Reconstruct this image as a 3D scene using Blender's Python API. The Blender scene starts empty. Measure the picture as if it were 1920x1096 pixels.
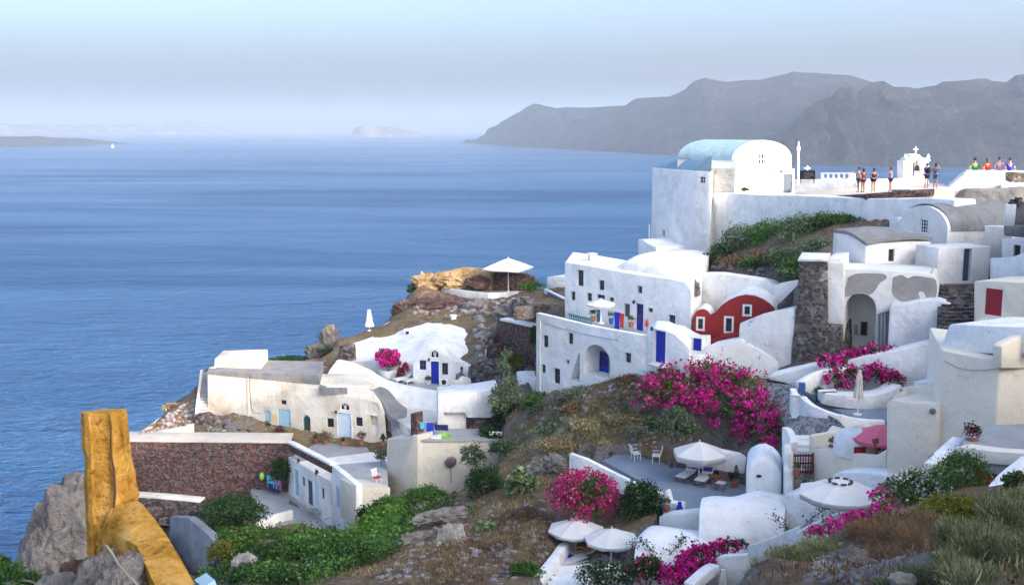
import bpy, bmesh, math, random
import numpy as np
from mathutils import Vector, Matrix, noise as mnoise

random.seed(7)
RNG = np.random.default_rng(11)
SC = bpy.context.scene
COL = SC.collection
R = math.radians
FOC = 2059.0                       # focal length in photo pixels (1920 wide)
TH = math.atan((548 - 240) / FOC)  # camera pitch
EYE = 100.0                        # metres above the sea
cT, sT = math.cos(TH), math.sin(TH)


# ------------------------------------------------------------------ survey helpers
def ray(px, py):
    u = (px - 960) / FOC
    v = (548 - py) / FOC
    return Vector((u, v * sT + cT, v * cT - sT))


def at(px, py, Y):
    d = ray(px, py)
    return Vector((0, 0, EYE)) + d * (Y / d.y)


def atz(px, py, z):
    d = ray(px, py)
    return Vector((0, 0, EYE)) + d * ((z - EYE) / d.z)


class Wall:
    """vertical plane through two surveyed points a, b (left to right)"""
    def __init__(s, a, b):
        s.a = at(*a) if not isinstance(a, Vector) else a.copy()
        s.b = at(*b) if not isinstance(b, Vector) else b.copy()
        t = s.b - s.a
        t.z = 0
        s.t = t.normalized()
        n = Vector((s.t.y, -s.t.x, 0))
        if n.dot(-s.a.xy.to_3d()) < 0:
            n = -n
        s.n = n

    def p(s, px, py, off=0.0):
        d = ray(px, py)
        o = Vector((0, 0, EYE))
        k = (s.a + s.n * off - o).dot(s.n) / d.dot(s.n)
        return o + d * k

    def sz(s, px, py):
        q = s.p(px, py)
        return (q - s.a).dot(s.t), q.z

    def w(s, u, z, off=0.0):
        q = s.a + s.t * u + s.n * off
        return Vector((q.x, q.y, z))

    def shift(s, off):
        return Wall(s.a + s.n * off, s.b + s.n * off)

    def rect(s, x0, y0, x1, y1):
        mx, my = (x0 + x1) / 2, (y0 + y1) / 2
        u0 = s.sz(x0, my)[0]
        u1 = s.sz(x1, my)[0]
        z1 = s.sz(mx, y0)[1]
        z0 = s.sz(mx, y1)[1]
        return min(u0, u1), max(u0, u1), z0, z1


# ------------------------------------------------------------------ object helpers
def mesh_from(verts, faces, mats=None, smooth=None):
    me = bpy.data.meshes.new('mesh')
    me.from_pydata([tuple(v) for v in verts], [], faces)
    me.update()
    if mats is not None:
        for m in (mats if isinstance(mats, (list, tuple)) else [mats]):
            me.materials.append(m)
    if smooth is not None:
        me.shade_smooth()
        me.set_sharp_from_angle(angle=R(smooth))
    return me


def link(name, me, parent=None, loc=None):
    o = bpy.data.objects.new(name, me)
    COL.objects.link(o)
    if parent is not None:
        o.parent = parent
    if loc is not None:
        o.location = loc
    return o


def tag(o, label, cat, group=None):
    o['label'] = label
    o['category'] = cat
    if group:
        o['group'] = group
    return o


def kind(o, k):
    o['kind'] = k
    return o


def thing(name, label, cat, loc, group=None, rz=0):
    o = bpy.data.objects.new(name, None)
    o.empty_display_size = 0.3
    COL.objects.link(o)
    o.location = loc
    o.rotation_euler = (0, 0, rz)
    return tag(o, label, cat, group)


def wloc(o):
    v = Vector((0, 0, 0))
    while o is not None:
        v = v + Vector(o.location)
        o = o.parent
    return v


def bm_obj(name, bm, mat, parent=None, smooth=40, bevel=0.0, seg=2, kindv=None):
    """bm in world coordinates -> ONE mesh object (origin at the parent's, or its own base)"""
    bmesh.ops.remove_doubles(bm, verts=bm.verts, dist=1e-5)
    bmesh.ops.recalc_face_normals(bm, faces=bm.faces)
    if bevel:
        es = [e for e in bm.edges if len(e.link_faces) == 2 and e.calc_face_angle(0) > R(35)]
        if es:
            bmesh.ops.bevel(bm, geom=es, offset=bevel, segments=seg, affect='EDGES', profile=0.5, clamp_overlap=True)
            bmesh.ops.remove_doubles(bm, verts=bm.verts, dist=1e-4)
    if parent is not None:
        org = wloc(parent)
    else:
        cs = [v.co for v in bm.verts]
        org = Vector((sum(c.x for c in cs) / len(cs), sum(c.y for c in cs) / len(cs), min(c.z for c in cs)))
    bm.transform(Matrix.Translation(-org))
    me = bpy.data.meshes.new(name)
    bm.to_mesh(me)
    bm.free()
    for m in (mat if isinstance(mat, (list, tuple)) else [mat]):
        me.materials.append(m)
    if smooth:
        me.shade_smooth()
        me.set_sharp_from_angle(angle=R(smooth))
    o = link(name, me, parent, None if parent is not None else org)
    return o


def children(o):
    return [c for c in o.children]


def copy_tree(o, parent=None):
    c = o.copy()
    COL.objects.link(c)
    c.parent = parent
    for ch in list(o.children):
        copy_tree(ch, c)
    return c


# ------------------------------------------------------------------ bmesh shapes (world coordinates)
def add_prism(bm, pts, ext, mi=0):
    a = [bm.verts.new(p) for p in pts]
    b = [bm.verts.new(Vector(p) + ext) for p in pts]
    fs = [bm.faces.new(a), bm.faces.new(list(reversed(b)))]
    n = len(a)
    for i in range(n):
        fs.append(bm.faces.new((a[i], b[i], b[(i + 1) % n], a[(i + 1) % n])))
    for f in fs:
        f.material_index = mi
    return fs


def add_box(bm, c, sx, sy, sz, rz=0.0, rx=0.0, ry=0.0):
    """centre c, full sizes"""
    M = Matrix.Translation(Vector(c)) @ Matrix.Rotation(rz, 4, 'Z') @ Matrix.Rotation(ry, 4, 'Y') @ Matrix.Rotation(rx, 4, 'X')
    vs = [bm.verts.new(M @ Vector((x * sx / 2, y * sy / 2, z * sz / 2))) for x in (-1, 1) for y in (-1, 1) for z in (-1, 1)]
    for q in ((0, 1, 3, 2), (4, 6, 7, 5), (0, 4, 5, 1), (2, 3, 7, 6), (0, 2, 6, 4), (1, 5, 7, 3)):
        bm.faces.new([vs[i] for i in q])


def add_tube(bm, pts, r, n=8, caps=True):
    pts = [Vector(p) for p in pts]
    rs = r if isinstance(r, (list, tuple)) else [r] * len(pts)
    rings = []
    for i, p in enumerate(pts):
        d = (pts[min(i + 1, len(pts) - 1)] - pts[max(i - 1, 0)]).normalized()
        a = d.orthogonal().normalized() if i == 0 else (prev - d * prev.dot(d)).normalized()
        prev = a
        b = d.cross(a)
        rings.append([bm.verts.new(p + (a * math.cos(k * 2 * math.pi / n) + b * math.sin(k * 2 * math.pi / n)) * rs[i]) for k in range(n)])
    for i in range(len(rings) - 1):
        for k in range(n):
            bm.faces.new((rings[i][k], rings[i][(k + 1) % n], rings[i + 1][(k + 1) % n], rings[i + 1][k]))
    if caps:
        bm.faces.new(list(reversed(rings[0])))
        bm.faces.new(rings[-1])


def add_lathe(bm, prof, c, n=16, ang=0.0):
    """prof: (r, z) from bottom to top"""
    c = Vector(c)
    rings = []
    for r, z in prof:
        if r < 1e-4:
            rings.append([bm.verts.new(c + Vector((0, 0, z)))])
        else:
            rings.append([bm.verts.new(c + Vector((r * math.cos(ang + k * 2 * math.pi / n), r * math.sin(ang + k * 2 * math.pi / n), z))) for k in range(n)])
    for i in range(len(rings) - 1):
        A, B_ = rings[i], rings[i + 1]
        for k in range(n):
            k2 = (k + 1) % n
            if len(A) == 1 and len(B_) == 1:
                continue
            if len(A) == 1:
                bm.faces.new((A[0], B_[k2], B_[k]))
            elif len(B_) == 1:
                bm.faces.new((A[k], A[k2], B_[0]))
            else:
                bm.faces.new((A[k], A[k2], B_[k2], B_[k]))
    if len(rings[0]) > 1:
        bm.faces.new(list(reversed(rings[0])))
    if len(rings[-1]) > 1:
        bm.faces.new(rings[-1])


def add_ellipsoid(bm, c, rx, ry, rz, sub=2, M=None):
    r = bmesh.ops.create_icosphere(bm, subdivisions=sub, radius=1.0)
    for v in r['verts']:
        p = Vector((v.co.x * rx, v.co.y * ry, v.co.z * rz))
        if M is not None:
            p = M @ p
        v.co = p + Vector(c)


def spline(pts, per=6):
    """Catmull-Rom through points"""
    P = [Vector(p) for p in pts]
    P = [P[0] * 2 - P[1]] + P + [P[-1] * 2 - P[-2]]
    out = []
    for i in range(1, len(P) - 2):
        for k in range(per):
            t = k / per
            a, b, c, d = P[i - 1], P[i], P[i + 1], P[i + 2]
            out.append(0.5 * ((2 * b) + (c - a) * t + (2 * a - 5 * b + 4 * c - d) * t * t + (3 * b - a - 3 * c + d) * t ** 3))
    out.append(P[-2])
    return out


def add_loft(bm, rows, per_u=5, per_v=5, down=1.5, jit=0.0, dvec=None):
    """smooth sheet through rows of points, given real thickness by a skirt of depth `down`"""
    g = [spline(r, per_u) for r in rows]
    m = len(g[0])
    cols = [spline([r[i] for r in g], per_v) for i in range(m)]
    n = len(cols[0])
    dv = dvec if dvec is not None else Vector((0, 0, -down))
    V = [[None] * m for _ in range(n)]
    L = [[None] * m for _ in range(n)]
    for j in range(n):
        for i in range(m):
            p = cols[i][j]
            if jit:
                p = p + Vector((0, 0, jit * mnoise.noise(p * 0.6)))
            V[j][i] = bm.verts.new(p)
            L[j][i] = bm.verts.new(p + dv)
    for j in range(n - 1):
        for i in range(m - 1):
            bm.faces.new((V[j][i], V[j][i + 1], V[j + 1][i + 1], V[j + 1][i]))
            bm.faces.new((L[j][i], L[j + 1][i], L[j + 1][i + 1], L[j][i + 1]))
    for i in range(m - 1):
        bm.faces.new((V[0][i], L[0][i], L[0][i + 1], V[0][i + 1]))
        bm.faces.new((V[n - 1][i], V[n - 1][i + 1], L[n - 1][i + 1], L[n - 1][i]))
    for j in range(n - 1):
        bm.faces.new((V[j][0], V[j + 1][0], L[j + 1][0], L[j][0]))
        bm.faces.new((V[j][m - 1], L[j][m - 1], L[j + 1][m - 1], V[j + 1][m - 1]))


def arch_pts(wall, x0, y0, x1, y1, n=14, k=1.0):
    """outline (wall u,z) of a rectangle with a round head reaching y0; k = head height / half width"""
    u0, u1, z0, z1 = wall.rect(x0, y0, x1, y1)
    hw = (u1 - u0) / 2
    hh = min(hw * k, (z1 - z0) * 0.98)
    zs = z1 - hh
    pts = [(u0, z0), (u1, z0)]
    for i in range(n + 1):
        a = math.pi * i / n
        pts.append((u0 + hw + hw * math.cos(a), zs + hh * math.sin(a)))
    return pts


CARVES = {}       # obj -> bmesh of cutters (world coordinates)
SKIN = []         # objects with modifiers to be applied at the end


def carve(obj, wall, pts_uz, depth, out=0.35):
    bm = CARVES.setdefault(obj, bmesh.new())
    pts = [wall.w(u, z, out) for u, z in pts_uz]
    add_prism(bm, pts, -wall.n * (depth + out))


def flush_carves():
    tmp = []
    for o, bm in CARVES.items():
        bmesh.ops.recalc_face_normals(bm, faces=bm.faces)
        bm.transform(Matrix.Translation(-wloc(o)))
        me = bpy.data.meshes.new('cut')
        bm.to_mesh(me)
        bm.free()
        c = bpy.data.objects.new('cut', me)
        COL.objects.link(c)
        c.location = wloc(o)
        m = o.modifiers.new('cut', 'BOOLEAN')
        m.operation = 'DIFFERENCE'
        m.solver = 'EXACT'
        m.use_self = True
        m.object = c
        tmp.append((o, c, m))
    bpy.context.view_layer.update()
    dg = bpy.context.evaluated_depsgraph_get()
    new = [(o, bpy.data.meshes.new_from_object(o.evaluated_get(dg))) for o in [t[0] for t in tmp] + SKIN]
    for o, me in new:
        if len(me.polygons) == 0:
            print('EMPTY AFTER APPLY', o.name)
            o.modifiers.clear()
            continue
        o.modifiers.clear()
        o.data = me
        if o not in SKIN:
            me.shade_smooth()
            me.set_sharp_from_angle(angle=R(38))
    for o, c, m in tmp:
        bpy.data.objects.remove(c)
# ------------------------------------------------------------------ materials
class NT:
    def __init__(s, name):
        s.m = bpy.data.materials.new(name)
        s.m.use_nodes = True
        s.t = s.m.node_tree
        s.b = s.t.nodes['Principled BSDF']
        s.geo = s.t.nodes.new('ShaderNodeNewGeometry')

    def n(s, typ, **kw):
        x = s.t.nodes.new('ShaderNode' + typ)
        for k, v in kw.items():
            if k.startswith('i_'):
                x.inputs[k[2:].replace('_', ' ')].default_value = v
            else:
                setattr(x, k, v)
        return x

    def l(s, a, b):
        s.t.links.new(a, b)

    def noise(s, scale, detail=4, rough=0.55, vec=None, stretch=None, dist=0.0):
        v = vec if vec is not None else s.geo.outputs['Position']
        if stretch is not None:
            mp = s.n('Mapping')
            mp.inputs['Scale'].default_value = stretch
            s.l(v, mp.inputs['Vector'])
            v = mp.outputs['Vector']
        x = s.n('TexNoise')
        x.inputs['Scale'].default_value = scale
        x.inputs['Detail'].default_value = detail
        x.inputs['Roughness'].default_value = rough
        x.inputs['Distortion'].default_value = dist
        s.l(v, x.inputs['Vector'])
        return x.outputs['Fac']

    def ramp(s, fac, stops, interp='LINEAR'):
        r = s.n('ValToRGB')
        r.color_ramp.interpolation = interp
        el = r.color_ramp.elements
        while len(el) < len(stops):
            el.new(0.5)
        for e, (p, c) in zip(el, stops):
            e.position = p
            e.color = (*c, 1) if len(c) == 3 else c
        s.l(fac, r.inputs['Fac'])
        return r.outputs['Color']

    def mix(s, fac, a, b, mode='MIX'):
        x = s.n('Mix', data_type='RGBA', blend_type=mode)
        for sock, val in ((x.inputs['Factor'], fac), (x.inputs['A'], a), (x.inputs['B'], b)):
            if hasattr(val, 'is_linked') or hasattr(val, 'links'):
                s.l(val, sock)
            elif isinstance(val, (int, float)):
                sock.default_value = val
            else:
                sock.default_value = (*val, 1)
        # the Mix node has several sockets called A/B/Factor: use the RGBA ones
        return [o for o in x.outputs if o.type == 'RGBA'][0]

    def bump(s, h, dist=0.02, strength=1.0):
        b = s.n('Bump')
        b.inputs['Distance'].default_value = dist
        b.inputs['Strength'].default_value = strength
        s.l(h, b.inputs['Height'])
        s.l(b.outputs['Normal'], s.b.inputs['Normal'])
        return b


def _mix(s, fac, a, b, mode='MIX'):
    x = s.t.nodes.new('ShaderNodeMix')
    x.data_type = 'RGBA'
    x.blend_type = mode
    ins = [i for i in x.inputs if i.enabled]
    f = [i for i in x.inputs if i.name == 'Factor' and i.type == 'VALUE'][0]
    A = [i for i in x.inputs if i.name == 'A' and i.type == 'RGBA'][0]
    Bq = [i for i in x.inputs if i.name == 'B' and i.type == 'RGBA'][0]
    for sock, val in ((f, fac), (A, a), (Bq, b)):
        if isinstance(val, bpy.types.NodeSocket):
            s.l(val, sock)
        elif isinstance(val, (int, float)):
            sock.default_value = val
        else:
            sock.default_value = (*val, 1)
    return [o for o in x.outputs if o.type == 'RGBA'][0]


NT.mix = _mix
M = {}


def plaster(name, base, dirt, amount=0.5, scale=0.5, rough=0.85, bumpd=0.03, spots=None):
    s = NT(name)
    big = s.noise(scale, 5, 0.6)
    fine = s.noise(9, 3, 0.6)
    streak = s.noise(1.0, 4, 0.6, stretch=(2.2, 2.2, 0.35))
    f1 = s.ramp(big, [(0.42, (0, 0, 0)), (0.75, (amount, amount, amount))])
    c = s.mix(f1, base, dirt)
    f2 = s.ramp(streak, [(0.55, (0, 0, 0)), (0.8, (amount * 0.8,) * 3)])
    c = s.mix(f2, c, dirt)
    f3 = s.ramp(fine, [(0.3, (0.93, 0.93, 0.93)), (0.7, (1, 1, 1))])
    c = s.mix(1.0, c, f3, 'MULTIPLY')
    if spots:
        sp = s.noise(spots[1], 6, 0.65)
        f4 = s.ramp(sp, [(spots[2], (0, 0, 0)), (spots[2] + 0.04, (1, 1, 1))])
        c = s.mix(f4, c, spots[0])
    cv = s.n('TexVoronoi', feature='DISTANCE_TO_EDGE')
    cv.inputs['Scale'].default_value = 0.55
    wn_ = s.n('TexNoise')
    wn_.inputs['Scale'].default_value = 1.6
    wn_.inputs['Detail'].default_value = 5
    s.l(s.geo.outputs['Position'], wn_.inputs['Vector'])
    wa = s.n('VectorMath', operation='MULTIPLY_ADD')
    s.l(wn_.outputs['Color'], wa.inputs[0])
    wa.inputs[1].default_value = (1.1, 1.1, 1.1)
    s.l(s.geo.outputs['Position'], wa.inputs[2])
    s.l(wa.outputs[0], cv.inputs['Vector'])
    cr = s.ramp(cv.outputs['Distance'], [(0.0, (1, 1, 1)), (0.012, (0, 0, 0))])
    cm = s.mix(1.0, cr, s.ramp(big, [(0.5, (0, 0, 0)), (0.6, (0.55, 0.55, 0.55))]), 'MULTIPLY')
    c = s.mix(cm, c, tuple(x * 0.6 for x in dirt))
    s.l(c, s.b.inputs['Base Color'])
    s.b.inputs['Roughness'].default_value = rough
    s.b.inputs['Specular IOR Level'].default_value = 0.2
    h = s.noise(1.4, 5, 0.6)
    s.bump(h, bumpd * 3)
    M[name] = s.m
    return s.m


def masonry(name, cols, mortar, scale=3.2, mort=0.07, bumpd=0.08, squash=1.5, pl=None, rnd=1.0):
    """rubble masonry: voronoi stones with joints; pl=(colour, scale, threshold) leaves patches of plaster on it"""
    s = NT(name)
    mp = s.n('Mapping')
    mp.inputs['Scale'].default_value = (1, 1, squash)
    wob = s.n('TexNoise')
    wob.inputs['Scale'].default_value = 2.0
    s.l(s.geo.outputs['Position'], wob.inputs['Vector'])
    add = s.n('VectorMath', operation='MULTIPLY_ADD')
    s.l(wob.outputs['Color'], add.inputs[0])
    add.inputs[1].default_value = (0.25, 0.25, 0.25)
    s.l(s.geo.outputs['Position'], add.inputs[2])
    s.l(add.outputs[0], mp.inputs['Vector'])
    v1 = s.n('TexVoronoi', feature='DISTANCE_TO_EDGE')
    v1.inputs['Scale'].default_value = scale
    v1.inputs['Randomness'].default_value = rnd
    v2 = s.n('TexVoronoi', feature='F1')
    v2.inputs['Scale'].default_value = scale
    v2.inputs['Randomness'].default_value = rnd
    s.l(mp.outputs[0], v1.inputs['Vector'])
    s.l(mp.outputs[0], v2.inputs['Vector'])
    sep = s.n('SeparateColor')
    s.l(v2.outputs['Color'], sep.inputs[0])
    k = len(cols)
    c = s.ramp(sep.outputs[0], [(i / k, col) for i, col in enumerate(cols)], 'CONSTANT')
    f = s.noise(7, 4, 0.6)
    c = s.mix(0.5, c, s.ramp(f, [(0.3, (0.5, 0.5, 0.5)), (0.75, (1.2, 1.2, 1.2))]), 'MULTIPLY')
    e = s.ramp(v1.outputs['Distance'], [(0.0, (0, 0, 0)), (mort, (1, 1, 1))])
    c = s.mix(e, mortar, c)
    if pl:
        sp = s.noise(pl[1], 6, 0.65)
        c = s.mix(s.ramp(sp, [(pl[2], (0, 0, 0)), (pl[2] + 0.05, (1, 1, 1))]), c, pl[0])
    s.l(c, s.b.inputs['Base Color'])
    s.b.inputs['Roughness'].default_value = 0.9
    s.b.inputs['Specular IOR Level'].default_value = 0.2
    s.bump(e, bumpd)
    M[name] = s.m
    return s.m


def plain(name, col, rough=0.6, var=0.12, metal=0.0, scale=6, spec=0.4, trans=0.0):
    s = NT(name)
    f = s.noise(scale, 4, 0.6)
    lo = tuple(x * (1 - var) for x in col)
    hi = tuple(min(1, x * (1 + var)) for x in col)
    c = s.ramp(f, [(0.3, lo), (0.7, hi)])
    s.l(c, s.b.inputs['Base Color'])
    s.b.inputs['Roughness'].default_value = rough
    s.b.inputs['Metallic'].default_value = metal
    s.b.inputs['Specular IOR Level'].default_value = spec
    if trans:
        tr = s.n('BsdfTranslucent')
        s.l(c, tr.inputs['Color'])
        mx = s.n('MixShader')
        mx.inputs[0].default_value = trans
        s.l(s.b.outputs[0], mx.inputs[1])
        s.l(tr.outputs[0], mx.inputs[2])
        s.l(mx.outputs[0], s.t.nodes['Material Output'].inputs['Surface'])
    M[name] = s.m
    return s.m


def tinted(name, rough=0.75, trans=0.25, spec=0.15):
    """leaf / blade / petal material: colour from the mesh's own 'tint' attribute"""
    s = NT(name)
    a = s.n('Attribute')
    a.attribute_name = 'tint'
    s.l(a.outputs['Color'], s.b.inputs['Base Color'])
    s.b.inputs['Roughness'].default_value = rough
    s.b.inputs['Specular IOR Level'].default_value = spec
    tr = s.n('BsdfTranslucent')
    s.l(a.outputs['Color'], tr.inputs['Color'])
    mx = s.n('MixShader')
    mx.inputs[0].default_value = trans
    s.l(s.b.outputs[0], mx.inputs[1])
    s.l(tr.outputs[0], mx.inputs[2])
    s.l(mx.outputs[0], s.t.nodes['Material Output'].inputs['Surface'])
    M[name] = s.m


plaster('white', (0.82, 0.82, 0.81), (0.48, 0.46, 0.44), 0.58, 0.8, bumpd=0.045, spots=((0.62, 0.61, 0.6), 2.0, 0.64))
plaster('white_clean', (0.83, 0.83, 0.82), (0.52, 0.52, 0.51), 0.5, 0.8, bumpd=0.045, spots=((0.66, 0.66, 0.66), 2.2, 0.64))
plaster('white_worn', (0.78, 0.77, 0.75), (0.45, 0.43, 0.40), 0.6, 0.7, spots=((0.36, 0.37, 0.40), 1.3, 0.66))
plaster('white_flaked', (0.80, 0.80, 0.79), (0.52, 0.5, 0.48), 0.45, 0.7, spots=((0.40, 0.42, 0.47), 2.4, 0.61))
plaster('patchy', (0.77, 0.76, 0.73), (0.5, 0.47, 0.43), 0.5, 0.5)
plaster('bare_render', (0.36, 0.335, 0.31), (0.25, 0.235, 0.22), 0.6, 1.2)
plaster('cream', (0.80, 0.725, 0.60), (0.66, 0.58, 0.47), 0.3)
plaster('cream_dark', (0.70, 0.64, 0.55), (0.58, 0.52, 0.44), 0.3)
plaster('beige', (0.74, 0.69, 0.60), (0.46, 0.39, 0.30), 0.95, 0.45, spots=((0.62, 0.47, 0.29), 0.33, 0.66))
plaster('grey_plaster', (0.20, 0.22, 0.25), (0.10, 0.11, 0.12), 0.8, 0.9)
plaster('beige_grey', (0.58, 0.55, 0.48), (0.42, 0.38, 0.32), 0.5, 0.5)
plaster('pale_blue_roof', (0.24, 0.36, 0.44), (0.36, 0.45, 0.50), 0.6, 0.8)
plaster('grey_roof', (0.25, 0.25, 0.255), (0.14, 0.14, 0.145), 0.8, 0.6, bumpd=0.05)
plaster('grey_floor', (0.36, 0.37, 0.38), (0.24, 0.24, 0.25), 0.6, 0.8)
plaster('blue_floor', (0.22, 0.26, 0.32), (0.32, 0.34, 0.38), 0.5, 1.0)
plaster('path_floor', (0.55, 0.51, 0.45), (0.36, 0.32, 0.28), 0.6, 0.8)
plaster('red_plaster', (0.30, 0.035, 0.035), (0.22, 0.03, 0.03), 0.5, 0.8)
plaster('ochre', (0.66, 0.40, 0.13), (0.42, 0.22, 0.07), 0.7, 0.7, bumpd=0.1)
masonry('red_stone', [(0.13, 0.05, 0.045), (0.09, 0.075, 0.08), (0.20, 0.085, 0.07), (0.16, 0.13, 0.125), (0.06, 0.05, 0.055), (0.24, 0.13, 0.10), (0.22, 0.18, 0.17)], (0.11, 0.09, 0.085), 5.6, 0.07)
masonry('grey_stone', [(0.10, 0.085, 0.075), (0.19, 0.165, 0.14), (0.07, 0.06, 0.055), (0.26, 0.23, 0.20), (0.14, 0.10, 0.08)], (0.33, 0.30, 0.27), 4.2, 0.12, pl=((0.42, 0.40, 0.375), 0.9, 0.60))
masonry('dark_stone', [(0.07, 0.055, 0.055), (0.12, 0.10, 0.10), (0.17, 0.12, 0.11), (0.05, 0.045, 0.05), (0.22, 0.2, 0.19)], (0.14, 0.12, 0.115), 3.0, 0.07)
masonry('cobbles', [(0.16, 0.155, 0.16), (0.23, 0.22, 0.22), (0.11, 0.11, 0.115), (0.30, 0.29, 0.28)], (0.42, 0.41, 0.40), 3.4, 0.10, 0.03, 1.0)
plain('blue', (0.012, 0.022, 0.36), 0.45)
plain('blue_worn', (0.04, 0.10, 0.30), 0.55)
plain('sky_blue', (0.30, 0.47, 0.60), 0.6)
plain('pale_blue', (0.52, 0.63, 0.72), 0.6)
plain('teal', (0.10, 0.22, 0.24), 0.6)
plain('slate_blue', (0.055, 0.075, 0.12), 0.5)
plain('dark_green', (0.03, 0.055, 0.055), 0.6)
plain('red_paint', (0.28, 0.012, 0.025), 0.5)
plain('white_paint', (0.78, 0.78, 0.77), 0.5, 0.04)
plain('cream_paint', (0.66, 0.6, 0.48), 0.5, 0.06)
plain('glass', (0.022, 0.028, 0.036), 0.12, 0.3, spec=0.6)
plain('void', (0.03, 0.028, 0.028), 0.9)
plain('wine_paint', (0.10, 0.010, 0.02), 0.5)
plain('wood', (0.16, 0.075, 0.045), 0.6, 0.25, scale=12)
plain('wood_dark', (0.085, 0.04, 0.03), 0.6, 0.25, scale=12)
plain('bark', (0.17, 0.145, 0.12), 0.9, 0.35, scale=8)
plain('metal', (0.25, 0.25, 0.26), 0.4, 0.1, 0.7)
plain('dark_metal', (0.04, 0.04, 0.045), 0.5, 0.2, 0.3)
plain('canvas', (0.80, 0.79, 0.77), 0.8, 0.05, trans=0.25)
plain('canvas_cream', (0.74, 0.70, 0.62), 0.8, 0.05, trans=0.25)
plain('canvas_pink', (0.86, 0.22, 0.31), 0.8, 0.08, trans=0.3)
plain('cloth_blue', (0.015, 0.03, 0.42), 0.85)
plain('cloth_red', (0.42, 0.03, 0.03), 0.85)
plain('cloth_purple', (0.12, 0.03, 0.28), 0.85)
plain('cloth_cyan', (0.10, 0.40, 0.55), 0.85)
plain('cloth_green', (0.02, 0.20, 0.06), 0.85)
plain('cloth_navy', (0.015, 0.02, 0.09), 0.85)
plain('cloth_black', (0.012, 0.012, 0.015), 0.85)
plain('cloth_lilac', (0.28, 0.18, 0.42), 0.85)
plain('cloth_white', (0.68, 0.66, 0.64), 0.85)
plain('cloth_orange', (0.5, 0.13, 0.03), 0.85)
plain('cloth_denim', (0.07, 0.13, 0.24), 0.85)
plain('cloth_wine', (0.16, 0.02, 0.05), 0.85)
plain('lime', (0.25, 0.55, 0.08), 0.7)
plain('skin', (0.42, 0.22, 0.14), 0.6, 0.06)
plain('hair_dark', (0.02, 0.012, 0.008), 0.6)
plain('hair_brown', (0.07, 0.035, 0.018), 0.6)
plain('rope', (0.26, 0.23, 0.18), 0.85)
plain('terracotta', (0.32, 0.11, 0.06), 0.8)
plain('bronze', (0.07, 0.05, 0.03), 0.4, 0.2, 0.8)
tinted('leaf')
tinted('petal', 0.7, 0.35)
tinted('straw', 0.85, 0.2)


def ground_material():
    s = NT('ground')
    n1 = s.noise(0.22, 6, 0.6)
    n2 = s.noise(1.6, 6, 0.65)
    n3 = s.noise(6.0, 5, 0.7)
    soil = s.ramp(n2, [(0.3, (0.085, 0.058, 0.042)), (0.5, (0.17, 0.12, 0.08)), (0.62, (0.24, 0.19, 0.14)), (0.75, (0.34, 0.30, 0.25))])
    straw = s.ramp(n3, [(0.3, (0.14, 0.10, 0.05)), (0.7, (0.30, 0.24, 0.13))])
    c = s.mix(s.ramp(n1, [(0.45, (0, 0, 0)), (0.6, (0.75, 0.75, 0.75))]), soil, straw)
    rock = s.ramp(n3, [(0.3, (0.11, 0.10, 0.10)), (0.5, (0.22, 0.20, 0.19)), (0.8, (0.36, 0.34, 0.32))])
    # rock where the ground is steep
    sep = s.n('SeparateXYZ')
    s.l(s.geo.outputs['True Normal'], sep.inputs[0])
    st = s.n('MapRange')
    st.inputs['From Min'].default_value = 0.86
    st.inputs['From Max'].default_value = 0.62
    s.l(sep.outputs['Z'], st.inputs['Value'])
    c = s.mix(st.outputs[0], c, rock)
    v = s.n('TexVoronoi', feature='F1')
    v.inputs['Scale'].default_value = 2.2
    s.l(s.geo.outputs['Position'], v.inputs['Vector'])
    st2 = s.ramp(v.outputs['Distance'], [(0.10, (1, 1, 1)), (0.2, (0, 0, 0))])
    c = s.mix(st2, c, (0.34, 0.31, 0.29))
    s.l(c, s.b.inputs['Base Color'])
    s.b.inputs['Roughness'].default_value = 0.95
    s.b.inputs['Specular IOR Level'].default_value = 0.15
    hh = s.n('Math', operation='ADD')
    s.l(n2, hh.inputs[0])
    s.l(n3, hh.inputs[1])
    s.bump(hh.outputs[0], 0.25)
    M['ground'] = s.m


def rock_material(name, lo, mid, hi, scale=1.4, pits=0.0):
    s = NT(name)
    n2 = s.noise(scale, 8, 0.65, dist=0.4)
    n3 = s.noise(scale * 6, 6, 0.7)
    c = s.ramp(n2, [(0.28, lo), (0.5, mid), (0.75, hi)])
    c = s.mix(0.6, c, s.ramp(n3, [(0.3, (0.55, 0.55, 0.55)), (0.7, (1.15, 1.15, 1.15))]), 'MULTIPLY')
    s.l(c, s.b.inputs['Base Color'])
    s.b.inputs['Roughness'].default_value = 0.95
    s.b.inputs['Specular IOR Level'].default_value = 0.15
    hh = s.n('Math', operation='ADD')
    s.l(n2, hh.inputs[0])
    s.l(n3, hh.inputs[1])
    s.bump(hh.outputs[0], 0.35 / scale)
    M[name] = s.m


ground_material()
rock_material('rock', (0.10, 0.09, 0.085), (0.24, 0.22, 0.20), (0.42, 0.39, 0.35))
rock_material('rock_grey', (0.10, 0.09, 0.09), (0.26, 0.24, 0.235), (0.40, 0.38, 0.37), 2.0)
rock_material('rubble', (0.16, 0.15, 0.16), (0.34, 0.32, 0.335), (0.60, 0.58, 0.58), 2.5)
rock_material('rock_pale', (0.22, 0.20, 0.18), (0.48, 0.45, 0.40), (0.62, 0.59, 0.52), 1.2)
rock_material('rock_red', (0.07, 0.045, 0.042), (0.16, 0.10, 0.09), (0.30, 0.22, 0.19), 1.2)
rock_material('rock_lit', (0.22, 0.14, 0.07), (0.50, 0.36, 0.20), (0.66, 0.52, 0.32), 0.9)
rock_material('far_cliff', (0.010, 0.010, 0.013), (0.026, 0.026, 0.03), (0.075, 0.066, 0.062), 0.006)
rock_material('far_island', (0.05, 0.047, 0.05), (0.15, 0.13, 0.125), (0.55, 0.46, 0.42), 0.004)


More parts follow.
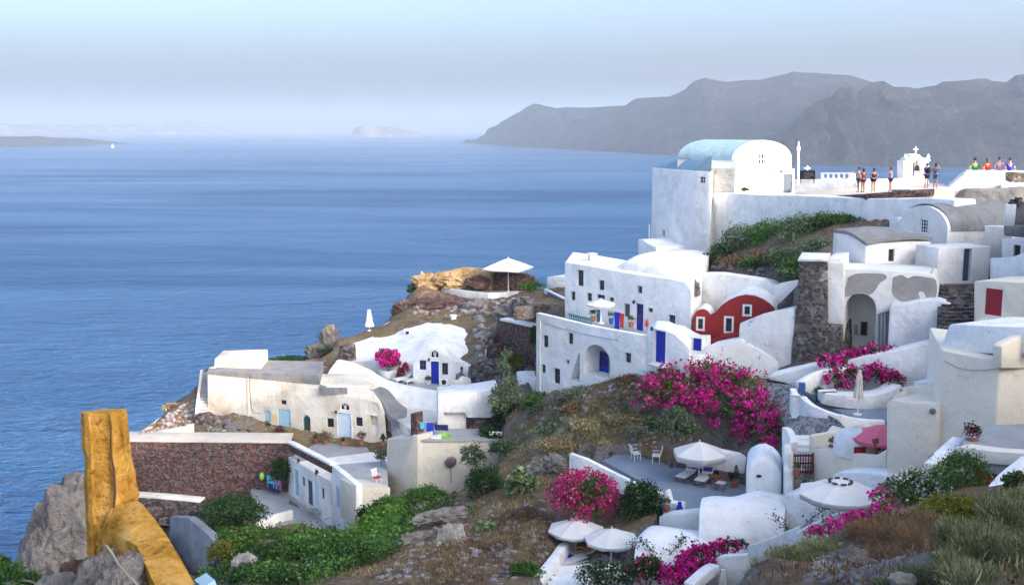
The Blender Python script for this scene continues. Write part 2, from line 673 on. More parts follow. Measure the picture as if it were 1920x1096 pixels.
def yellow_paint():
    s = NT('yellow_paint')
    n1 = s.noise(3.5, 7, 0.65, dist=0.5)
    n2 = s.noise(22, 5, 0.7)
    c = s.ramp(n1, [(0.30, (0.15, 0.08, 0.02)), (0.43, (0.36, 0.19, 0.034)), (0.56, (0.50, 0.29, 0.07)), (0.78, (0.58, 0.39, 0.19))])
    st = s.ramp(n2, [(0.34, (0.35, 0.32, 0.28)), (0.46, (1, 1, 1))])
    c = s.mix(0.7, c, st, 'MULTIPLY')
    s.l(c, s.b.inputs['Base Color'])
    s.b.inputs['Roughness'].default_value = 0.8
    s.b.inputs['Specular IOR Level'].default_value = 0.0
    hh = s.n('Math', operation='ADD')
    s.l(n1, hh.inputs[0])
    s.l(n2, hh.inputs[1])
    s.bump(hh.outputs[0], 0.03)
    M['yellow_paint'] = s.m


yellow_paint()


def sea_material():
    s = NT('sea')
    slick = s.noise(0.0026, 8, 0.66, stretch=(0.30, 1.3, 1), dist=0.8)
    c = s.ramp(slick, [(0.35, (0.006, 0.050, 0.17)), (0.65, (0.02, 0.105, 0.27))])
    w1 = s.noise(0.10, 3, 0.6, stretch=(0.55, 1.0, 1), dist=0.5)
    w2 = s.noise(0.42, 4, 0.65, stretch=(0.6, 1.0, 1), dist=0.4)
    a = s.n('Math', operation='MULTIPLY_ADD')
    s.l(w2, a.inputs[0])
    a.inputs[1].default_value = 0.55
    s.l(w1, a.inputs[2])
    w0 = s.noise(0.032, 3, 0.6, stretch=(0.5, 1.0, 1), dist=0.6)
    a3 = s.n('Math', operation='MULTIPLY_ADD')
    s.l(w0, a3.inputs[0])
    a3.inputs[1].default_value = 1.6
    s.l(a.outputs[0], a3.inputs[2])
    bp = s.n('Bump')
    bp.inputs['Distance'].default_value = 9.0
    s.l(a3.outputs[0], bp.inputs['Height'])
    fr = s.n('Fresnel')
    fr.inputs['IOR'].default_value = 1.333
    s.l(bp.outputs[0], fr.inputs['Normal'])
    k = s.n('MapRange')
    for nm, v in (('From Min', 0.38), ('From Max', 0.62), ('To Min', 0.75), ('To Max', 1.6)):
        k.inputs[nm].default_value = v
    s.l(slick, k.inputs['Value'])
    f = s.n('Math', operation='MULTIPLY')
    s.l(fr.outputs[0], f.inputs[0])
    s.l(k.outputs[0], f.inputs[1])
    df = s.n('BsdfDiffuse')
    s.l(c, df.inputs['Color'])
    s.l(bp.outputs[0], df.inputs['Normal'])
    gl = s.n('BsdfGlossy')
    gl.inputs['Color'].default_value = (0.86, 0.93, 1.0, 1)
    gl.inputs['Roughness'].default_value = 0.13
    s.l(bp.outputs[0], gl.inputs['Normal'])
    mx = s.n('MixShader')
    s.l(f.outputs[0], mx.inputs[0])
    s.l(df.outputs[0], mx.inputs[1])
    s.l(gl.outputs[0], mx.inputs[2])
    s.l(mx.outputs[0], s.t.nodes['Material Output'].inputs['Surface'])
    M['sea'] = s.m


sea_material()
# ------------------------------------------------------------------ camera, sky, sun, air
cam = bpy.data.objects.new('camera', bpy.data.cameras.new('camera'))
COL.objects.link(cam)
cam.location = (0, 0, EYE)
cam.rotation_euler = (R(90) - TH, 0, 0)
cam.data.sensor_width = 36
cam.data.lens = 36 * FOC / 1920
cam.data.clip_start = 0.2
cam.data.clip_end = 200000
SC.camera = cam
SUN_AZ, SUN_EL = 48.0, 18.0          # degrees right of straight behind; height
sdir = Vector((math.sin(R(SUN_AZ)) * math.cos(R(SUN_EL)), -math.cos(R(SUN_AZ)) * math.cos(R(SUN_EL)), math.sin(R(SUN_EL))))
W = bpy.data.worlds.new('World')
SC.world = W
W.use_nodes = True
nt = W.node_tree
sky = nt.nodes.new('ShaderNodeTexSky')
sky.sky_type = 'NISHITA'
sky.sun_disc = False
sky.sun_elevation = R(SUN_EL)
sky.sun_rotation = math.atan2(sdir.x, sdir.y)
sky.altitude = 100
sky.air_density = 0.6
sky.dust_density = 7.6
sky.ozone_density = 0.3
bg = nt.nodes['Background']
bg.inputs['Strength'].default_value = 0.15
nt.links.new(sky.outputs[0], bg.inputs['Color'])
sl = bpy.data.lights.new('sun', 'SUN')
sl.energy = 2.0
sl.angle = R(0.5)
sl.color = (0.9, 0.62, 0.40)
so = bpy.data.objects.new('sun', sl)
COL.objects.link(so)
so.rotation_euler = (-sdir).to_track_quat('-Z', 'Y').to_euler()
so.location = (0, 0, 300)
vs_ = SC.view_settings
vs_.view_transform = 'Standard'
vs_.look = 'None'
vs_.exposure = 2.15
vs_.gamma = 1
vs_.use_white_balance = True
vs_.white_balance_temperature = 5750
vs_.white_balance_tint = 6
SC.cycles.volume_bounces = 1
SC.cycles.max_bounces = 7
SC.cycles.diffuse_bounces = 4
SC.cycles.transparent_max_bounces = 8

hz = NT('haze_air')
hz.t.nodes.remove(hz.b)
pv = hz.n('VolumePrincipled')
pv.inputs['Color'].default_value = (0.31, 0.385, 0.51, 1)
pv.inputs['Density'].default_value = 1.15e-4
pv.inputs['Anisotropy'].default_value = 0.0
hz.l(pv.outputs[0], hz.t.nodes['Material Output'].inputs['Volume'])
bm = bmesh.new()
add_box(bm, (0, 14500, 246), 60000, 33000, 496)
haze = kind(bm_obj('haze', bm, hz.m, smooth=0), 'stuff')

# ------------------------------------------------------------------ sea
bm = bmesh.new()
bmesh.ops.create_grid(bm, x_segments=4, y_segments=4, size=1)
for v in bm.verts:
    v.co = (v.co.x * 29000, 14500 + v.co.y * 16000, 0)
sea = kind(bm_obj('sea', bm, M['sea'], smooth=0), 'structure')


# ------------------------------------------------------------------ far coasts
def interp(pts, x):
    xs = [p[0] for p in pts]
    ys = [p[1] for p in pts]
    return float(np.interp(x, xs, ys))


def coast(name, sil, shore, back, mat, step=4, rows=16, rough=1.0, flat=False):
    """terrain whose skyline and waterline were surveyed; back = metres from the waterline to the ridge"""
    xs = np.arange(sil[0][0], sil[-1][0] + step, step)
    verts, faces = [], []
    n = rows
    for i, x in enumerate(xs):
        s = atz(x, interp(shore, x), 0)
        Yr = s.y + (interp(back, x) if isinstance(back, list) else back)
        r = at(x, interp(sil, x), Yr)
        H = max(r.z, 1.0)
        r.z = max(r.z, 1.0)
        for j in range(n + 1):
            t = j / n
            # sloping cliff: steep at the foot, terraces and gullies above
            hgt = t ** 0.85
            p = s.lerp(r, t)
            p.z = hgt * r.z
            amp = rough * H * 0.16 * math.sin(math.pi * min(t, 1)) 
            q = Vector((x * 0.012, t * 1.3, 3.7))
            d = mnoise.fractal(q * 2.0, 1.0, 2.1, 6) + 0.8 * mnoise.ridged_multi_fractal(Vector((x * 0.03, t * 0.5, 9.1)), 1.0, 2.0, 4, 1.0, 2.0) - 0.6
            p.y += d * amp * 5.0
            p.z += d * amp * 0.7
            if j == 0:
                p.z = -3
            verts.append(p)
        e = r.copy()
        e.y += 900
        e.z = -3
        verts.append(e)
    m = n + 2
    for i in range(len(xs) - 1):
        for j in range(m - 1):
            a = i * m + j
            faces.append((a, a + m, a + m + 1, a + 1))
    me = mesh_from(verts, faces, mat)
    me.shade_smooth()
    return kind(link(name, me), 'structure')


SH1 = [(860, 267), (870, 268), (950, 274), (1250, 291), (1500, 299), (1920, 312)]
S1 = [(868, 267), (872, 263), (877, 260), (880, 263), (892, 261), (903, 255), (911, 250), (913, 243), (920, 239), (932, 235), (938, 229), (950, 223), (965, 214), (974, 210), (985, 202), (1000, 194.5), (1010, 195), (1024, 199), (1045, 203), (1060, 201), (1100, 202), (1140, 199.5), (1172, 198), (1180, 192), (1192, 185), (1215, 183), (1255, 181), (1270, 175), (1284, 168), (1292, 160), (1302, 152), (1322, 145.5), (1335, 149), (1345, 151), (1362, 154), (1400, 150), (1425, 150), (1445, 145), (1462, 141), (1474, 139), (1487, 134), (1500, 136), (1530, 137), (1570, 140), (1592, 141), (1610, 146), (1635, 154), (1680, 170), (1760, 200)]
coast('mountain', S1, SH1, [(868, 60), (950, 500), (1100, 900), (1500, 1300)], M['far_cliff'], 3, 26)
SH2 = [(1440, 310), (1920, 316), (2100, 318)]
S2 = [(1458, 296), (1474, 276), (1486, 256), (1500, 238), (1506, 222), (1515, 208), (1524, 197), (1535, 190), (1548, 183), (1562, 182), (1570, 178), (1574, 166), (1580, 162), (1586, 167), (1594, 161), (1600, 163), (1608, 171), (1625, 161), (1634, 155), (1645, 153), (1658, 152), (1668, 158), (1676, 163), (1700, 163), (1720, 166), (1735, 163), (1755, 160), (1768, 153), (1790, 152), (1815, 150), (1838, 147.5), (1852, 148), (1860, 152), (1885, 154), (1902, 155), (1905, 141), (1925, 139), (1960, 140), (2060, 150)]
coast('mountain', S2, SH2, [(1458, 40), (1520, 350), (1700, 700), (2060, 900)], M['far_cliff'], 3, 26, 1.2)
coast('island', [(-60, 236), (-30, 233), (0, 231), (30, 233), (60, 233), (130, 234.5), (180, 234), (230, 233), (270, 232), (300, 230.5), (322, 228), (345, 223.5), (362, 227), (380, 229), (400, 234), (416, 240), (432, 244), (440, 249)], [(-60, 254.5), (440, 252)], 600, M['far_island'], 3, 12, 0.8)
coast('island', [(-60, 256), (0, 256), (40, 256), (70, 255), (100, 258), (130, 259), (152, 259), (158, 264), (163, 270), (168, 273)], [(-60, 277), (0, 276.5), (168, 273.5)], 260, M['far_cliff'], 2.5, 12)
coast('island', [(660, 252), (663, 243), (668, 238), (685, 236), (700, 235.5), (725, 238), (745, 240), (765, 243), (786, 248), (792, 252)], [(660, 258), (792, 256)], 250, M['far_island'], 2, 10, 0.6)

# ------------------------------------------------------------------ terrain of the village slope (height field through surveyed points)
CP = [
    # left rim against the sea
    (250, 812, 88), (300, 782, 92), (340, 748, 96), (366, 735, 99), (375, 778, 91), (300, 815, 89), (340, 820, 89),
    (500, 676, 104), (560, 672, 105), (600, 662, 106), (640, 640, 105), (690, 622, 106), (735, 603, 107),
    # below the red wall and the lower court
    (220, 940, 83), (330, 938, 82), (420, 938, 81), (500, 938, 80), (560, 950, 79), (600, 965, 76), (640, 985, 73), (500, 968, 76), (420, 985, 74),
    (300, 1000, 72), (350, 1060, 60), (450, 1010, 66), (450, 1080, 54), (560, 1000, 68), (600, 1020, 63), (600, 1085, 51), (700, 965, 67), (690, 1010, 60), (700, 1080, 50), (760, 945, 69), (800, 930, 69), (860, 905, 70), (750, 1050, 52),
    (860, 960, 61), (850, 1010, 54), (800, 1040, 52), (900, 1085, 47), (1000, 1080, 47), (960, 980, 56), (960, 930, 60), (1000, 900, 62), (1030, 1010, 53), (900, 1020, 53), (1040, 960, 57),
    # brown hill below the white house
    (1000, 800, 71), (950, 840, 72), (940, 890, 66), (1100, 750, 70), (1150, 715, 70), (1200, 700, 69), (1100, 800, 66), (1150, 830, 64), (1050, 740, 74), (1020, 850, 66), (1080, 850, 64), (1250, 760, 66), (1300, 720, 68), (1350, 740, 66), (1280, 820, 63.5), (1360, 830, 61), (1420, 800, 60),
    (970, 740, 79), (930, 750, 81), (900, 790, 79), (860, 815, 80), (840, 830, 79),
    # cave house and the red rocks above
    (780, 722, 92), (850, 732, 90), (700, 700, 96), (660, 700, 97), (910, 720, 89), (950, 700, 87), (960, 660, 90), (1000, 690, 82), (940, 640, 92),
    (760, 588, 106), (800, 586, 106), (870, 586, 105), (920, 600, 101), (980, 590, 98), (1000, 620, 93), (760, 572, 109), (800, 560, 110), (850, 570, 108), (900, 570, 107), (960, 560, 105), (1010, 570, 100), (1040, 580, 92), (830, 548, 112), (920, 558, 109), (980, 545, 109), (1030, 545, 106), (785, 545, 114),
    # under the white houses and the chapel
    (1015, 735, 77), (1100, 720, 73), (1250, 692, 67), (1310, 680, 66), (1100, 640, 82), (1200, 625, 79), (1100, 560, 92), (1250, 560, 92), (1240, 500, 100), (1300, 490, 97),
    (1330, 660, 67), (1400, 680, 65), (1340, 650, 73), (1440, 660, 68), (1400, 560, 80), (1480, 560, 76),
    # brush hill
    (1330, 490, 90), (1360, 500, 86), (1400, 510, 82), (1450, 525, 78), (1500, 530, 75), (1380, 470, 90), (1400, 440, 90), (1450, 425, 87), (1500, 430, 84), (1550, 420, 82), (1620, 410, 80), (1540, 470, 77), (1500, 480, 79), (1660, 425, 77),
    # terraces on the crest
    (1390, 400, 98), (1500, 400, 90), (1560, 396, 86), (1640, 392, 80), (1740, 395, 77.5), (1520, 400, 96), (1650, 395, 86), (1740, 415, 75), (1800, 430, 73), (1900, 430, 70), (1850, 400, 67), (1930, 390, 63), (1780, 400, 74),
    # right side
    (1500, 690, 66), (1560, 685, 65), (1460, 715, 63), (1490, 770, 58.5), (1500, 830, 55), (1505, 880, 52), (1505, 920, 49.5), (1620, 670, 64), (1700, 650, 61), (1770, 610, 59), (1810, 560, 61), (1800, 530, 64), (1700, 510, 69), (1620, 510, 69), (1560, 500, 72), (1720, 470, 74), (1850, 520, 62), (1910, 520, 58), (1600, 720, 60), (1680, 720, 58),
    (1620, 790, 54), (1700, 800, 51), (1830, 700, 50), (1910, 700, 46), (1580, 900, 46), (1660, 900, 43), (1750, 890, 41), (1860, 900, 37), (1920, 860, 39),
    # patios
    (1200, 850, 63), (1250, 890, 59.5), (1320, 900, 58.5), (1390, 920, 56), (1180, 880, 60), (1150, 870, 61), (1250, 950, 55), (1140, 940, 57), (1200, 980, 53),
    (1320, 1010, 49), (1400, 1010, 47), (1440, 960, 49), (1480, 930, 49), (1530, 990, 44), (1600, 1000, 41), (1100, 1060, 52), (1150, 1060, 51), (1200, 1075, 48), (1300, 1085, 46), (1360, 1096, 44), (1060, 1090, 50),
    # near slope, right
    (1500, 1030, 27), (1560, 1000, 27), (1660, 970, 27), (1760, 940, 26), (1850, 915, 26), (1930, 890, 25), (1480, 1080, 21), (1600, 1060, 19), (1700, 1050, 18), (1800, 1060, 16.5), (1910, 1040, 15.5), (1600, 1096, 17), (1440, 1096, 21.5), (1850, 1096, 14.5), (1700, 1090, 16),
]
cpts = [at(*c) for c in CP]
cw = [  # surveyed points outside the picture: (x, y, height above the eye)
    (0, 0, -1.7), (2, 3, -1.9), (-3, 4, -2.6), (-3, 8, -4.6), (0, 10, -6.5), (4, 12, -5.8), (8, 12, -4.4), (12, 10, -3.2), (20, 14, -3.6), (30, 20, -4),
    (-6, 9, -5.2), (-7, 14, -8.6), (0, 20, -12), (6, 22, -11.5), (0, 30, -16.5), (6, 33, -16.8), (8, 40, -18.6), (0, 40, -19.5), (-8, 30, -16), (-6, 40, -20), (-12, 22, -10.5), (-9, 18, -9.2),
    (-16, 24, -16), (-20, 40, -30), (-16, 48, -24), (-20, 60, -28), (-26, 30, -60), (-30, 50, -64), (-36, 70, -58), (-44, 90, -62), (-40, 104, -62), (-30, 112, -60), (-22, 116, -58), (-14, 122, -50), (-8, 126, -52),
    (-36, 20, -104), (-46, 50, -104), (-56, 80, -106), (-60, 100, -106), (-50, 120, -106), (-30, 130, -106), (-8, 138, -106), (10, 140, -100), (-70, 110, -112), (-30, 0, -70), (-26, -10, -30), (-16, 4, -22), (-50, -10, -110), (-90, 60, -120), (-90, 150, -120), (-40, 170, -120), (-14, 30, -13.5),
    (5, 126, -50), (14, 124, -40), (22, 118, -20), (30, 112, -18), (40, 100, -14), (20, 135, -90), (40, 128, -70), (60, 115, -40), (80, 110, -60), (40, 150, -110), (80, 150, -110), (130, 140, -110), (0, 170, -120), (80, 180, -120),
    (40, 86, -10), (48, 76, -6), (58, 66, -3), (42, 66, -5), (60, 90, -26),
    (30, 40, -6), (34, 30, -3), (44, 44, -3), (40, 10, -1), (20, -10, -1), (0, -20, -1), (-15, -15, -12), (60, 20, 2), (60, -20, 0), (30, -40, 0), (120, 40, -10), (150, 90, -60), (130, -40, -10),
]
cpts += [Vector((x, y, EYE + z)) for x, y, z in cw]
CXY = np.array([(p.x, p.y) for p in cpts])
CZ = np.array([p.z for p in cpts])
C2 = 1.5 ** 2
A = np.sqrt(((CXY[:, None] - CXY[None]) ** 2).sum(-1) + C2)
A += np.eye(len(A)) * -0.15
WGT = np.linalg.solve(A, CZ - EYE)


def hill(x, y):
    """unseen hill added on the right, shaped to shade the village from the sun"""
    a = R(SUN_AZ)
    p = x * math.cos(a) + y * math.sin(a)
    q = x * math.sin(a) - y * math.cos(a)
    f = lambda t: t * t * (3 - 2 * t)
    e1 = f(np.clip((SHADE_HILL_P - p) / 2.5, 0, 1))
    q0 = 9 - 0.2 * p
    e2 = f(np.clip((q - q0) / 8, 0, 1)) * f(np.clip((q0 + 90 - q) / 50, 0, 1))
    e3 = f(np.clip((p + 40) / 30, 0, 1))
    return e1 * e2 * e3


SHADE_HILL_P, SHADE_HILL_H = 82.0, 9.5


def gz_np(X, Y):
    sh = X.shape
    P = np.stack([X.ravel(), Y.ravel()], 1)
    out = np.empty(len(P))
    for i in range(0, len(P), 20000):
        q = P[i:i + 20000]
        d = np.sqrt(((q[:, None] - CXY[None]) ** 2).sum(-1) + C2)
        out[i:i + 20000] = d @ WGT
    h = out.reshape(sh) + EYE
    pp = X * math.cos(R(SUN_AZ)) + Y * math.sin(R(SUN_AZ))
    crest = np.interp(pp, [-20, 9, 17, 47, 62, 70, 90], [6.0, 6.0, 2.5, 2.5, 8.0, 9.8, 9.8])
    return h + hill(X, Y) * np.maximum(EYE + crest - h, 0)  # raise the added sun-blocking hill out of view


def gz(x, y):
    return float(gz_np(np.array([[x]]), np.array([[y]]))[0, 0])


gx = np.concatenate([np.arange(-96, -40, 2.0), np.arange(-40, 48, 0.55), np.arange(48, 160, 2.2)])
gy = np.concatenate([np.arange(-60, 6, 2.5), np.arange(6, 126, 0.55), np.arange(126, 190, 3.0)])
GX, GY = np.meshgrid(gx, gy)
GZ = gz_np(GX, GY)
nz = np.zeros_like(GZ)
for j in range(GZ.shape[0]):
    for i in range(GZ.shape[1]):
        nz[j, i] = mnoise.fractal(Vector((GX[j, i] * 0.55, GY[j, i] * 0.55, 1.3)), 0.9, 2.1, 4)
gyy, gxx = np.gradient(GZ, gy, gx)
slope = np.clip(np.hypot(gxx, gyy) / 1.5, 0, 2.0)
DISP = nz * (0.16 + 0.55 * slope)
GZ2 = GZ + DISP

# ground cut back where it would bury a facade, roof or floor: (outline in picture points, depth limit at its left and right end)
CLEAR = [
    ([(1222, 300), (1480, 290), (1490, 336), (1700, 336), (1765, 384), (1740, 404), (1640, 408), (1560, 412), (1500, 420), (1440, 428), (1400, 440), (1370, 460), (1330, 480), (1222, 482)], 106, 76),
    ([(1558, 430), (1670, 408), (1735, 378), (1812, 318), (1940, 318), (1940, 615), (1826, 618), (1800, 612), (1790, 570), (1757, 520), (1560, 510)], 76, 81),
    ([(1494, 482), (1757, 500), (1815, 600), (1812, 645), (1640, 672), (1576, 690), (1482, 700)], 69, 66),
    ([(1440, 700), (1775, 632), (1775, 720), (1663, 800), (1663, 895), (1486, 935), (1480, 840), (1440, 745)], 64, 60),
    ([(1661, 726), (1765, 600), (1940, 600), (1940, 860), (1880, 915), (1830, 905), (1800, 872), (1770, 900), (1661, 898)], 50, 44),
    ([(1066, 846), (1200, 834), (1400, 834), (1466, 800), (1490, 830), (1490, 920), (1570, 880), (1665, 890), (1600, 950), (1500, 1000), (1404, 1060), (1400, 1120), (1190, 1120), (1180, 1000), (1236, 990), (1240, 945), (1130, 905), (1066, 884)], 66.5, 50),
    ([(1010, 1096), (1066, 1014), (1190, 1000), (1200, 1120), (1005, 1120)], 57, 52),
    ([(1004, 586), (1058, 488), (1190, 474), (1320, 508), (1494, 524), (1488, 695), (1440, 704), (1310, 694), (1250, 694), (1160, 702), (1100, 716), (1060, 724), (1004, 740)], 84, 74),
    ([(640, 640), (745, 588), (880, 588), (928, 625), (908, 690), (936, 728), (938, 785), (938, 826), (822, 826), (815, 800), (720, 740), (602, 718)], 97, 90),
    ([(385, 652), (490, 652), (600, 700), (724, 750), (770, 800), (783, 818), (938, 824), (936, 870), (860, 915), (783, 955), (735, 962), (667, 995), (600, 972), (543, 935), (545, 828), (470, 818), (385, 792)], 90, 76),
    ([(246, 822), (545, 826), (543, 935), (440, 940), (372, 940), (246, 932)], 87, 84),
    ([(930, 594), (1006, 610), (1006, 690), (985, 720), (945, 700), (908, 690), (908, 645)], 100, 96),
    ([(246, 930), (372, 940), (388, 985), (430, 1052), (420, 1075), (330, 1075), (300, 985), (246, 985)], 88, 82),
    ([(380, 600), (634, 600), (632, 646), (612, 664), (560, 677), (490, 683), (380, 684)], 125, 125),
    ([(180, 690), (384, 680), (374, 718), (342, 744), (300, 780), (252, 810), (180, 835)], 125, 125),
    ([(478, 925), (541, 926), (557, 930), (625, 970), (668, 996), (640, 1002), (560, 978), (505, 988), (480, 990), (470, 950)], 85, 72),
    ([(782, 505), (1000, 512), (1000, 530), (970, 550), (916, 562), (829, 546)], 114, 110),
]


def point_in(poly, X, Y):
    ins = np.zeros(X.shape, dtype=bool)
    n = len(poly)
    for i in range(n):
        x1, y1 = poly[i]
        x2, y2 = poly[(i + 1) % n]
        if y1 == y2:
            continue
        c = ((y1 > Y) != (y2 > Y)) & (X < (x2 - x1) * (Y - y1) / (y2 - y1) + x1)
        ins ^= c
    return ins


def bottom_of(poly, X):
    out = np.full(X.shape, -1e9)
    n = len(poly)
    for i in range(n):
        x1, y1 = poly[i]
        x2, y2 = poly[(i + 1) % n]
        if x1 == x2:
            continue
        a, b = min(x1, x2), max(x1, x2)
        m = (X >= a) & (X <= b)
        v = y1 + (y2 - y1) * (X - x1) / (x2 - x1)
        out = np.where(m, np.maximum(out, v), out)
    return out


DY = np.maximum(GY, 0.5)
for poly, ya, yb in CLEAR:
    for _ in range(2):
        # project the terrain
        fw = DY * cT - (GZ2 - EYE) * sT
        upv = DY * sT + (GZ2 - EYE) * cT
        PX = 960 + FOC * GX / fw
        PY = 548 - FOC * upv / fw
        xl, xr = min(p[0] for p in poly), max(p[0] for p in poly)
        lim = ya + (yb - ya) * np.clip((PX - xl) / (xr - xl), 0, 1)
        m = point_in(poly, PX, PY) & (GY < lim) & (GY > 8)
        bt = bottom_of(poly, PX) + 3
        k = (548 - bt) / FOC
        zt_ = DY * (k * cT - sT) / (k * sT + cT) + EYE
        GZ2 = np.where(m, np.minimum(GZ2, zt_ - 0.1), GZ2)
verts = np.stack([GX.ravel(), GY.ravel(), GZ2.ravel()], 1)
nx_, ny_ = len(gx), len(gy)
idx = np.arange(nx_ * ny_).reshape(ny_, nx_)
quads = np.stack([idx[:-1, :-1].ravel(), idx[:-1, 1:].ravel(), idx[1:, 1:].ravel(), idx[1:, :-1].ravel()], 1)


def np_mesh(name, verts, quads, mats, smooth=True, tint=None, mi=None):
    me = bpy.data.meshes.new(name)
    nv, nf, k = len(verts), len(quads), quads.shape[1]
    me.vertices.add(nv)
    me.vertices.foreach_set('co', np.asarray(verts, dtype=np.float32).ravel())
    me.loops.add(nf * k)
    me.loops.foreach_set('vertex_index', quads.ravel().astype(np.int32))
    me.polygons.add(nf)
    me.polygons.foreach_set('loop_start', np.arange(0, nf * k, k, dtype=np.int32))
    if tint is not None:
        at_ = me.attributes.new('tint', 'FLOAT_COLOR', 'POINT')
        at_.data.foreach_set('color', np.concatenate([tint, np.ones((nv, 1))], 1).astype(np.float32).ravel())
    for m in mats:
        me.materials.append(m)
    if mi is not None:
        me.polygons.foreach_set('material_index', mi.astype(np.int32))
    if smooth:
        me.polygons.foreach_set('use_smooth', np.ones(nf, dtype=bool))
    me.update(calc_edges=True)
    me.validate()
    return me


terrain = kind(link('hillside', np_mesh('hillside', verts, quads, [M['ground']])), 'structure')


def _bil(arr, x, y):
    i = int(np.clip(np.searchsorted(gx, x) - 1, 0, nx_ - 2))
    j = int(np.clip(np.searchsorted(gy, y) - 1, 0, ny_ - 2))
    tx = (x - gx[i]) / (gx[i + 1] - gx[i])
    ty = (y - gy[j]) / (gy[j + 1] - gy[j])
    return (arr[j, i] * (1 - tx) + arr[j, i + 1] * tx) * (1 - ty) + (arr[j + 1, i] * (1 - tx) + arr[j + 1, i + 1] * tx) * ty


def G(x, y):
    """terrain height as built"""
    return float(_bil(GZ2, x, y))


def gp(px, py, y0=6.0, y1=135.0):
    """first point of the terrain on the line of sight"""
    d = ray(px, py)
    Y = y0
    last = None
    while Y < y1:
        q = Vector((0, 0, EYE)) + d * (Y / d.y)
        h = q.z - G(q.x, q.y)
        if h <= 0:
            if last is not None:
                Ya, ha = last
                Y = Ya + (Y - Ya) * ha / (ha - h)
            q = Vector((0, 0, EYE)) + d * (Y / d.y)
            q.z = G(q.x, q.y)
            return q
        last = (Y, h)
        Y += 0.35
    q = Vector((0, 0, EYE)) + d * (60 / d.y)
    q.z = G(q.x, q.y)
    return q


def gY(px, Y, py=700):
    """terrain point at a picture column and a depth"""
    q = at(px, py, Y)
    q.z = G(q.x, q.y)
    return q
# ------------------------------------------------------------------ reusable parts of buildings
def ring_frame(bm, w, u0, u1, z0, z1, off, th, dp, bars=(0, 0)):
    """rectangular frame with muntins; face at `off`, depth dp behind it"""
    def bar(a0, a1, b0, b1):
        pts = [w.w(a0, b0, off), w.w(a1, b0, off), w.w(a1, b1, off), w.w(a0, b1, off)]
        add_prism(bm, pts, -w.n * dp)
    bar(u0, u0 + th, z0, z1)
    bar(u1 - th, u1, z0, z1)
    bar(u0 + th, u1 - th, z0, z0 + th)
    bar(u0 + th, u1 - th, z1 - th, z1)
    m = th * 0.55
    nv, nh = bars
    for i in range(nv):
        c = u0 + (u1 - u0) * (i + 1) / (nv + 1)
        bar(c - m / 2, c + m / 2, z0 + th, z1 - th)
    for i in range(nh):
        c = z0 + (z1 - z0) * (i + 1) / (nh + 1)
        pts = [w.w(u0 + th, c - m / 2, off - 0.004), w.w(u1 - th, c - m / 2, off - 0.004), w.w(u1 - th, c + m / 2, off - 0.004), w.w(u0 + th, c + m / 2, off - 0.004)]
        add_prism(bm, pts, -w.n * (dp - 0.008))


def window(par, body, w, x0, y0, x1, y1, frame='white_paint', pane='glass', bars=(1, 1), depth=0.16, th=None, surround=None, carve_it=True, label=None):
    u0, u1, z0, z1 = w.rect(x0, y0, x1, y1)
    th = th or max(0.05, 0.09 * (u1 - u0))
    if carve_it and body is not None:
        carve(body, w, [(u0, z0), (u1, z0), (u1, z1), (u0, z1)], depth)
        off = -depth + 0.065
    else:
        off = 0.05
    bm = bmesh.new()
    ring_frame(bm, w, u0 + 0.002, u1 - 0.002, z0 + 0.002, z1 - 0.002, off, th, 0.05, bars)
    o = bm_obj('window', bm, M[frame], par, smooth=0)
    if label:
        o['label'] = label
    bm = bmesh.new()
    pts = [w.w(u, z, off - 0.028) for u, z in ((u0 + th * .8, z0 + th * .8), (u1 - th * .8, z0 + th * .8), (u1 - th * .8, z1 - th * .8), (u0 + th * .8, z1 - th * .8))]
    add_prism(bm, pts, -w.n * 0.012)
    bm_obj('pane', bm, M[pane], o, smooth=0)
    if surround:
        mat, sw = surround
        bm = bmesh.new()
        ring_frame(bm, w, u0 - sw, u1 + sw, z0 - sw, z1 + sw, 0.03, sw, 0.07)
        bm_obj('surround', bm, M[mat], o, smooth=0)
    return o


def arch_window(par, body, w, x0, y0, x1, y1, frame='white_paint', pane='glass', depth=0.16, fan=True, k=1.0):
    pts = arch_pts(w, x0, y0, x1, y1, k=k)
    carve(body, w, pts, depth)
    off = -depth + 0.05
    us = [p[0] for p in pts]
    u0, u1 = min(us), max(us)
    z0 = min(p[1] for p in pts)
    z1 = max(p[1] for p in pts)
    cu, cz = (u0 + u1) / 2, (z0 + z1) / 2
    bm = bmesh.new()
    n = len(pts)
    inner = [(cu + (u - cu) * 0.82, cz + (z - cz) * 0.84) for u, z in pts]
    for i in range(n):
        a, b, c, d = pts[i], pts[(i + 1) % n], inner[(i + 1) % n], inner[i]
        add_prism(bm, [w.w(*a, off), w.w(*b, off), w.w(*c, off), w.w(*d, off)], -w.n * 0.05)
    if fan:
        t = 0.02
        for q in (0.3, 0.5, 0.7):
            tu = u0 + (u1 - u0) * q
            add_prism(bm, [w.w(cu - t, z0, off - .01), w.w(cu + t, z0, off - .01), w.w(tu + t, z1 - (z1 - z0) * .12, off - .01), w.w(tu - t, z1 - (z1 - z0) * .12, off - .01)], -w.n * 0.03)
    o = bm_obj('window', bm, M[frame], par, smooth=0)
    bm = bmesh.new()
    add_prism(bm, [w.w(*p, off - 0.032) for p in inner], -w.n * 0.012)
    bm_obj('pane', bm, M[pane], o, smooth=0)
    return o


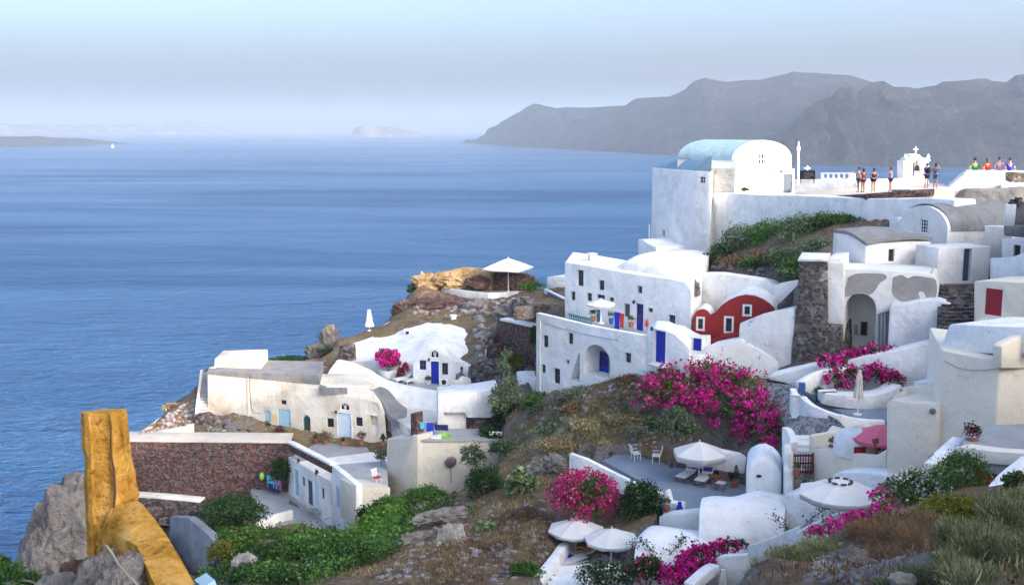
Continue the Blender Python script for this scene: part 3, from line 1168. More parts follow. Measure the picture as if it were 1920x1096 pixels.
def door(par, body, w, x0, y0, x1, y1, mat='blue', planks=4, depth=0.14, frame=None, glazed=None, handle=True, carve_it=True, leaf_open=0, label=None):
    u0, u1, z0, z1 = w.rect(x0, y0, x1, y1)
    if carve_it and body is not None:
        carve(body, w, [(u0, z0), (u1, z0), (u1, z1), (u0, z1)], depth)
        off = -depth + 0.06
    else:
        off = 0.05
    bm = bmesh.new()
    if glazed:
        ring_frame(bm, w, u0 + 0.002, u1 - 0.002, z0 + 0.002, z1 - 0.002, off, 0.10, 0.05, glazed)
        zk = z0 + (z1 - z0) * 0.34
        add_prism(bm, [w.w(u0 + .1, z0 + .1, off - .01), w.w(u1 - .1, z0 + .1, off - .01), w.w(u1 - .1, zk, off - .01), w.w(u0 + .1, zk, off - .01)], -w.n * 0.03)
    else:
        g = 0.012
        for i in range(planks):
            a = u0 + (u1 - u0) * i / planks + g / 2
            b = u0 + (u1 - u0) * (i + 1) / planks - g / 2
            add_prism(bm, [w.w(a, z0 + .002, off), w.w(b, z0 + .002, off), w.w(b, z1 - .002, off), w.w(a, z1 - .002, off)], -w.n * 0.045)
        add_prism(bm, [w.w(u0 + .004, z0 + .004, off - .02), w.w(u1 - .004, z0 + .004, off - .02), w.w(u1 - .004, z1 - .004, off - .02), w.w(u0 + .004, z1 - .004, off - .02)], -w.n * 0.03)
    o = bm_obj('door', bm, M[mat], par, smooth=0)
    if label:
        o['label'] = label
    if glazed:
        bm = bmesh.new()
        add_prism(bm, [w.w(u0 + .09, z0 + .09, off - .026), w.w(u1 - .09, z0 + .09, off - .026), w.w(u1 - .09, z1 - .09, off - .026), w.w(u0 + .09, z1 - .09, off - .026)], -w.n * 0.01)
        bm_obj('pane', bm, M['glass'], o, smooth=0)
    if handle:
        bm = bmesh.new()
        q = w.w(u1 - 0.12, z0 + (z1 - z0) * 0.47, off + 0.03)
        add_box(bm, q, 0.05, 0.05, 0.14)
        bm_obj('handle', bm, M['dark_metal'], o, smooth=0)
    if frame:
        bm = bmesh.new()
        fw = 0.09
        for a, b, c, d in ((u0 - fw, u0 - .003, z0, z1 + fw), (u1 + .003, u1 + fw, z0, z1 + fw), (u0 - .003, u1 + .003, z1 + .003, z1 + fw)):
            add_prism(bm, [w.w(a, c, 0.03), w.w(b, c, 0.03), w.w(b, d, 0.03), w.w(a, d, 0.03)], -w.n * 0.06)
        bm_obj('door_frame', bm, M[frame], o, smooth=0)
    return o


def slab(name, w, out, depth, mat, par=None, bevel=0.05, ext=None, smooth=38, zbot=None, seg=2):
    """solid whose face is the outline `out` (picture points on wall plane w), running back by depth"""
    pts = [w.p(x, y) for x, y in out]
    if zbot is not None:
        for i in zbot[1]:
            pts[i].z = zbot[0]
    bm = bmesh.new()
    add_prism(bm, pts, ext if ext is not None else -w.n * depth)
    return bm_obj(name, bm, M[mat], par, smooth, bevel, seg)


def slab_uz(name, w, out, depth, mat, par=None, bevel=0.05, ext=None, off=0.0, smooth=38):
    bm = bmesh.new()
    add_prism(bm, [w.w(u, z, off) for u, z in out], ext if ext is not None else -w.n * depth)
    return bm_obj(name, bm, M[mat], par, smooth, bevel)


def block(name, tops, zbot, mat, par=None, bevel=0.06, back=None, smooth=38, seg=2):
    """solid under a polygon of roof corners (world points); back: vector added to the reversed front points"""
    t = [Vector(p) for p in tops]
    if back is not None:
        t = t + [p + back for p in reversed(t)]
    bm = bmesh.new()
    a = [bm.verts.new(p) for p in t]
    b = [bm.verts.new((p.x, p.y, zbot)) for p in t]
    bm.faces.new(a)
    bm.faces.new(list(reversed(b)))
    n = len(t)
    for i in range(n):
        bm.faces.new((a[i], b[i], b[(i + 1) % n], a[(i + 1) % n]))
    return bm_obj(name, bm, M[mat], par, smooth, bevel, seg)


def parapet(name, pts, width, height, mat, par=None, bevel=0.05, down=0.0):
    """low wall following world points (its foot), real thickness"""
    bm = bmesh.new()
    P = [Vector(p) for p in pts]
    L, Rr = [], []
    for i, p in enumerate(P):
        d = (P[min(i + 1, len(P) - 1)] - P[max(i - 1, 0)])
        d.z = 0
        d.normalize()
        nrm = Vector((-d.y, d.x, 0)) * width / 2
        L.append(p + nrm)
        Rr.append(p - nrm)
    hs = height if isinstance(height, (list, tuple)) else [height] * len(P)
    up = [Vector((0, 0, h)) for h in hs]
    dn = Vector((0, 0, -down))
    vt = [(bm.verts.new(L[i] + up[i]), bm.verts.new(Rr[i] + up[i]), bm.verts.new(L[i] + dn), bm.verts.new(Rr[i] + dn)) for i in range(len(P))]
    for i in range(len(P) - 1):
        a, b = vt[i], vt[i + 1]
        bm.faces.new((a[0], a[1], b[1], b[0]))
        bm.faces.new((a[2], b[2], b[3], a[3]))
        bm.faces.new((a[0], b[0], b[2], a[2]))
        bm.faces.new((a[1], a[3], b[3], b[1]))
    for e in (vt[0], vt[-1]):
        bm.faces.new((e[0], e[2], e[3], e[1]))
    return bm_obj(name, bm, M[mat], par, 38, bevel)


def shell(bm, inn, out, lv):
    n = len(inn)
    r = [[bm.verts.new(p) for p in inn], [bm.verts.new(p) for p in out], [bm.verts.new(p + lv) for p in out], [bm.verts.new(p + lv) for p in inn]]
    for i in range(n - 1):
        for a, b in ((0, 1), (1, 2), (2, 3), (3, 0)):
            bm.faces.new((r[a][i], r[a][i + 1], r[b][i + 1], r[b][i]))
    for i in (0, n - 1):
        bm.faces.new((r[0][i], r[1][i], r[2][i], r[3][i]))


def vault_roof(name, w, arch_uz, length_vec, mat, par, over=0.06, thick=0.09):
    """curved roof skin lying on an arch outline (list of (u, z) from one eave over the crown to the other)"""
    bm = bmesh.new()
    n = len(arch_uz)
    cu = sum(p[0] for p in arch_uz) / n
    cz = min(p[1] for p in arch_uz)
    inn = [w.w(u, z, over) for u, z in arch_uz]
    out = []
    for i, (u, z) in enumerate(arch_uz):
        a = arch_uz[max(i - 1, 0)]
        b = arch_uz[min(i + 1, n - 1)]
        tx, tz = b[0] - a[0], b[1] - a[1]
        L = math.hypot(tx, tz) or 1
        nx2, nz2 = -tz / L, tx / L
        if nz2 < 0 or (abs(nz2) < 1e-3 and nx2 * (u - cu) < 0):
            nx2, nz2 = -nx2, -nz2
        out.append(w.w(u + nx2 * thick, z + nz2 * thick, over))
    lv = length_vec.normalized() * (length_vec.length + over)
    shell(bm, inn, out, lv)
    return bm_obj(name, bm, M[mat], par, 38)


def arc_uz(u0, u1, zs, h, n=16):
    c, r = (u0 + u1) / 2, (u1 - u0) / 2
    return [(c - r * math.cos(math.pi * i / n), zs + h * math.sin(math.pi * i / n)) for i in range(n + 1)]
# ================================================================== LEFT SIDE
V = Vector
UP = V((0, 0, 1))

# ---------------- old beige house on the terrace edge
wA = Wall((389, 770, 91), (598, 822, 87))
bh = thing('beige_house', 'long weathered beige house with light blue doors above the red stone wall', 'house', wA.w(0, wA.a.z))
o = slab('wall', wA, [(389, 697), (466, 700), (598, 703), (598, 726), (640, 725), (684, 726), (700, 736), (713, 752), (721, 772), (725, 822), (725, 850), (389, 850)], 0, 'beige', bh, 0.05, ext=V((-0.6, 5.0, 0)))
door(bh, o, wA, 521, 767, 545, 817, 'sky_blue', 5, frame=None)
window(bh, o, wA, 495, 769, 508, 791, 'sky_blue', 'sky_blue', (1, 0))
window(bh, o, wA, 527, 749.5, 537, 758, 'wood_dark', 'void', (0, 0))
arch_window(bh, o, wA, 567, 777, 582, 811, 'sky_blue', 'dark_green', fan=False)
door(bh, o, wA, 634, 774, 659, 823, 'pale_blue', 4, frame='white_paint')
arch_window(bh, o, wA, 637, 755, 655, 769, 'white_paint', 'glass', k=0.95)
window(bh, o, wA, 612, 783, 626, 802, 'cream_paint', 'glass', (0, 0))
window(bh, o, wA, 666, 781, 680, 800, 'cream_paint', 'glass', (0, 0))
u0, u1, z0, z1 = wA.rect(693, 779, 709, 816)
carve(o, wA, [(u0, z0), (u1, z0), (u1, z1), (u0, z1)], 0.5)
door(bh, None, wA.shift(-0.42), 694, 796, 709, 816, 'white_paint', 3, carve_it=False, handle=False)
carve(o, wA, arch_pts(wA, 686, 753, 712, 776), 0.09)
# plinth and pilaster joints
slab('pilaster', wA.shift(0.04), [(463, 701), (467, 701), (467, 807), (463, 805)], 0.12, 'beige', bh, 0.02)
# flat roof with upstand and the raised roof room
rz_ = wA.p(466, 700).z
rpts = [wA.p(388, 697, 0.06), wA.p(466, 700, 0.06), wA.p(599, 703.5, 0.06)]
for p_ in rpts:
    p_.z += 0.03
block('roof', rpts, rz_ - 0.35, 'grey_roof', bh, 0.0, back=V((-0.6, 5.3, 0)))
wR = Wall((400, 694, 92.5), (490, 694, 90.8))
ro = slab('roof_room', wR, [(402, 672), (489, 670), (490, 700), (400, 700)], 0, 'beige', bh, 0.1, ext=V((-0.2, 3.6, 0)))
slab('roof_room_ledge', wR.shift(0.25), [(391, 689), (402, 687), (402, 700), (391, 700)], 1.2, 'beige', bh, 0.05)
# receding right-hand wing with its stepped grey roof
wB = Wall((724, 822, 86.4), (769, 822, 81.5))
o = slab('wing_wall', wB, [(716, 752), (726, 772), (740, 783), (760, 797), (769, 802), (769, 850), (716, 850)], 0, 'beige', bh, 0.05, ext=V((4.5, 4.5, 0)))
door(bh, o, wB, 727, 790, 735, 822, 'pale_blue', 2, handle=False)
window(bh, o, wB, 740, 800, 745, 822, 'pale_blue', 'pale_blue', (0, 0))
window(bh, o, wB, 754, 812, 757, 819, 'wood_dark', 'void', (0, 0), th=0.03)
bm = bmesh.new()
add_loft(bm, [[at(598, 727, 86.5), at(650, 727, 86), at(690, 728, 85.6), at(716, 752, 85.0), at(728, 775, 84.5), at(748, 790, 83.6), at(770, 803, 82.2)],
              [at(600, 716, 89), at(650, 722, 88.6), at(712, 726, 88.4), at(735, 745, 87.5), at(752, 765, 86.4), at(772, 783, 85), at(790, 796, 84)],
              [at(602, 708, 92), at(655, 716, 92), at(715, 722, 92), at(745, 738, 91), at(770, 758, 90), at(792, 775, 88.5), at(800, 790, 87)]], 4, 3, 0.5, 0.12)
bm_obj('vault_roof', bm, M['grey_roof'], bh, 50)

# outdoor stair and its wall at the house's west end
st = thing('outdoor_stairs', 'narrow stone stairs climbing beside the west end of the beige house', 'stairs', at(380, 774, 91))
bm = bmesh.new()
for i in range(13):
    t = i / 12
    a = at(374, 770, 90.6).lerp(at(381, 700, 94.6), t)
    add_box(bm, a + V((0.2, 0, -0.6)), 1.0, 0.36, 1.4, rz=0.1)
bm_obj('steps', bm, M['grey_floor'], st, 0)
bm = bmesh.new()
a, b = at(366, 776, 90.2), at(376, 698, 94.6)
for t0, t1 in ((0, .5), (.5, 1)):
    p, q = a.lerp(b, t0), a.lerp(b, t1)
    add_prism(bm, [p + V((0, 0, -1.2)), q + V((0, 0, -1.2)), q + V((0, 0, .25)), p + V((0, 0, .25))], V((0.22, 0, 0)))
bm_obj('side_wall', bm, M['cream_dark'], st, 30)

# rubble wall under the beige house's west corner + broken white-capped walls on the cliff edge
wq = Wall((362, 790, 90.2), (470, 808, 88.2))
tag(slab('rubble_wall', wq, [(362, 776), (380, 775), (410, 790), (432, 803), (470, 805), (470, 845), (362, 845)], 0.8, 'dark_stone', None, 0.1), 'sloping dark rubble wall under the west corner of the beige house', 'wall')
p1 = [at(272, 812, 89), at(300, 790, 91.5), at(322, 775, 93), at(352, 765, 93.5), at(366, 752, 95)]
tag(parapet('ruined_wall', p1, 0.5, 0.25, 'path_floor', None, 0.08, 1.6), 'broken whitish wall running up the cliff edge beside the stone stairs', 'wall')
p2 = [at(280, 818, 88.4), at(310, 812, 88.6), at(345, 806, 88.8), at(364, 800, 89)]
tag(parapet('kerb_wall', p2, 0.7, 0.3, 'path_floor', None, 0.08, 0.8), 'low pale kerb beside the dusty yard left of the rubble wall', 'wall')

# ---------------- red stone retaining wall with the terrace path on top
wC = Wall((248, 850, 86), (541, 850, 83))
tag(slab('retaining_wall', wC, [(230, 826), (541, 829), (541, 950), (440, 952), (230, 938)], 1.2, 'red_stone', None, 0.05), 'high retaining wall of dark red volcanic stone below the terrace path', 'wall')
ptop = [wC.p(228, 826, 0.12), wC.p(545, 829, 0.12)]
zt = (ptop[0].z + ptop[1].z) / 2
for p_ in ptop:
    p_.z += 0.05
bm = bmesh.new()
add_prism(bm, ptop + [p + V((-0.3, 2.6, 0)) for p in reversed(ptop)], V((0, 0, -0.14)))
kind(bm_obj('path', bm, M['path_floor'], None, 30, 0.03), 'structure')
wC2 = wC.shift(0.9)
tag(slab('lower_wall', wC2, [(230, 930), (300, 934), (372, 940), (372, 985), (230, 985)], 0.9, 'dark_stone', None, 0.05), 'lower dark stone wall with pale ledge under the red retaining wall', 'wall')
bm = bmesh.new()
add_prism(bm, [wC2.p(228, 926, .05), wC2.p(300, 931, .05), wC2.p(374, 938, .05), wC2.p(374, 942, .05), wC2.p(300, 935, .05), wC2.p(228, 930, .05)], -wC2.n * 1.1)
tag(bm_obj('stone_ledge', bm, M['white_worn'], None, 30, 0.02), 'thin whitish ledge capping the lower dark stone wall', 'ledge')
wC3 = Wall((320, 1000, 74), (425, 1050, 66))
tag(slab('plastered_wall', wC3, [(318, 968), (352, 970), (388, 1000), (425, 1042), (428, 1070), (318, 1075)], 0.6, 'grey_plaster', None, 0.06), 'dim bluish grey plastered wall dropping behind the green vines', 'wall')

# ---------------- lower white house with blue doors, two roof terraces
wD = Wall((543, 926, 82.5), (620, 962, 75.2))
lh = thing('terrace_house', 'low white house with blue doors and a flat roof terrace below the beige house', 'house', wD.w(0, wD.a.z))
o = slab('wall', wD, [(541, 856), (612, 898), (621, 903), (621, 985), (541, 960)], 0, 'white_worn', lh, 0.0, ext=V((7.5, 3.5, 0)))
door(lh, o, wD, 552, 880, 560, 929, 'sky_blue', 2)
window(lh, o, wD, 565, 893, 572, 912, 'sky_blue', 'teal', (0, 0))
door(lh, o, wD, 577, 900, 586, 946, 'slate_blue', 2)
door(lh, o, wD, 589, 900, 597, 948, 'pale_blue', 2)
window(lh, o, wD, 603, 914, 608, 935, 'slate_blue', 'glass', (0, 0))
window(lh, o, wD, 555, 860, 559, 869, 'slate_blue', 'void', (0, 0), th=.03)
window(lh, o, wD, 589, 881, 594, 892, 'slate_blue', 'void', (0, 0), th=.03)
tz = at(575, 832, 82).z - 0.5
a0, a1 = wD.p(541, 831, .05), wD.p(621, 872, .05)
for nm, mat, hgt, th_, off in (('parapet_band', 'red_stone', (-.55, .0), .24, .03), ('coping', 'white', (.0, .16), .40, .08)):
    bm = bmesh.new()
    p, q = a0 + wD.n * off, a1 + wD.n * off
    add_prism(bm, [p + UP * hgt[0], q + UP * hgt[0], q + UP * hgt[1], p + UP * hgt[1]], -wD.n * (th_ + off))
    bm_obj(nm, bm, M[mat], lh, 30)
wE = Wall((623, 965, 75.0), (667, 978, 70.6))
o = slab('lower_wall', wE, [(622, 872), (640, 886), (655, 899), (668, 909), (668, 1000), (622, 1000)], 0, 'white_worn', lh, 0.05, ext=V((0.4, 0.2, 0)))
door(lh, o, wE, 630, 912, 637, 953, 'sky_blue', 2)
door(lh, o, wE, 638.5, 914, 645, 956, 'pale_blue', 2)
door(lh, o, wE, 651, 928, 656, 968, 'pale_blue', 2)
door(lh, o, wE, 658, 935, 663, 972, 'slate_blue', 1)
wF = Wall((668, 960, 70.5), (735, 960, 72.2))
slab('end_wall', wF, [(667, 911), (732, 913), (732, 985), (667, 985)], 2.2, 'beige_grey', lh, 0.06)
# upper roof terrace floor, low dividing steps and lower roof floor
fl = [at(545, 838, 82.2), at(598, 824, 86.4), at(724, 823, 85.6), at(724, 868, 77.5), at(615, 873, 76.2)]
zf = wA.p(600, 824).z
fl = [V((p.x, p.y, zf + 0.02)) for p in fl]
block('roof_terrace', fl, zf - 0.4, 'grey_floor', lh, 0.02)
zf2 = at(690, 905, 73.0).z
fl2 = [V((p.x, p.y, zf2)) for p in (at(628, 873, 77.2), at(724, 862, 78.2), at(728, 912, 73.0), at(669, 908, 71.2))]
block('lower_roof', fl2, zf2 - 0.5, 'grey_floor', lh, 0.03)
bm = bmesh.new()
for k, (x0, y0, x1, y1, Y) in enumerate(((618, 869, 690, 862, 77.0), (640, 880, 705, 870, 76.0))):
    a, b = at(x0, y0, Y), at(x1, y1, Y + 1.2)
    a.z = b.z = zf + 0.12 - 0.42 * k
    add_prism(bm, [a, b, b + UP * -0.8, a + UP * -0.8], V((-.1, .6, 0)))
bm_obj('step', bm, M['white_worn'], lh, 30, 0.03)

# ---------------- tall beige walls right of the terraces, with the round vent
wG = Wall((725, 930, 76), (783, 930, 74))
tw = thing('beige_walls', 'tall plain beige garden walls with a round grey vent beside the vines', 'wall', wG.w(0, wG.a.z))
slab('corner_wall', wG, [(725, 822), (770, 821), (770, 816), (783, 816), (783, 960), (725, 960)], 1.6, 'beige_grey', tw, 0.06)
wH = Wall((783, 930, 74.2), (937, 880, 76))
slab('long_wall', wH, [(783, 827), (937, 826), (937, 910), (860, 940), (783, 975)], 0.7, 'beige_grey', tw, 0.06)
bm = bmesh.new()
q = wH.p(845, 865, 0.1)
add_lathe(bm, [(0.40, 0), (0.42, 0.05), (0.30, 0.09), (0, 0.10)], (0, 0, 0), 20)
Mx = Matrix.Translation(q) @ wH.n.to_track_quat('Z', 'Y').to_matrix().to_4x4()
bm.transform(Mx)
bm_obj('round_vent', bm, M['metal'], tw, 30)
bm = bmesh.new()
add_tube(bm, [wH.p(845, 875, .06), wH.p(846, 905, .06)], 0.02, 6)
bm_obj('cable', bm, M['dark_metal'], tw, 30)
bm = bmesh.new()
add_prism(bm, [wH.p(781, 824, .1), wH.p(938, 823, .1), wH.p(938, 827, .1), wH.p(781, 828, .1)], -wH.n * 3)
bm_obj('terrace_floor', bm, M['grey_floor'], tw, 30)
# chimney pillar on the corner and the washing terrace
wG2 = wG.shift(-0.4)
tag(slab('chimney', wG2, [(769, 775), (780, 773), (782, 820), (770, 820)], 0.7, 'red_stone', None, 0.06), 'small red stone chimney pillar at the corner of the beige wall', 'chimney')

# ---------------- courtyard floor below the red wall
zc = at(560, 955, 79).z
kind(block('courtyard_floor', [V((p.x, p.y, zc + 0.03)) for p in (at(470, 930, 84), at(541, 926, 83.5), at(612, 964, 76.5), at(664, 985, 71.5), at(640, 1000, 70.5), at(560, 968, 75), at(480, 960, 77))], zc - 1.5, 'grey_floor', None, 0.02), 'structure')
p = [at(482, 990, 74.5), at(505, 978, 76), at(548, 966, 77)]
tag(parapet('garden_wall', p, 0.35, 0.45, 'white_worn', None, 0.05, 1.0), 'low whitish garden wall edging the courtyard above the vines', 'wall')

# ---------------- cave house: white skin over the slope, facade with blue door
wI = Wall((774, 725, 92.5), (905, 725, 91.5))
ch = thing('cave_house', 'white cave house with a royal blue door and fan light under a swept white roof', 'house', wI.w(0, wI.a.z))
wI2 = wI.shift(0.0)
o = slab('wall', wI, [(774, 681), (795, 664), (812, 655), (832, 661), (850, 676), (884, 684), (884, 740), (774, 740)], 2.0, 'white', ch, 0.08)
door(ch, o, wI, 808, 677, 823, 721, 'blue', 3, frame='white_paint')
arch_window(ch, o, wI, 807, 656, 823, 671, 'white_paint', 'glass')
window(ch, o, wI, 786.5, 675, 799, 693, 'blue_worn', 'glass', (1, 1))
window(ch, o, wI, 828.5, 680, 840, 702, 'slate_blue', 'glass', (1, 0))
window(ch, o, wI, 863, 687, 868, 699, 'slate_blue', 'glass', (0, 0), th=.04)
bm = bmesh.new()
add_loft(bm, [
    [at(642, 676, 97), at(668, 676, 97), at(700, 676, 96), at(735, 672, 95), at(775, 680, 93.6), at(795, 663, 93.4), at(812, 653.5, 93.4), at(832, 659.5, 93.3), at(850, 673.5, 93.2), at(884, 683, 93.2)],
    [at(638, 660, 99), at(665, 657, 99), at(700, 655, 98.5), at(740, 652, 97), at(778, 655, 94.5), at(800, 646, 94), at(820, 642, 94), at(845, 646, 94), at(870, 658, 94), at(908, 673, 94)],
    [at(642, 644, 102), at(668, 638, 102), at(700, 634, 101.5), at(740, 630, 101), at(780, 630, 99), at(805, 626, 98.5), at(830, 624, 98), at(858, 626, 98), at(885, 634, 98), at(918, 648, 98)],
    [at(650, 634, 105), at(672, 628, 105), at(702, 619, 105), at(728, 609, 105.5), at(764, 606, 104), at(805, 606, 103), at(835, 606, 102.5), at(864, 607, 102.3), at(890, 614, 102), at(926, 626, 101)],
    [at(658, 631, 106), at(676, 625, 106), at(704, 616, 106.5), at(741, 597, 107.5), at(762, 591, 107), at(805, 591, 106.5), at(840, 591, 106), at(866, 591, 105.6), at(884, 608, 104), at(926, 622, 102)],
], 4, 4, 1.6, 0.1)
bm_obj('swept_roof', bm, M['white'], ch, 60)
bm = bmesh.new()
add_lathe(bm, [(0.42, -0.2), (0.40, 0.25), (0.30, 0.48), (0, 0.55)], at(763, 626, 101), 14)
vt = bm_obj('roof_vent', bm, M['white'], ch, 40)
bm = bmesh.new()
add_box(bm, at(764, 624, 100.55), 0.3, 0.1, 0.35)
bm_obj('vent_mouth', bm, M['void'], vt, 0)
# swept white boundary wall in front
bm = bmesh.new()
top = [(632, 675, 96), (645, 679, 95.2), (662, 684, 94.4), (690, 697, 93.0), (715, 712, 91.5), (745, 722, 90.0), (785, 730, 88.6), (822, 737, 87.3)]
bot = [(606, 717, 90.5), (640, 722, 90.2), (680, 724, 89.6), (715, 738, 88.8), (742, 752, 88.0), (768, 775, 87.2), (792, 789, 86.6), (822, 794, 86.2)]
tp = spline([at(*p) for p in top], 5)
bp = spline([at(*p) for p in bot], 5)
mid = [a.lerp(b, 0.5) + UP * 0.18 for a, b in zip(tp, bp)]
back = [a + V((0.15, 0.9, -0.05)) for a in tp]
low = [a + V((0.2, 0.9, -2.2)) for a in tp]
bl = [b + V((0.1, 0.4, -1.4)) for b in bp]
rows = [bl, bp, mid, tp, back, low]
vv = [[bm.verts.new(p) for p in r] for r in rows]
for j in range(len(rows)):
    k = (j + 1) % len(rows)
    for i in range(len(tp) - 1):
        bm.faces.new((vv[j][i], vv[j][i + 1], vv[k][i + 1], vv[k][i]))
for i in (0, -1):
    bm.faces.new([vv[j][i] for j in range(len(rows))])
tag(bm_obj('swept_wall', bm, M['white_clean'], None, 45), 'broad swept white wall sloping down in front of the cave house', 'wall')
# cave house terrace floor, side wall, steps and rubble walls
zt_ = wI.p(815, 719).z
kind(block('terrace_floor', [V((p.x, p.y, zt_)) for p in (at(700, 690, 95.5), at(690, 700, 93.4), at(760, 725, 90.2), at(830, 733, 88.5), at(884, 735, 89.5), at(884, 722, 92.6), at(774, 722, 93.2))], zt_ - 0.5, 'grey_floor', None, 0.02), 'structure')
wq = Wall((634, 690, 96.6), (662, 690, 96))
tag(slab('stone_patch', wq, [(636, 648), (660, 646), (662, 676), (633, 676)], 0.6, 'dark_stone', None, 0.03), 'square dark stone patch of wall at the corner of the swept white wall', 'wall')
wq = Wall((884, 730, 90.5), (938, 730, 89))
tag(slab('rubble_wall', wq, [(882, 683), (898, 679), (928, 682), (936, 700), (938, 735), (882, 735)], 2.5, 'dark_stone', None, 0.1), 'dark rubble stone wall standing right of the cave house', 'wall')
wq = Wall((908, 690, 94), (932, 690, 93.4))
tag(slab('rubble_wall', wq, [(913, 650), (930, 646), (934, 690), (908, 690)], 1.6, 'red_stone', None, 0.08), 'reddish rubble wall rising behind the cave house roof edge', 'wall')
sw = thing('white_steps', 'white stair wall with plastered newel blocks at the end of the cave house terrace', 'stairs', at(850, 735, 87.5))
wq = Wall((822, 740, 86.9), (885, 740, 88.2))
slab('stair_wall', wq, [(822, 738), (836, 730), (862, 715), (868, 712), (870, 745), (822, 760)], 0.5, 'white', sw, 0.08)
slab('newel', wq.shift(0.15), [(853, 716), (870, 714), (871, 746), (853, 748)], 0.8, 'cream', sw, 0.06)
slab('end_wall', wq.shift(-0.6), [(864, 710), (871, 706), (880, 708), (884, 712), (884, 740), (864, 742)], 0.5, 'white', sw, 0.08)
# lower plain white block under the steps, with a recessed grey panel
wJ = Wall((822, 800, 78.2), (935, 790, 78.6))
wb = thing('white_wall', 'broad plain white wall with grey panel below the cave house steps', 'wall', wJ.w(0, wJ.a.z))
slab('wall', wJ, [(821, 742), (880, 737), (935, 728), (935, 783), (876, 783), (872, 774), (832, 774), (832, 822), (821, 822)], 3.0, 'white', wb, 0.08)
slab('grey_panel', wJ.shift(-0.5), [(831, 772), (874, 772), (874, 822), (831, 822)], 0.3, 'white_worn', wb, 0.02)
slab('stone_base', wJ.shift(-0.3), [(875, 780), (940, 780), (940, 826), (875, 826)], 0.5, 'dark_stone', wb, 0.05)

# ---------------- far terrace on the headland: rocks, ochre wall, ledges
wK = Wall((783, 545, 114.5), (920, 545, 112))
tag(slab('headland_wall', wK, [(782, 528), (790, 518), (806, 516), (815, 512), (838, 510), (846, 506), (862, 503), (900, 505), (920, 507), (920, 545), (782, 550)], 1.6, 'rock_lit', None, 0.25), 'sunlit ochre rock wall along the headland terrace', 'wall')
wK2 = Wall((918, 545, 113), (1000, 545, 111.5))
tag(slab('headland_wall', wK2, [(919, 508), (950, 511), (985, 514), (1000, 520), (1000, 545), (919, 545)], 0.8, 'red_stone', None, 0.1), 'dark red stone wall behind the large square parasol', 'wall')
zt2 = at(880, 548, 111).z
kind(block('headland_floor', [V((p.x, p.y, zt2)) for p in (at(831, 543, 113), at(916, 558, 109), at(970, 545, 110), at(985, 535, 112), at(840, 535, 114))], zt2 - 0.4, 'grey_floor', None, 0.02), 'structure')
tag(parapet('ledge_wall', [V((p.x, p.y, zt2 - .1)) for p in (at(829, 543, 112.9), at(870, 552, 110.8), at(916, 559, 109), at(945, 553, 109.5), at(972, 544, 110.2))], 0.3, 0.35, 'white_worn', None, 0.04, .6), 'thin pale kerb curving round the front of the headland terrace', 'wall')
wq = Wall((985, 600, 98), (1003, 620, 95))
tag(slab('retaining_wall', Wall((935, 640, 97), (1006, 650, 91)), [(932, 596), (945, 598), (1006, 612), (1006, 700), (940, 700), (926, 652)], 1.2, 'red_stone', None, 0.1), 'red stone retaining wall left of the white house with blue doors', 'wall')
tag(parapet('pale_ledge', [at(945, 598, 96.4), at(975, 604, 94), at(1006, 611, 91.5)], 0.9, 0.12, 'white_worn', None, 0.03, .1), 'pale ledge on top of the red retaining wall', 'ledge')
wq = Wall((965, 620, 99), (1010, 600, 97))
tag(slab('ruined_wall', wq, [(958, 562), (975, 555), (985, 560), (990, 569), (1034, 570), (1034, 585), (985, 590), (985, 600), (958, 600)], 1.0, 'grey_stone', None, 0.15), 'tumbledown grey stone wall above the red retaining wall', 'wall')
wq = Wall((1022, 560, 104), (1059, 575, 98))
rl = thing('terrace_fence', 'low white walled path with dark railings left of the white house', 'fence', at(1030, 565, 103))
slab('wall', wq, [(1020, 541), (1059, 560), (1059, 575), (1020, 556)], 0.3, 'white_worn', rl, 0.03)
slab('railing', wq.shift(.2), [(1026, 547), (1057, 562), (1057, 571), (1026, 556)], 0.1, 'slate_blue', rl, 0.01)
wq = Wall((1018, 530, 108), (1059, 530, 106))
tag(slab('white_wall', wq, [(1025, 519), (1040, 517), (1059, 518), (1059, 545), (1025, 545)], 2, 'white', None, 0.08), 'sunlit white wall block at the edge left of the white house', 'wall')

tag(slab('low_wall', Wall((968, 720, 82), (1003, 725, 79)), [(968, 696), (985, 697), (986, 706), (1003, 712), (1003, 745), (968, 735)], 0.8, 'white', None, 0.06), 'small white wall stub at the corner below the white house', 'wall')
tag(slab('terrace_wall', Wall((925, 700, 90), (1006, 700, 86.5)), [(927, 689), (960, 684), (985, 688), (1006, 690), (1006, 730), (927, 730)], 0.8, 'dark_stone', None, 0.1), 'dark stone terrace wall behind the yellow green reeds', 'wall')
tag(slab('terrace_wall', Wall((1003, 640, 88), (1012, 560, 97)), [(985, 575), (1034, 566), (1034, 590), (985, 600)], 0.8, 'grey_stone', None, 0.1), 'grey stone terrace wall beside the path with dark railings', 'wall')
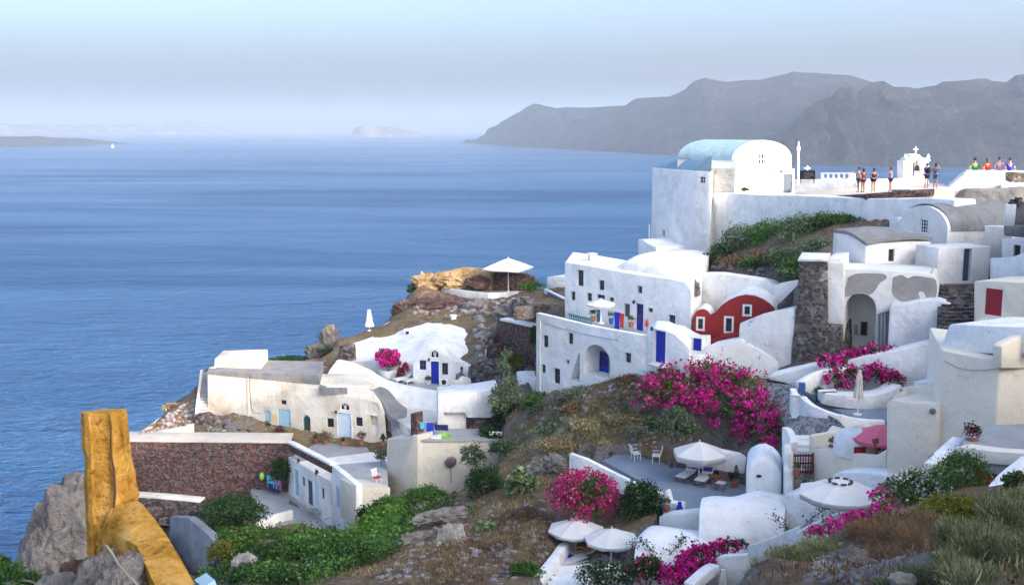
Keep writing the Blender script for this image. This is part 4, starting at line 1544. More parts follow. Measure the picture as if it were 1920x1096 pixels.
# ================================================================== MIDDLE: white house with blue doors, church, chapel
# ---------------- white house, lower storey
wU0 = Wall((1059, 590, 83.0), (1205, 618, 76.2))
wL = Wall((1006, 735, 77.2), (1240, 685, 67.0))
wh = thing('white_house', 'large white two storey house with blue doors and an arched porch', 'house', wL.w(0, wL.a.z))
o = slab('lower_wall', wL, [(1005, 586), (1060, 599), (1109, 611), (1160, 620), (1213, 629), (1213, 730), (1005, 760)], 0.4, 'white_clean', wh, 0.05)
zfl = wU0.p(1198, 620).z
RM = slab_uz('rooms', wL, [(wL.sz(1006, 650)[0] + .02, EYE - 20), (wL.sz(1213, 650)[0], EYE - 20), (wL.sz(1213, 650)[0], zfl), (wL.sz(1006, 650)[0] + .02, zfl)], 0, 'white_clean', wh, 0.0, ext=V((0.9, 5.6, 0)), off=-0.403)
LB = o
DW = slab('door_wall', wL.shift(0.02), [(1211, 629), (1226, 618), (1250, 620), (1266, 627), (1285, 645), (1293, 655), (1293, 730), (1211, 730)], 1.6, 'white_clean', wh, 0.05, ext=V((0.65, 3.4, 0)))
for x0, y0, x1, y1, b in ((1018, 628, 1028, 651, (1, 0)), (1065, 624, 1074.5, 645, (1, 0)), (1015, 683, 1023, 699, (0, 0)), (1038, 690, 1050, 719, (1, 1)), (1061, 674, 1067, 682, (0, 0)), (1172, 661, 1183, 680, (1, 1))):
    window(wh, o, wL, x0, y0, x1, y1, 'slate_blue', 'glass', b, 0.2)
# arched porch with a glazed blue door in its back wall
carve(o, wL, arch_pts(wL, 1095, 646, 1145, 706, k=0.9), 1.5)
carve(RM, wL, arch_pts(wL, 1095, 646, 1145, 706, k=0.9), 1.5)
door(wh, None, wL.shift(-1.42), 1125, 659, 1141, 700, 'blue', 2, glazed=(1, 3), carve_it=False)
u0, u1, z0, z1 = wL.rect(1068, 660, 1087, 714)
carve(o, wL, [(u0, z0), (u1, z0), (u1, z1), (u1 - 0.15, z1)], 0.8)
carve(RM, wL, [(u0, z0), (u1, z0), (u1, z1), (u1 - 0.15, z1)], 0.8)
window(wh, None, wL.shift(-0.72), 1076, 688, 1085, 712, 'teal', 'teal', (0, 0), carve_it=False)
door(wh, DW, wL.shift(0.02), 1227, 620, 1248, 682, 'blue', 3, frame='white_paint', depth=0.2)
bm = bmesh.new()
q = wL.p(1237, 684, 0.35)
add_box(bm, q, 1.5, 0.8, 0.12, rz=math.atan2(wL.t.y, wL.t.x))
bm_obj('doorstep', bm, M['white'], wh, 30, 0.03)
bm = bmesh.new()
add_tube(bm, [wL.p(1013, 600, .06), wL.p(1013, 732, .06)], 0.05, 8)
bm_obj('downpipe', bm, M['white_paint'], wh, 30)
# terrace parapet and floor
zt3 = wL.p(1150, 622).z - 0.35
# upper storey
wU = Wall((1059, 590, 83.0), (1205, 618, 76.2))
o = slab('upper_wall', wU, [(1059, 491), (1110, 499), (1163, 509), (1200, 515), (1250, 522), (1285, 528), (1296, 545), (1296, 660), (1059, 630)], 0, 'white_clean', wh, 0.08, ext=V((1.0, 7, 0)))
UB = o
for x0, y0, x1, y1, b in ((1082, 506, 1094, 536, (1, 2)), (1122, 525, 1133, 544, (1, 1)), (1070, 546, 1078.5, 563, (0, 1)), (1100, 549, 1109.5, 564.5, (0, 1)), (1118, 552, 1134, 560, (1, 0)), (1142, 557, 1151, 565, (0, 0)), (1195, 536, 1204, 550, (0, 1)), (1215, 577, 1224, 585, (0, 0)), (1253, 590, 1266, 611, (1, 1))):
    window(wh, o, wU, x0, y0, x1, y1, 'slate_blue', 'glass', b, 0.22)
door(wh, o, wU, 1191.5, 569, 1206, 620, 'blue', 2, glazed=(1, 3), depth=0.2)
door(wh, o, wU, 1170, 569, 1181, 594, 'slate_blue', 2, depth=0.2, handle=False)
door(wh, o, wU, 1116, 580, 1127, 606, 'teal', 3, depth=0.2)
# rounded upper volume that grows out of the roof up to the church
bm = bmesh.new()
add_loft(bm, [
    [at(1160, 508, 79.8), at(1172, 509, 79.2), at(1205, 514, 77.6), at(1245, 519, 75.8), at(1278, 527, 74.4), at(1297, 534, 74)],
    [at(1163, 499, 80.0), at(1175, 492, 79.6), at(1208, 490, 78.6), at(1245, 492, 77.6), at(1284, 500, 77), at(1310, 510, 77)],
    [at(1172, 490, 83), at(1186, 484, 84), at(1212, 479, 84.5), at(1250, 477, 84.5), at(1290, 478, 84.5), at(1325, 486, 84.5)],
    [at(1180, 486, 88), at(1196, 478, 89), at(1222, 472, 91), at(1255, 470, 92), at(1295, 468, 92), at(1332, 474, 92)],
], 4, 4, 3.0, 0.05)
bm_obj('rounded_roof', bm, M['white_clean'], wh, 60)
# shoulder between rounded roof and porch terrace (right end, by the blue gate)
wS = Wall((1250, 640, 71.6), (1318, 655, 70.0))
o2 = slab('gate_wall', wS, [(1256, 612), (1268, 615), (1290, 628), (1300, 632), (1318, 632), (1318, 690), (1256, 690)], 1.2, 'white_clean', wh, 0.1)
door(wh, o2, wS.shift(0.0), 1299, 634, 1315, 657, 'blue', 3, depth=0.12, handle=False)
# outside stair to the gate
bm = bmesh.new()
for i in range(6):
    c = at(1303 + i * 3.2, 659 + i * 6.2, 70.0 - i * 0.75)
    add_box(bm, c + V((0.1, 0, -0.5)), 1.35 + 0.05 * i, 0.62, 1.0, rz=-0.35)
bm_obj('steps', bm, M['white'], wh, 30, 0.03)
# terrace clutter
bm = bmesh.new()
w_ = wL.shift(-0.5)
for i in range(13):
    x = 1067 + i * 3.4
    y = 598.5 + i * 0.75
    add_tube(bm, [w_.p(x, y + 2), w_.p(x + 2.5, y - 11)], 0.035, 5)
    add_tube(bm, [w_.p(x + 2.5, y + 2.5), w_.p(x, y - 11)], 0.035, 5)
add_tube(bm, [w_.p(1066, 588), w_.p(1110, 598)], 0.05, 6)
tag(bm_obj('trellis_fence', bm, M['teal'], None, 30), 'low crossed trellis fence along the white house terrace', 'fence')

# ---------------- church: barrel vaulted nave, tower block below it
wN = Wall((1378, 359, 95.0), (1482, 357, 101.0))
cu = thing('church', 'white church with a sunlit round gable and pale blue barrel roof', 'church', wN.w(0, wN.a.z))
u1 = (wN.b - wN.a).dot(wN.t)
zs = wN.p(1380, 301).z
zap = wN.p(1432, 264.5).z
zb = wN.p(1400, 365).z - 1.0
arc = arc_uz(0.0, u1, zs, zap - zs, 20)
back = -wN.n * 6.3
o = slab_uz('nave', wN, [(0, zb), (0, zs)] + arc[1:-1] + [(u1, zs), (u1, zb)], 0, 'white_clean', cu, 0.0, ext=back)
vault_roof('barrel_roof', wN.shift(-0.35), arc_uz(-0.02, u1 + 0.02, zs, zap - zs + 0.02, 20), back * 0.94, 'pale_blue_roof', cu, 0.0, 0.07)
window(cu, o, wN, 1421, 286, 1440, 310, 'cloth_white', 'glass', (3, 1), 0.25)
window(cu, o, wN, 1395, 325, 1409, 358, 'cloth_white', 'glass', (3, 5), 0.25)
bm = bmesh.new()
add_prism(bm, [wN.p(1425, 322, .9), wN.p(1446, 322, .9), wN.p(1446, 368, .9), wN.p(1425, 368, .9)], -wN.n * 0.95)
bm_obj('porch', bm, M['white_clean'], cu, 30, 0.08)
door(cu, None, wN.shift(0.05), 1451, 321, 1460, 364, 'grey_floor', 2, carve_it=False)
# annexe wall with dark blue grey door
wN2 = Wall((1462, 362, 99.6), (1492, 362, 100.5))
o = slab('side_annexe', wN2, [(1462, 318), (1490, 316), (1490, 372), (1462, 372)], 1.6, 'white_clean', cu, 0.06)
door(cu, o, wN2, 1468.5, 326, 1486, 361, 'slate_blue', 3)
# tower block
tp = [at(1222, 319, 104), at(1233, 318.5, 102.8), at(1299, 320, 96.4), at(1336, 301, 98.0)]
zt4 = tp[2].z
fp = [at(1223, 319, 103.5), at(1299, 320, 96.4), at(1334, 318, 94.9), at(1345, 312, 102), at(1240, 312, 110)]
for p_ in fp:
    p_.z = zt4
blk = block('tower', fp, EYE - 12.5, 'white_clean', cu, 0.1)
wT1 = Wall(fp[1].copy(), fp[2].copy())
window(cu, blk, wT1, 1311, 331, 1322, 344, 'white_paint', 'glass', (1, 1), 0.2)
wT0 = Wall(fp[0].copy(), fp[1].copy())
window(cu, blk, wT0, 1241, 431, 1246, 443, 'white_paint', 'glass', (0, 0), 0.2, th=0.04)
# pale blue lean-to roof of the tower
a, b, c, d = fp[0] + V((0.2, .3, .03)), fp[1] + V((0, .3, .03)), fp[2] + V((0, 0, 1.35)), fp[3] + V((-1.6, 0, 1.5))
bm = bmesh.new()
e = fp[4] + V((0.5, -.5, 0.6))
top = [a, b, c, d, e]
va = [bm.verts.new(p) for p in top]
vb = [bm.verts.new((p.x, p.y, zt4 - 0.02)) for p in top]
bm.faces.new((va[0], va[1], va[2], va[3]))
bm.faces.new((va[0], va[3], va[4]))
bm.faces.new(list(reversed(vb)))
for i in range(5):
    k = (i + 1) % 5
    bm.faces.new((va[i], vb[i], vb[k], va[k]))
bm_obj('lean_to_roof', bm, M['pale_blue_roof'], cu, 30, 0.05)
# nave side wall below the vault
bk = [wN.w(0, zs, -.02), wN.w(0, zs, -.02) + back]
sd = [bk[0], bk[1], bk[1] + V((2, 2, 0)), bk[0] + V((2, 1.5, 0))]
for p_ in sd:
    p_.z = zs - 0.6
block('nave_base', sd, EYE - 12.0, 'white_clean', cu, 0.08)
# small buttress at the tower's foot
bu = [at(1196, 448, 99), at(1224, 443, 97), at(1228, 462, 95.5), at(1199, 478, 97)]
wq = Wall((1195, 470, 99.5), (1228, 470, 96.5))
slab('buttress', wq, [(1196, 448), (1206, 449), (1212, 455), (1224, 461), (1230, 462), (1230, 500), (1196, 500)], 3.0, 'white_clean', cu, 0.1)
wq = Wall((1216, 430, 103.0), (1223, 430, 102.3))
bm = bmesh.new()
add_tube(bm, [at(1217.5, 420, 103), at(1217.5, 448, 103)], 0.07, 6)
bm_obj('pipe', bm, M['white_paint'], cu, 30)

# ---------------- long white terrace wall running from the church to the right
wW = Wall((1330, 470, 97.0), (1760, 400, 73.6))
tag(slab('terrace_wall', wW, [(1330, 362), (1380, 362), (1430, 365), (1500, 366), (1560, 369), (1620, 372), (1660, 372), (1700, 372), (1735, 371), (1790, 374), (1790, 440), (1600, 440), (1450, 470), (1385, 480), (1330, 490)], 2.0, 'white', None, 0.12), 'long white terrace wall below the people on the crest', 'wall')
window_dots = thing('wall_vent', 'small pair of dark slots at the foot of the long white wall near the church', 'vent', wW.p(1355, 460))
bm = bmesh.new()
ring_frame(bm, wW, *wW.rect(1352, 456, 1358.5, 466), 0.05, 0.05, 0.06, (1, 0))
bm_obj('frame', bm, M['dark_metal'], window_dots, 0)
bm = bmesh.new()
u_ = wW.rect(1353, 446, 1357.5, 452)
ring_frame(bm, wW, *u_, 0.05, 0.06, 0.06, (0, 0))
bm_obj('upper_slot', bm, M['dark_metal'], window_dots, 0)

# ---------------- terrace on the crest
zt5 = at(1640, 360.5, 76.4).z
kind(block('crest_terrace', [at(1492, 362, 92), at(1560, 366, 86.5), at(1620, 364, 80.5), at(1750, 356, 78), at(1790, 356, 79), at(1770, 345, 85), at(1700, 340, 90), at(1492, 352, 100)], EYE - 10, 'path_floor', None, 0.03), 'structure')
bm = bmesh.new()
tp = [at(1556, 367, 86), at(1590, 365.5, 83), at(1622, 363.5, 80), at(1680, 359, 79), at(1750, 354, 77.8)]
for a, b in zip(tp, tp[1:]):
    d = (b - a).normalized()
    add_prism(bm, [a + V((0, -.25, -.45)), b + V((0, -.25, -.45)), b + V((0, -.25, .0)), a + V((0, -.25, .0))], V((0.02, .45, 0)))
tag(bm_obj('brick_kerb', bm, M['red_stone'], None, 30, 0.03), 'dark reddish stone kerb along the terrace where people stand', 'kerb')
wX = Wall((1490, 360, 94), (1700, 352, 88))
bk_ = thing('parapet_wall', 'white parapet wall with a pierced row of rings behind the standing people', 'wall', wX.w(0, wX.a.z))
slab('wall', wX, [(1490, 336), (1540, 336), (1602, 336), (1694, 334), (1700, 334), (1700, 366), (1490, 372)], 0.4, 'white', bk_, 0.05)
o = slab('pierced_panel', wX.shift(-0.05), [(1539, 323.5), (1602, 323.5), (1602, 336.5), (1539, 336.5)], 0.18, 'white', bk_, 0.0)
for i in range(5):
    uu, zz = wX.sz(1546.5 + i * 10, 330)
    carve(o, wX, [(uu + .2 * math.cos(t * math.pi / 6), zz + .2 * math.sin(t * math.pi / 6)) for t in range(12)], 0.6, 0.3)
po = thing('lamp_post', 'thin white post with small top standing by the black sign', 'post', at(1497, 336, 93))
bm = bmesh.new()
b_ = at(1497, 345, 93)
t_ = at(1497, 276, 93)
add_tube(bm, [b_, t_], 0.09, 8)
bm_obj('pole', bm, M['white_paint'], po, 40)
bm = bmesh.new()
add_lathe(bm, [(0.05, 0), (0.15, .08), (0.16, 0.35), (0.06, 0.5), (0.05, .8), (0, .85)], t_ + V((0, 0, -.35)), 10)
bm_obj('lamp_head', bm, M['white_paint'], po, 40)
sg = thing('sign_board', 'black rectangular notice board with faint pale lines on the white parapet', 'sign', wX.p(1514, 336, 0.3))
bm = bmesh.new()
ws = wX.shift(0.4)
add_prism(bm, [ws.p(1499, 319.5), ws.p(1528, 319.5), ws.p(1528, 336), ws.p(1499, 336)], -ws.n * 0.08)
bm_obj('board', bm, M['cloth_black'], sg, 0)
bm = bmesh.new()
for k, (x0, x1) in enumerate(((1508, 1524), (1508, 1526), (1508, 1519))):
    y = 324.5 + k * 3.6
    add_prism(bm, [ws.p(x0, y, .01), ws.p(x1, y, .01), ws.p(x1, y + 1.1, .01), ws.p(x0, y + 1.1, .01)], -ws.n * 0.012)
bm_obj('lettering', bm, M['metal'], sg, 0)
bm = bmesh.new()
for x in (1501, 1526):
    add_tube(bm, [ws.p(x, 336, -.04), ws.p(x, 344, -.04)], 0.04, 6)
bm_obj('leg', bm, M['dark_metal'], sg, 0)
bm = bmesh.new()
q = wX.p(1514, 318, -1.2)
add_tube(bm, [q + V((0, 0, -.6)), q + V((0, 0, .35))], 0.05, 6)
add_tube(bm, [q + V((-.25, 0, .12)), q + V((.25, 0, .12))], 0.05, 6)
tag(bm_obj('roof_cross', bm, M['white_paint'], None, 30), 'small white cross standing up behind the black sign board', 'cross')

# ---------------- bell tower
wBT = Wall((1693, 334, 89.0), (1743, 334, 89.6))
bt = thing('bell_tower', 'small white arched bell tower with a hanging bell and side pinnacles', 'bell tower', wBT.w(0, wBT.a.z))
o = slab('wall', wBT, [(1694, 345), (1694, 301), (1700, 301), (1700, 296), (1706, 296), (1709, 291), (1716, 288.5), (1724, 290), (1730, 296), (1738, 297), (1738, 301), (1742, 301), (1742, 345)], 0.9, 'white_clean', bt, 0.04)
carve(o, wBT, arch_pts(wBT, 1711, 299, 1727, 331), 1.6, 0.4)
carve(o, wBT, arch_pts(wBT, 1699, 308, 1705, 330), 0.25)
carve(o, wBT, arch_pts(wBT, 1732, 308, 1738, 330), 0.25)
for x in (1697, 1740):
    bm = bmesh.new()
    add_lathe(bm, [(0.2, 0), (0.16, .1), (0.1, .16), (0.16, .3), (0, .62)], wBT.p(x, 301, -0.45) + V((0, 0, -.02)), 10)
    bm_obj('pinnacle', bm, M['white_clean'], bt, 40)
bm = bmesh.new()
q = wBT.p(1716.5, 289, -.45)
add_tube(bm, [q + V((0, 0, -.05)), q + V((0, 0, .6))], 0.045, 6)
add_tube(bm, [q + V((-.2, 0, .38)), q + V((.2, 0, .38))], 0.045, 6)
bm_obj('cross', bm, M['white_paint'], bt, 30)
bm = bmesh.new()
add_lathe(bm, [(0.27, 0), (0.22, .1), (0.17, .3), (0.1, .42), (0, .45)], wBT.p(1719, 320, -.45), 12)
add_tube(bm, [wBT.p(1719, 312, -.45), wBT.p(1719, 300, -.45)], 0.025, 5)
bm_obj('bell', bm, M['bronze'], bt, 40)

# ---------------- red chapel in the white hillside wall
wRd = Wall((1300, 640, 73.2), (1404, 636, 72.0))
rc = thing('red_chapel', 'dark red vaulted chapel front with white framed windows', 'chapel', wRd.w(0, wRd.a.z))
sm = [(1299, 650)] + [(1299 + 17 * (1 - math.cos(math.pi * i / 10)), 600 - 20 * math.sin(math.pi * i / 10)) for i in range(11)][:-1] + [(1332, 590)]
big = [(1340, 586), (1352, 573), (1366, 563), (1382, 556), (1398, 553), (1415, 555), (1430, 561), (1443, 570), (1452, 579), (1452, 586), (1404, 604), (1404, 650)]
o = slab('front', wRd, sm + big, 0.35, 'red_plaster', rc, 0.02)
for x0, y0, x1, y1 in ((1309, 597, 1318, 616), (1361, 596, 1372, 621), (1396, 574, 1406, 589)):
    window(rc, o, wRd, x0, y0, x1, y1, 'slate_blue', 'glass', (1, 1), 0.14, surround=('white_paint', 0.13))
# white vault behind the red front
ext = V((2.2, 7.5, 0))
bm = bmesh.new()
pts = [wRd.p(x, y, -0.36) for x, y in [(1336, 640), (1338, 592), (1350, 576), (1366, 564.5), (1382, 557.5), (1398, 554.5), (1415, 556.5), (1430, 562.5), (1443, 571.5), (1453, 582), (1454, 640)]]
add_prism(bm, pts, ext)
bm_obj('vault', bm, M['white'], rc, 50)
bm = bmesh.new()
pts = [wRd.p(x, y, -0.36) for x, y in [(1300, 640)] + [(1300 + 16 * (1 - math.cos(math.pi * i / 10)), 600.5 - 19 * math.sin(math.pi * i / 10)) for i in range(11)] + [(1332, 640)]]
add_prism(bm, pts, V((0.8, 3.0, 0)))
bm_obj('small_vault', bm, M['white'], rc, 50)
# red base ledge
slab('ledge', wRd.shift(1.2), [(1331, 640), (1352, 630), (1383, 628), (1383, 637), (1365, 637), (1345, 645), (1331, 645)], 1.6, 'red_plaster', rc, 0.03)
# white wall behind chapel, up to the brush
wBk = Wall((1310, 560, 80.5), (1495, 560, 75.0))
tag(slab('hillside_wall', wBk, [(1312, 512), (1345, 512), (1372, 516), (1420, 523), (1440, 528), (1452, 536), (1464, 530), (1480, 527), (1494, 526), (1494, 620), (1312, 620)], 1.2, 'white', None, 0.12), 'white retaining wall with wavy top above the red chapel', 'wall')
wFk = Wall((1383, 700, 69.0), (1486, 700, 66.5))
tag(slab('flaking_wall', wFk, [(1383, 640), (1386, 606), (1400, 600), (1430, 588), (1460, 581), (1490, 577), (1490, 705), (1383, 705)], 2.0, 'white_flaked', None, 0.12), 'flaking white wall in front of the red chapel beside the stone tower', 'wall')
wFk2 = Wall((1318, 680, 69.6), (1386, 680, 68.4))
tag(slab('white_wall', wFk2, [(1318, 655), (1332, 646), (1360, 640), (1386, 636), (1486, 690), (1486, 720), (1318, 720)], 1.5, 'white_flaked', None, 0.1), 'white lower wall between the blue gate and the flaking wall', 'wall')
ck = [at(1300, 527, 78), at(1308, 530, 78), at(1306, 556, 76), at(1297, 552, 76)]
bm = bmesh.new()
for (x, y, r_) in ((1300, 527, .2), (1304, 534, .28), (1301, 541, .3), (1305, 549, .3), (1299, 548, .25), (1307, 541, .22)):
    add_ellipsoid(bm, at(x, y, 75.2), r_ * 1.2, r_, r_, 1)
tag(bm_obj('stone_heap', bm, M['grey_stone'], None, 40), 'small heap of grey stones in the fold of the white roof', 'stones')
# ================================================================== RIGHT SIDE
# ---------------- stone tower
wTs = Wall((1486, 680, 66.4), (1551, 680, 64.8))
stw = thing('stone_tower', 'tall rubble stone pier with white cap beside the ruined arch', 'tower', wTs.w(0, wTs.a.z))
slab('wall', wTs, [(1498, 489), (1551, 491), (1551, 608), (1576, 612), (1578, 690), (1482, 700), (1484, 650), (1492, 590), (1496, 540)], 3.0, 'grey_stone', stw, 0.06, ext=V((1.55, 2.9, 0)))
bm = bmesh.new()
add_prism(bm, [wTs.p(1496, 485, .08), wTs.p(1552, 487, .08), wTs.p(1552, 491, .08), wTs.p(1496, 490, .08)], V((1.2, 3.6, 0)))
bm_obj('cap', bm, M['white_worn'], stw, 30, 0.03)

# ---------------- ruined vaulted house with the big arch
wAr = Wall((1551, 660, 65.2), (1760, 640, 62.6))
rh = thing('ruined_house', 'patchy white ruined house with a tall open arch and bare grey render', 'house', wAr.w(0, wAr.a.z))
o = slab('wall', wAr, [(1550, 484), (1577, 483), (1577, 504), (1620, 505), (1670, 508), (1716, 511), (1750, 515), (1757, 530), (1757, 560), (1790, 580), (1812, 605), (1812, 650), (1640, 672), (1640, 690), (1550, 690)], 0, 'patchy', rh, 0.06, ext=-wAr.n * 3.4)
carve(o, wAr, arch_pts(wAr, 1582, 549, 1641, 700, k=1.1), 2.6)
u0, u1, z0, z1 = wAr.rect(1600, 600, 1634, 662)
# back wall of the arch: door panel and dark window
wIn = wAr.shift(-2.55)
window(rh, None, wIn, 1613, 602, 1627, 629, 'bare_render', 'void', (0, 0), carve_it=False)
window(rh, None, wIn, 1600, 606, 1611, 629, 'white_worn', 'bare_render', (0, 0), carve_it=False)
def patch(nm, w, pts, mat, off, par):
    bm = bmesh.new()
    P = [w.p(x, y, off) for x, y in pts]
    P = spline(P + [P[0]], 4)[:-1]
    add_prism(bm, P, -w.n * 0.05)
    return bm_obj(nm, bm, M[mat], par, 30)
patch('bare_patch', wAr, [(1590, 520), (1605, 513), (1630, 512), (1658, 514), (1662, 522), (1650, 530), (1640, 545), (1630, 552), (1618, 548), (1604, 550), (1590, 556), (1580, 552), (1586, 535)], 'bare_render', 0.012, rh)
patch('bare_patch', wAr, [(1674, 520), (1690, 515), (1702, 521), (1715, 517), (1740, 520), (1754, 524), (1757, 545), (1752, 560), (1738, 560), (1732, 548), (1722, 548), (1724, 562), (1705, 568), (1684, 562), (1673, 548)], 'bare_render', 0.012, rh)
slab('pilaster', wAr.shift(0.12), [(1550, 492), (1583, 493), (1583, 608), (1550, 606)], 0.3, 'white_worn', rh, 0.05)
# flues and pipe by the arch
bm = bmesh.new()
add_tube(bm, [wAr.p(1649, 590, .25), wAr.p(1648, 664, .25)], 0.07, 8)
add_tube(bm, [wAr.p(1656, 584, .25), wAr.p(1655, 664, .25)], 0.05, 8)
add_tube(bm, [wAr.p(1646, 590, .25), wAr.p(1682, 576, .25)], 0.07, 8)
bm_obj('drain_pipes', bm, M['metal'], rh, 40)
slab('pipe_pier', wAr.shift(0.1), [(1660, 586), (1672, 576), (1671, 664), (1660, 664)], 0.3, 'grey_roof', rh, 0.05)
# curved white buttress
bm = bmesh.new()
tp = spline([wAr.p(x, y, 0.9) for x, y in ((1668, 572), (1700, 568), (1730, 562), (1762, 562), (1790, 576), (1808, 596), (1813, 615))], 5)
lo = [V((p.x, p.y, EYE - 15)) for p in (tp[-1], tp[0])]
add_prism(bm, tp + lo, -wAr.n * 1.2)
bm_obj('buttress', bm, M['white'], rh, 50, 0.12)

# ---------------- low vaulted hut on the ruined house's roof
wV1 = Wall((1560, 500, 70.5), (1622, 505, 67.6))
hv = thing('vaulted_hut', 'low white hut with a stained grey barrel roof and one dark window', 'hut', wV1.w(0, wV1.a.z))
uL = (wV1.b - wV1.a).dot(wV1.t)
zs1, za1 = wV1.p(1622, 457).z, wV1.p(1580, 430).z
zb1 = wV1.p(1600, 520).z - 0.8
ar = [(0, wV1.p(1560, 432).z)] + [(uL * t, wV1.p(1560, 432).z + (zs1 - wV1.p(1560, 432).z) * (t ** 2.2)) for t in (0.2, 0.4, 0.55, 0.7, 0.8, 0.9, 1.0)]
side = V((4.6, 1.6, 0))
o = slab_uz('wall', wV1, [(0, zb1)] + ar + [(uL, zb1)], 0, 'white_worn', hv, 0.03, ext=side)
# roof: arched across the hut
wS1 = Wall(wV1.w(uL, zb1, 0), wV1.w(uL, zb1, 0) + side)
wd = side.length
ra = arc_uz(-0.05, wd + 0.05, wS1.p(1640, 452).z, 0.95, 14)
bm = bmesh.new()
zr0 = wV1.p(1560, 431).z
L0 = [wV1.w(0, zr0, 0.04) + side * t + V((0, 0, h)) for t, h in ((0, 0.05), (.25, .12), (.5, .12), (.75, .05), (1.0, -.1))]
L1 = [wV1.w(uL * .5, zr0, 0.04) + side * t + V((0, 0, h)) for t, h in ((0, .02), (.25, .25), (.5, .26), (.75, .14), (1.02, -.2))]
L2 = [wV1.w(uL * 1.02, zs1 + .06, 0.04) + side * t + V((0, 0, h)) for t, h in ((0, 0.02), (.25, .22), (.5, .3), (.75, .3), (1.02, .2))]
add_loft(bm, [L0, L1, L2], 4, 5, 0.2)
bm_obj('barrel_roof', bm, M['grey_roof'], hv, 60)
window(hv, o, wS1, 1666, 467, 1677, 490, 'slate_blue', 'void', (0, 0), 0.2)
kind(block('roof_floor', [wAr.p(1577, 506, -.3), wAr.p(1750, 517, -.3), wAr.p(1750, 517, -4.5), wAr.p(1577, 506, -4.5)], EYE - 8.35, 'path_floor', None, 0.02), 'structure')

# ---------------- upper vaulted house
wV2 = Wall((1684, 460, 75.0), (1775, 462, 71.0))
hu = thing('vaulted_house', 'white house with broad grey barrel roof and a shuttered gable window', 'house', wV2.w(0, wV2.a.z))
u2 = (wV2.b - wV2.a).dot(wV2.t)
zs2 = wV2.p(1686, 424).z
zs2b = wV2.p(1772, 416).z
zap2 = wV2.p(1727, 385).z
zb2 = wV2.p(1730, 470).z - 1.0
arc2 = arc_uz(0, u2, zs2, zap2 - zs2, 18)
ext2 = V((7.6, 1.5, 0))
o = slab_uz('wall', wV2, [(0, zb2), (0, zs2)] + arc2[1:-1] + [(u2, zs2), (u2, zb2)], 0, 'white_worn', hu, 0.0, ext=ext2)
window(hu, o, wV2, 1724.5, 411, 1739, 437, 'white_paint', 'glass', (2, 3), 0.15)
for x0, y0, x1, y1 in ((1718, 456, 1739, 462), (1757, 458, 1773, 463)):
    window(hu, o, wV2, x0, y0, x1, y1, 'slate_blue', 'void', (0, 0), 0.2, th=0.04)
bm = bmesh.new()
rr_ = [wV2.w(u, z + 0.02, -0.25) for u, z in arc_uz(-0.02, u2 + .02, zs2 + .02, zap2 - zs2 + 0.02, 18)]
ro_ = [wV2.w(u, z, -0.25) for u, z in arc_uz(-0.10, u2 + .10, zs2 + .02, zap2 - zs2 + 0.12, 18)]
shell(bm, rr_, ro_, ext2 * 1.0)
bm_obj('barrel_roof', bm, M['grey_roof'], hu, 50)
slab('side_block', Wall((1667, 440, 76.5), (1690, 440, 75.6)), [(1667, 408), (1684, 407), (1688, 420), (1688, 450), (1667, 450)], 2, 'white_worn', hu, 0.06)
# block house in front with a tall dark door in its side
wB1 = Wall((1717, 510, 68.0), (1760, 514, 66.0))
sB = Wall((1760, 560, 66.0), (1858, 545, 67.2))
bb = thing('box_house', 'plain white box house with a tall dark doorway above the stone steps', 'house', wB1.w(0, wB1.a.z))
tb = [wB1.p(1717, 462), wB1.p(1760, 463), sB.p(1858, 459)]
zz = sum(p.z for p in tb) / 3
for p_ in tb:
    p_.z = zz
tb.append(tb[0] + (tb[2] - tb[1]))
o = block('wall', tb, EYE - 14.5, 'white_worn', bb, 0.06)
wq = Wall(tb[1].copy(), tb[2].copy())
door(bb, o, wq, 1806, 466, 1821, 527, 'slate_blue', 3, depth=0.3)
# walls farther right: long white wall, grey block, chimney
wR1 = Wall((1775, 455, 72.5), (1915, 450, 70.5))
tag(slab('long_wall', wR1, [(1775, 420), (1880, 424), (1900, 446), (1930, 446), (1930, 520), (1850, 520), (1775, 500)], 1.0, 'white_worn', None, 0.06), 'white wall under the eave of the broad grey barrel roof', 'wall')
wR2 = Wall((1883, 440, 68), (1925, 440, 67.5))
gk = thing('roof_block', 'white chimney block with grey base at the end of the grey barrel roof', 'chimney', wR2.w(0, wR2.a.z))
slab('stack', wR2, [(1886, 384), (1906, 383), (1902, 424), (1881, 424)], 1.2, 'white_worn', gk, 0.06)
slab('stack', wR2.shift(-.8), [(1905, 384), (1930, 380), (1930, 426), (1902, 426)], 1.2, 'grey_roof', gk, 0.06)
slab('base', wR2.shift(0.3), [(1882, 424), (1930, 424), (1930, 446), (1883, 442)], 1.6, 'grey_roof', gk, 0.06)
bm = bmesh.new()
q = wR2.p(1912, 380, -.6)
for k in range(5):
    add_box(bm, q + V((random.uniform(-.5, .5), random.uniform(-.3, .3), random.uniform(-.1, .35))), .4, .3, .3, rz=k)
tag(bm_obj('chimney_pot', bm, M['dark_stone'], None, 30, .03), 'dark jumble of pots on top of the grey chimney block', 'chimney pot')
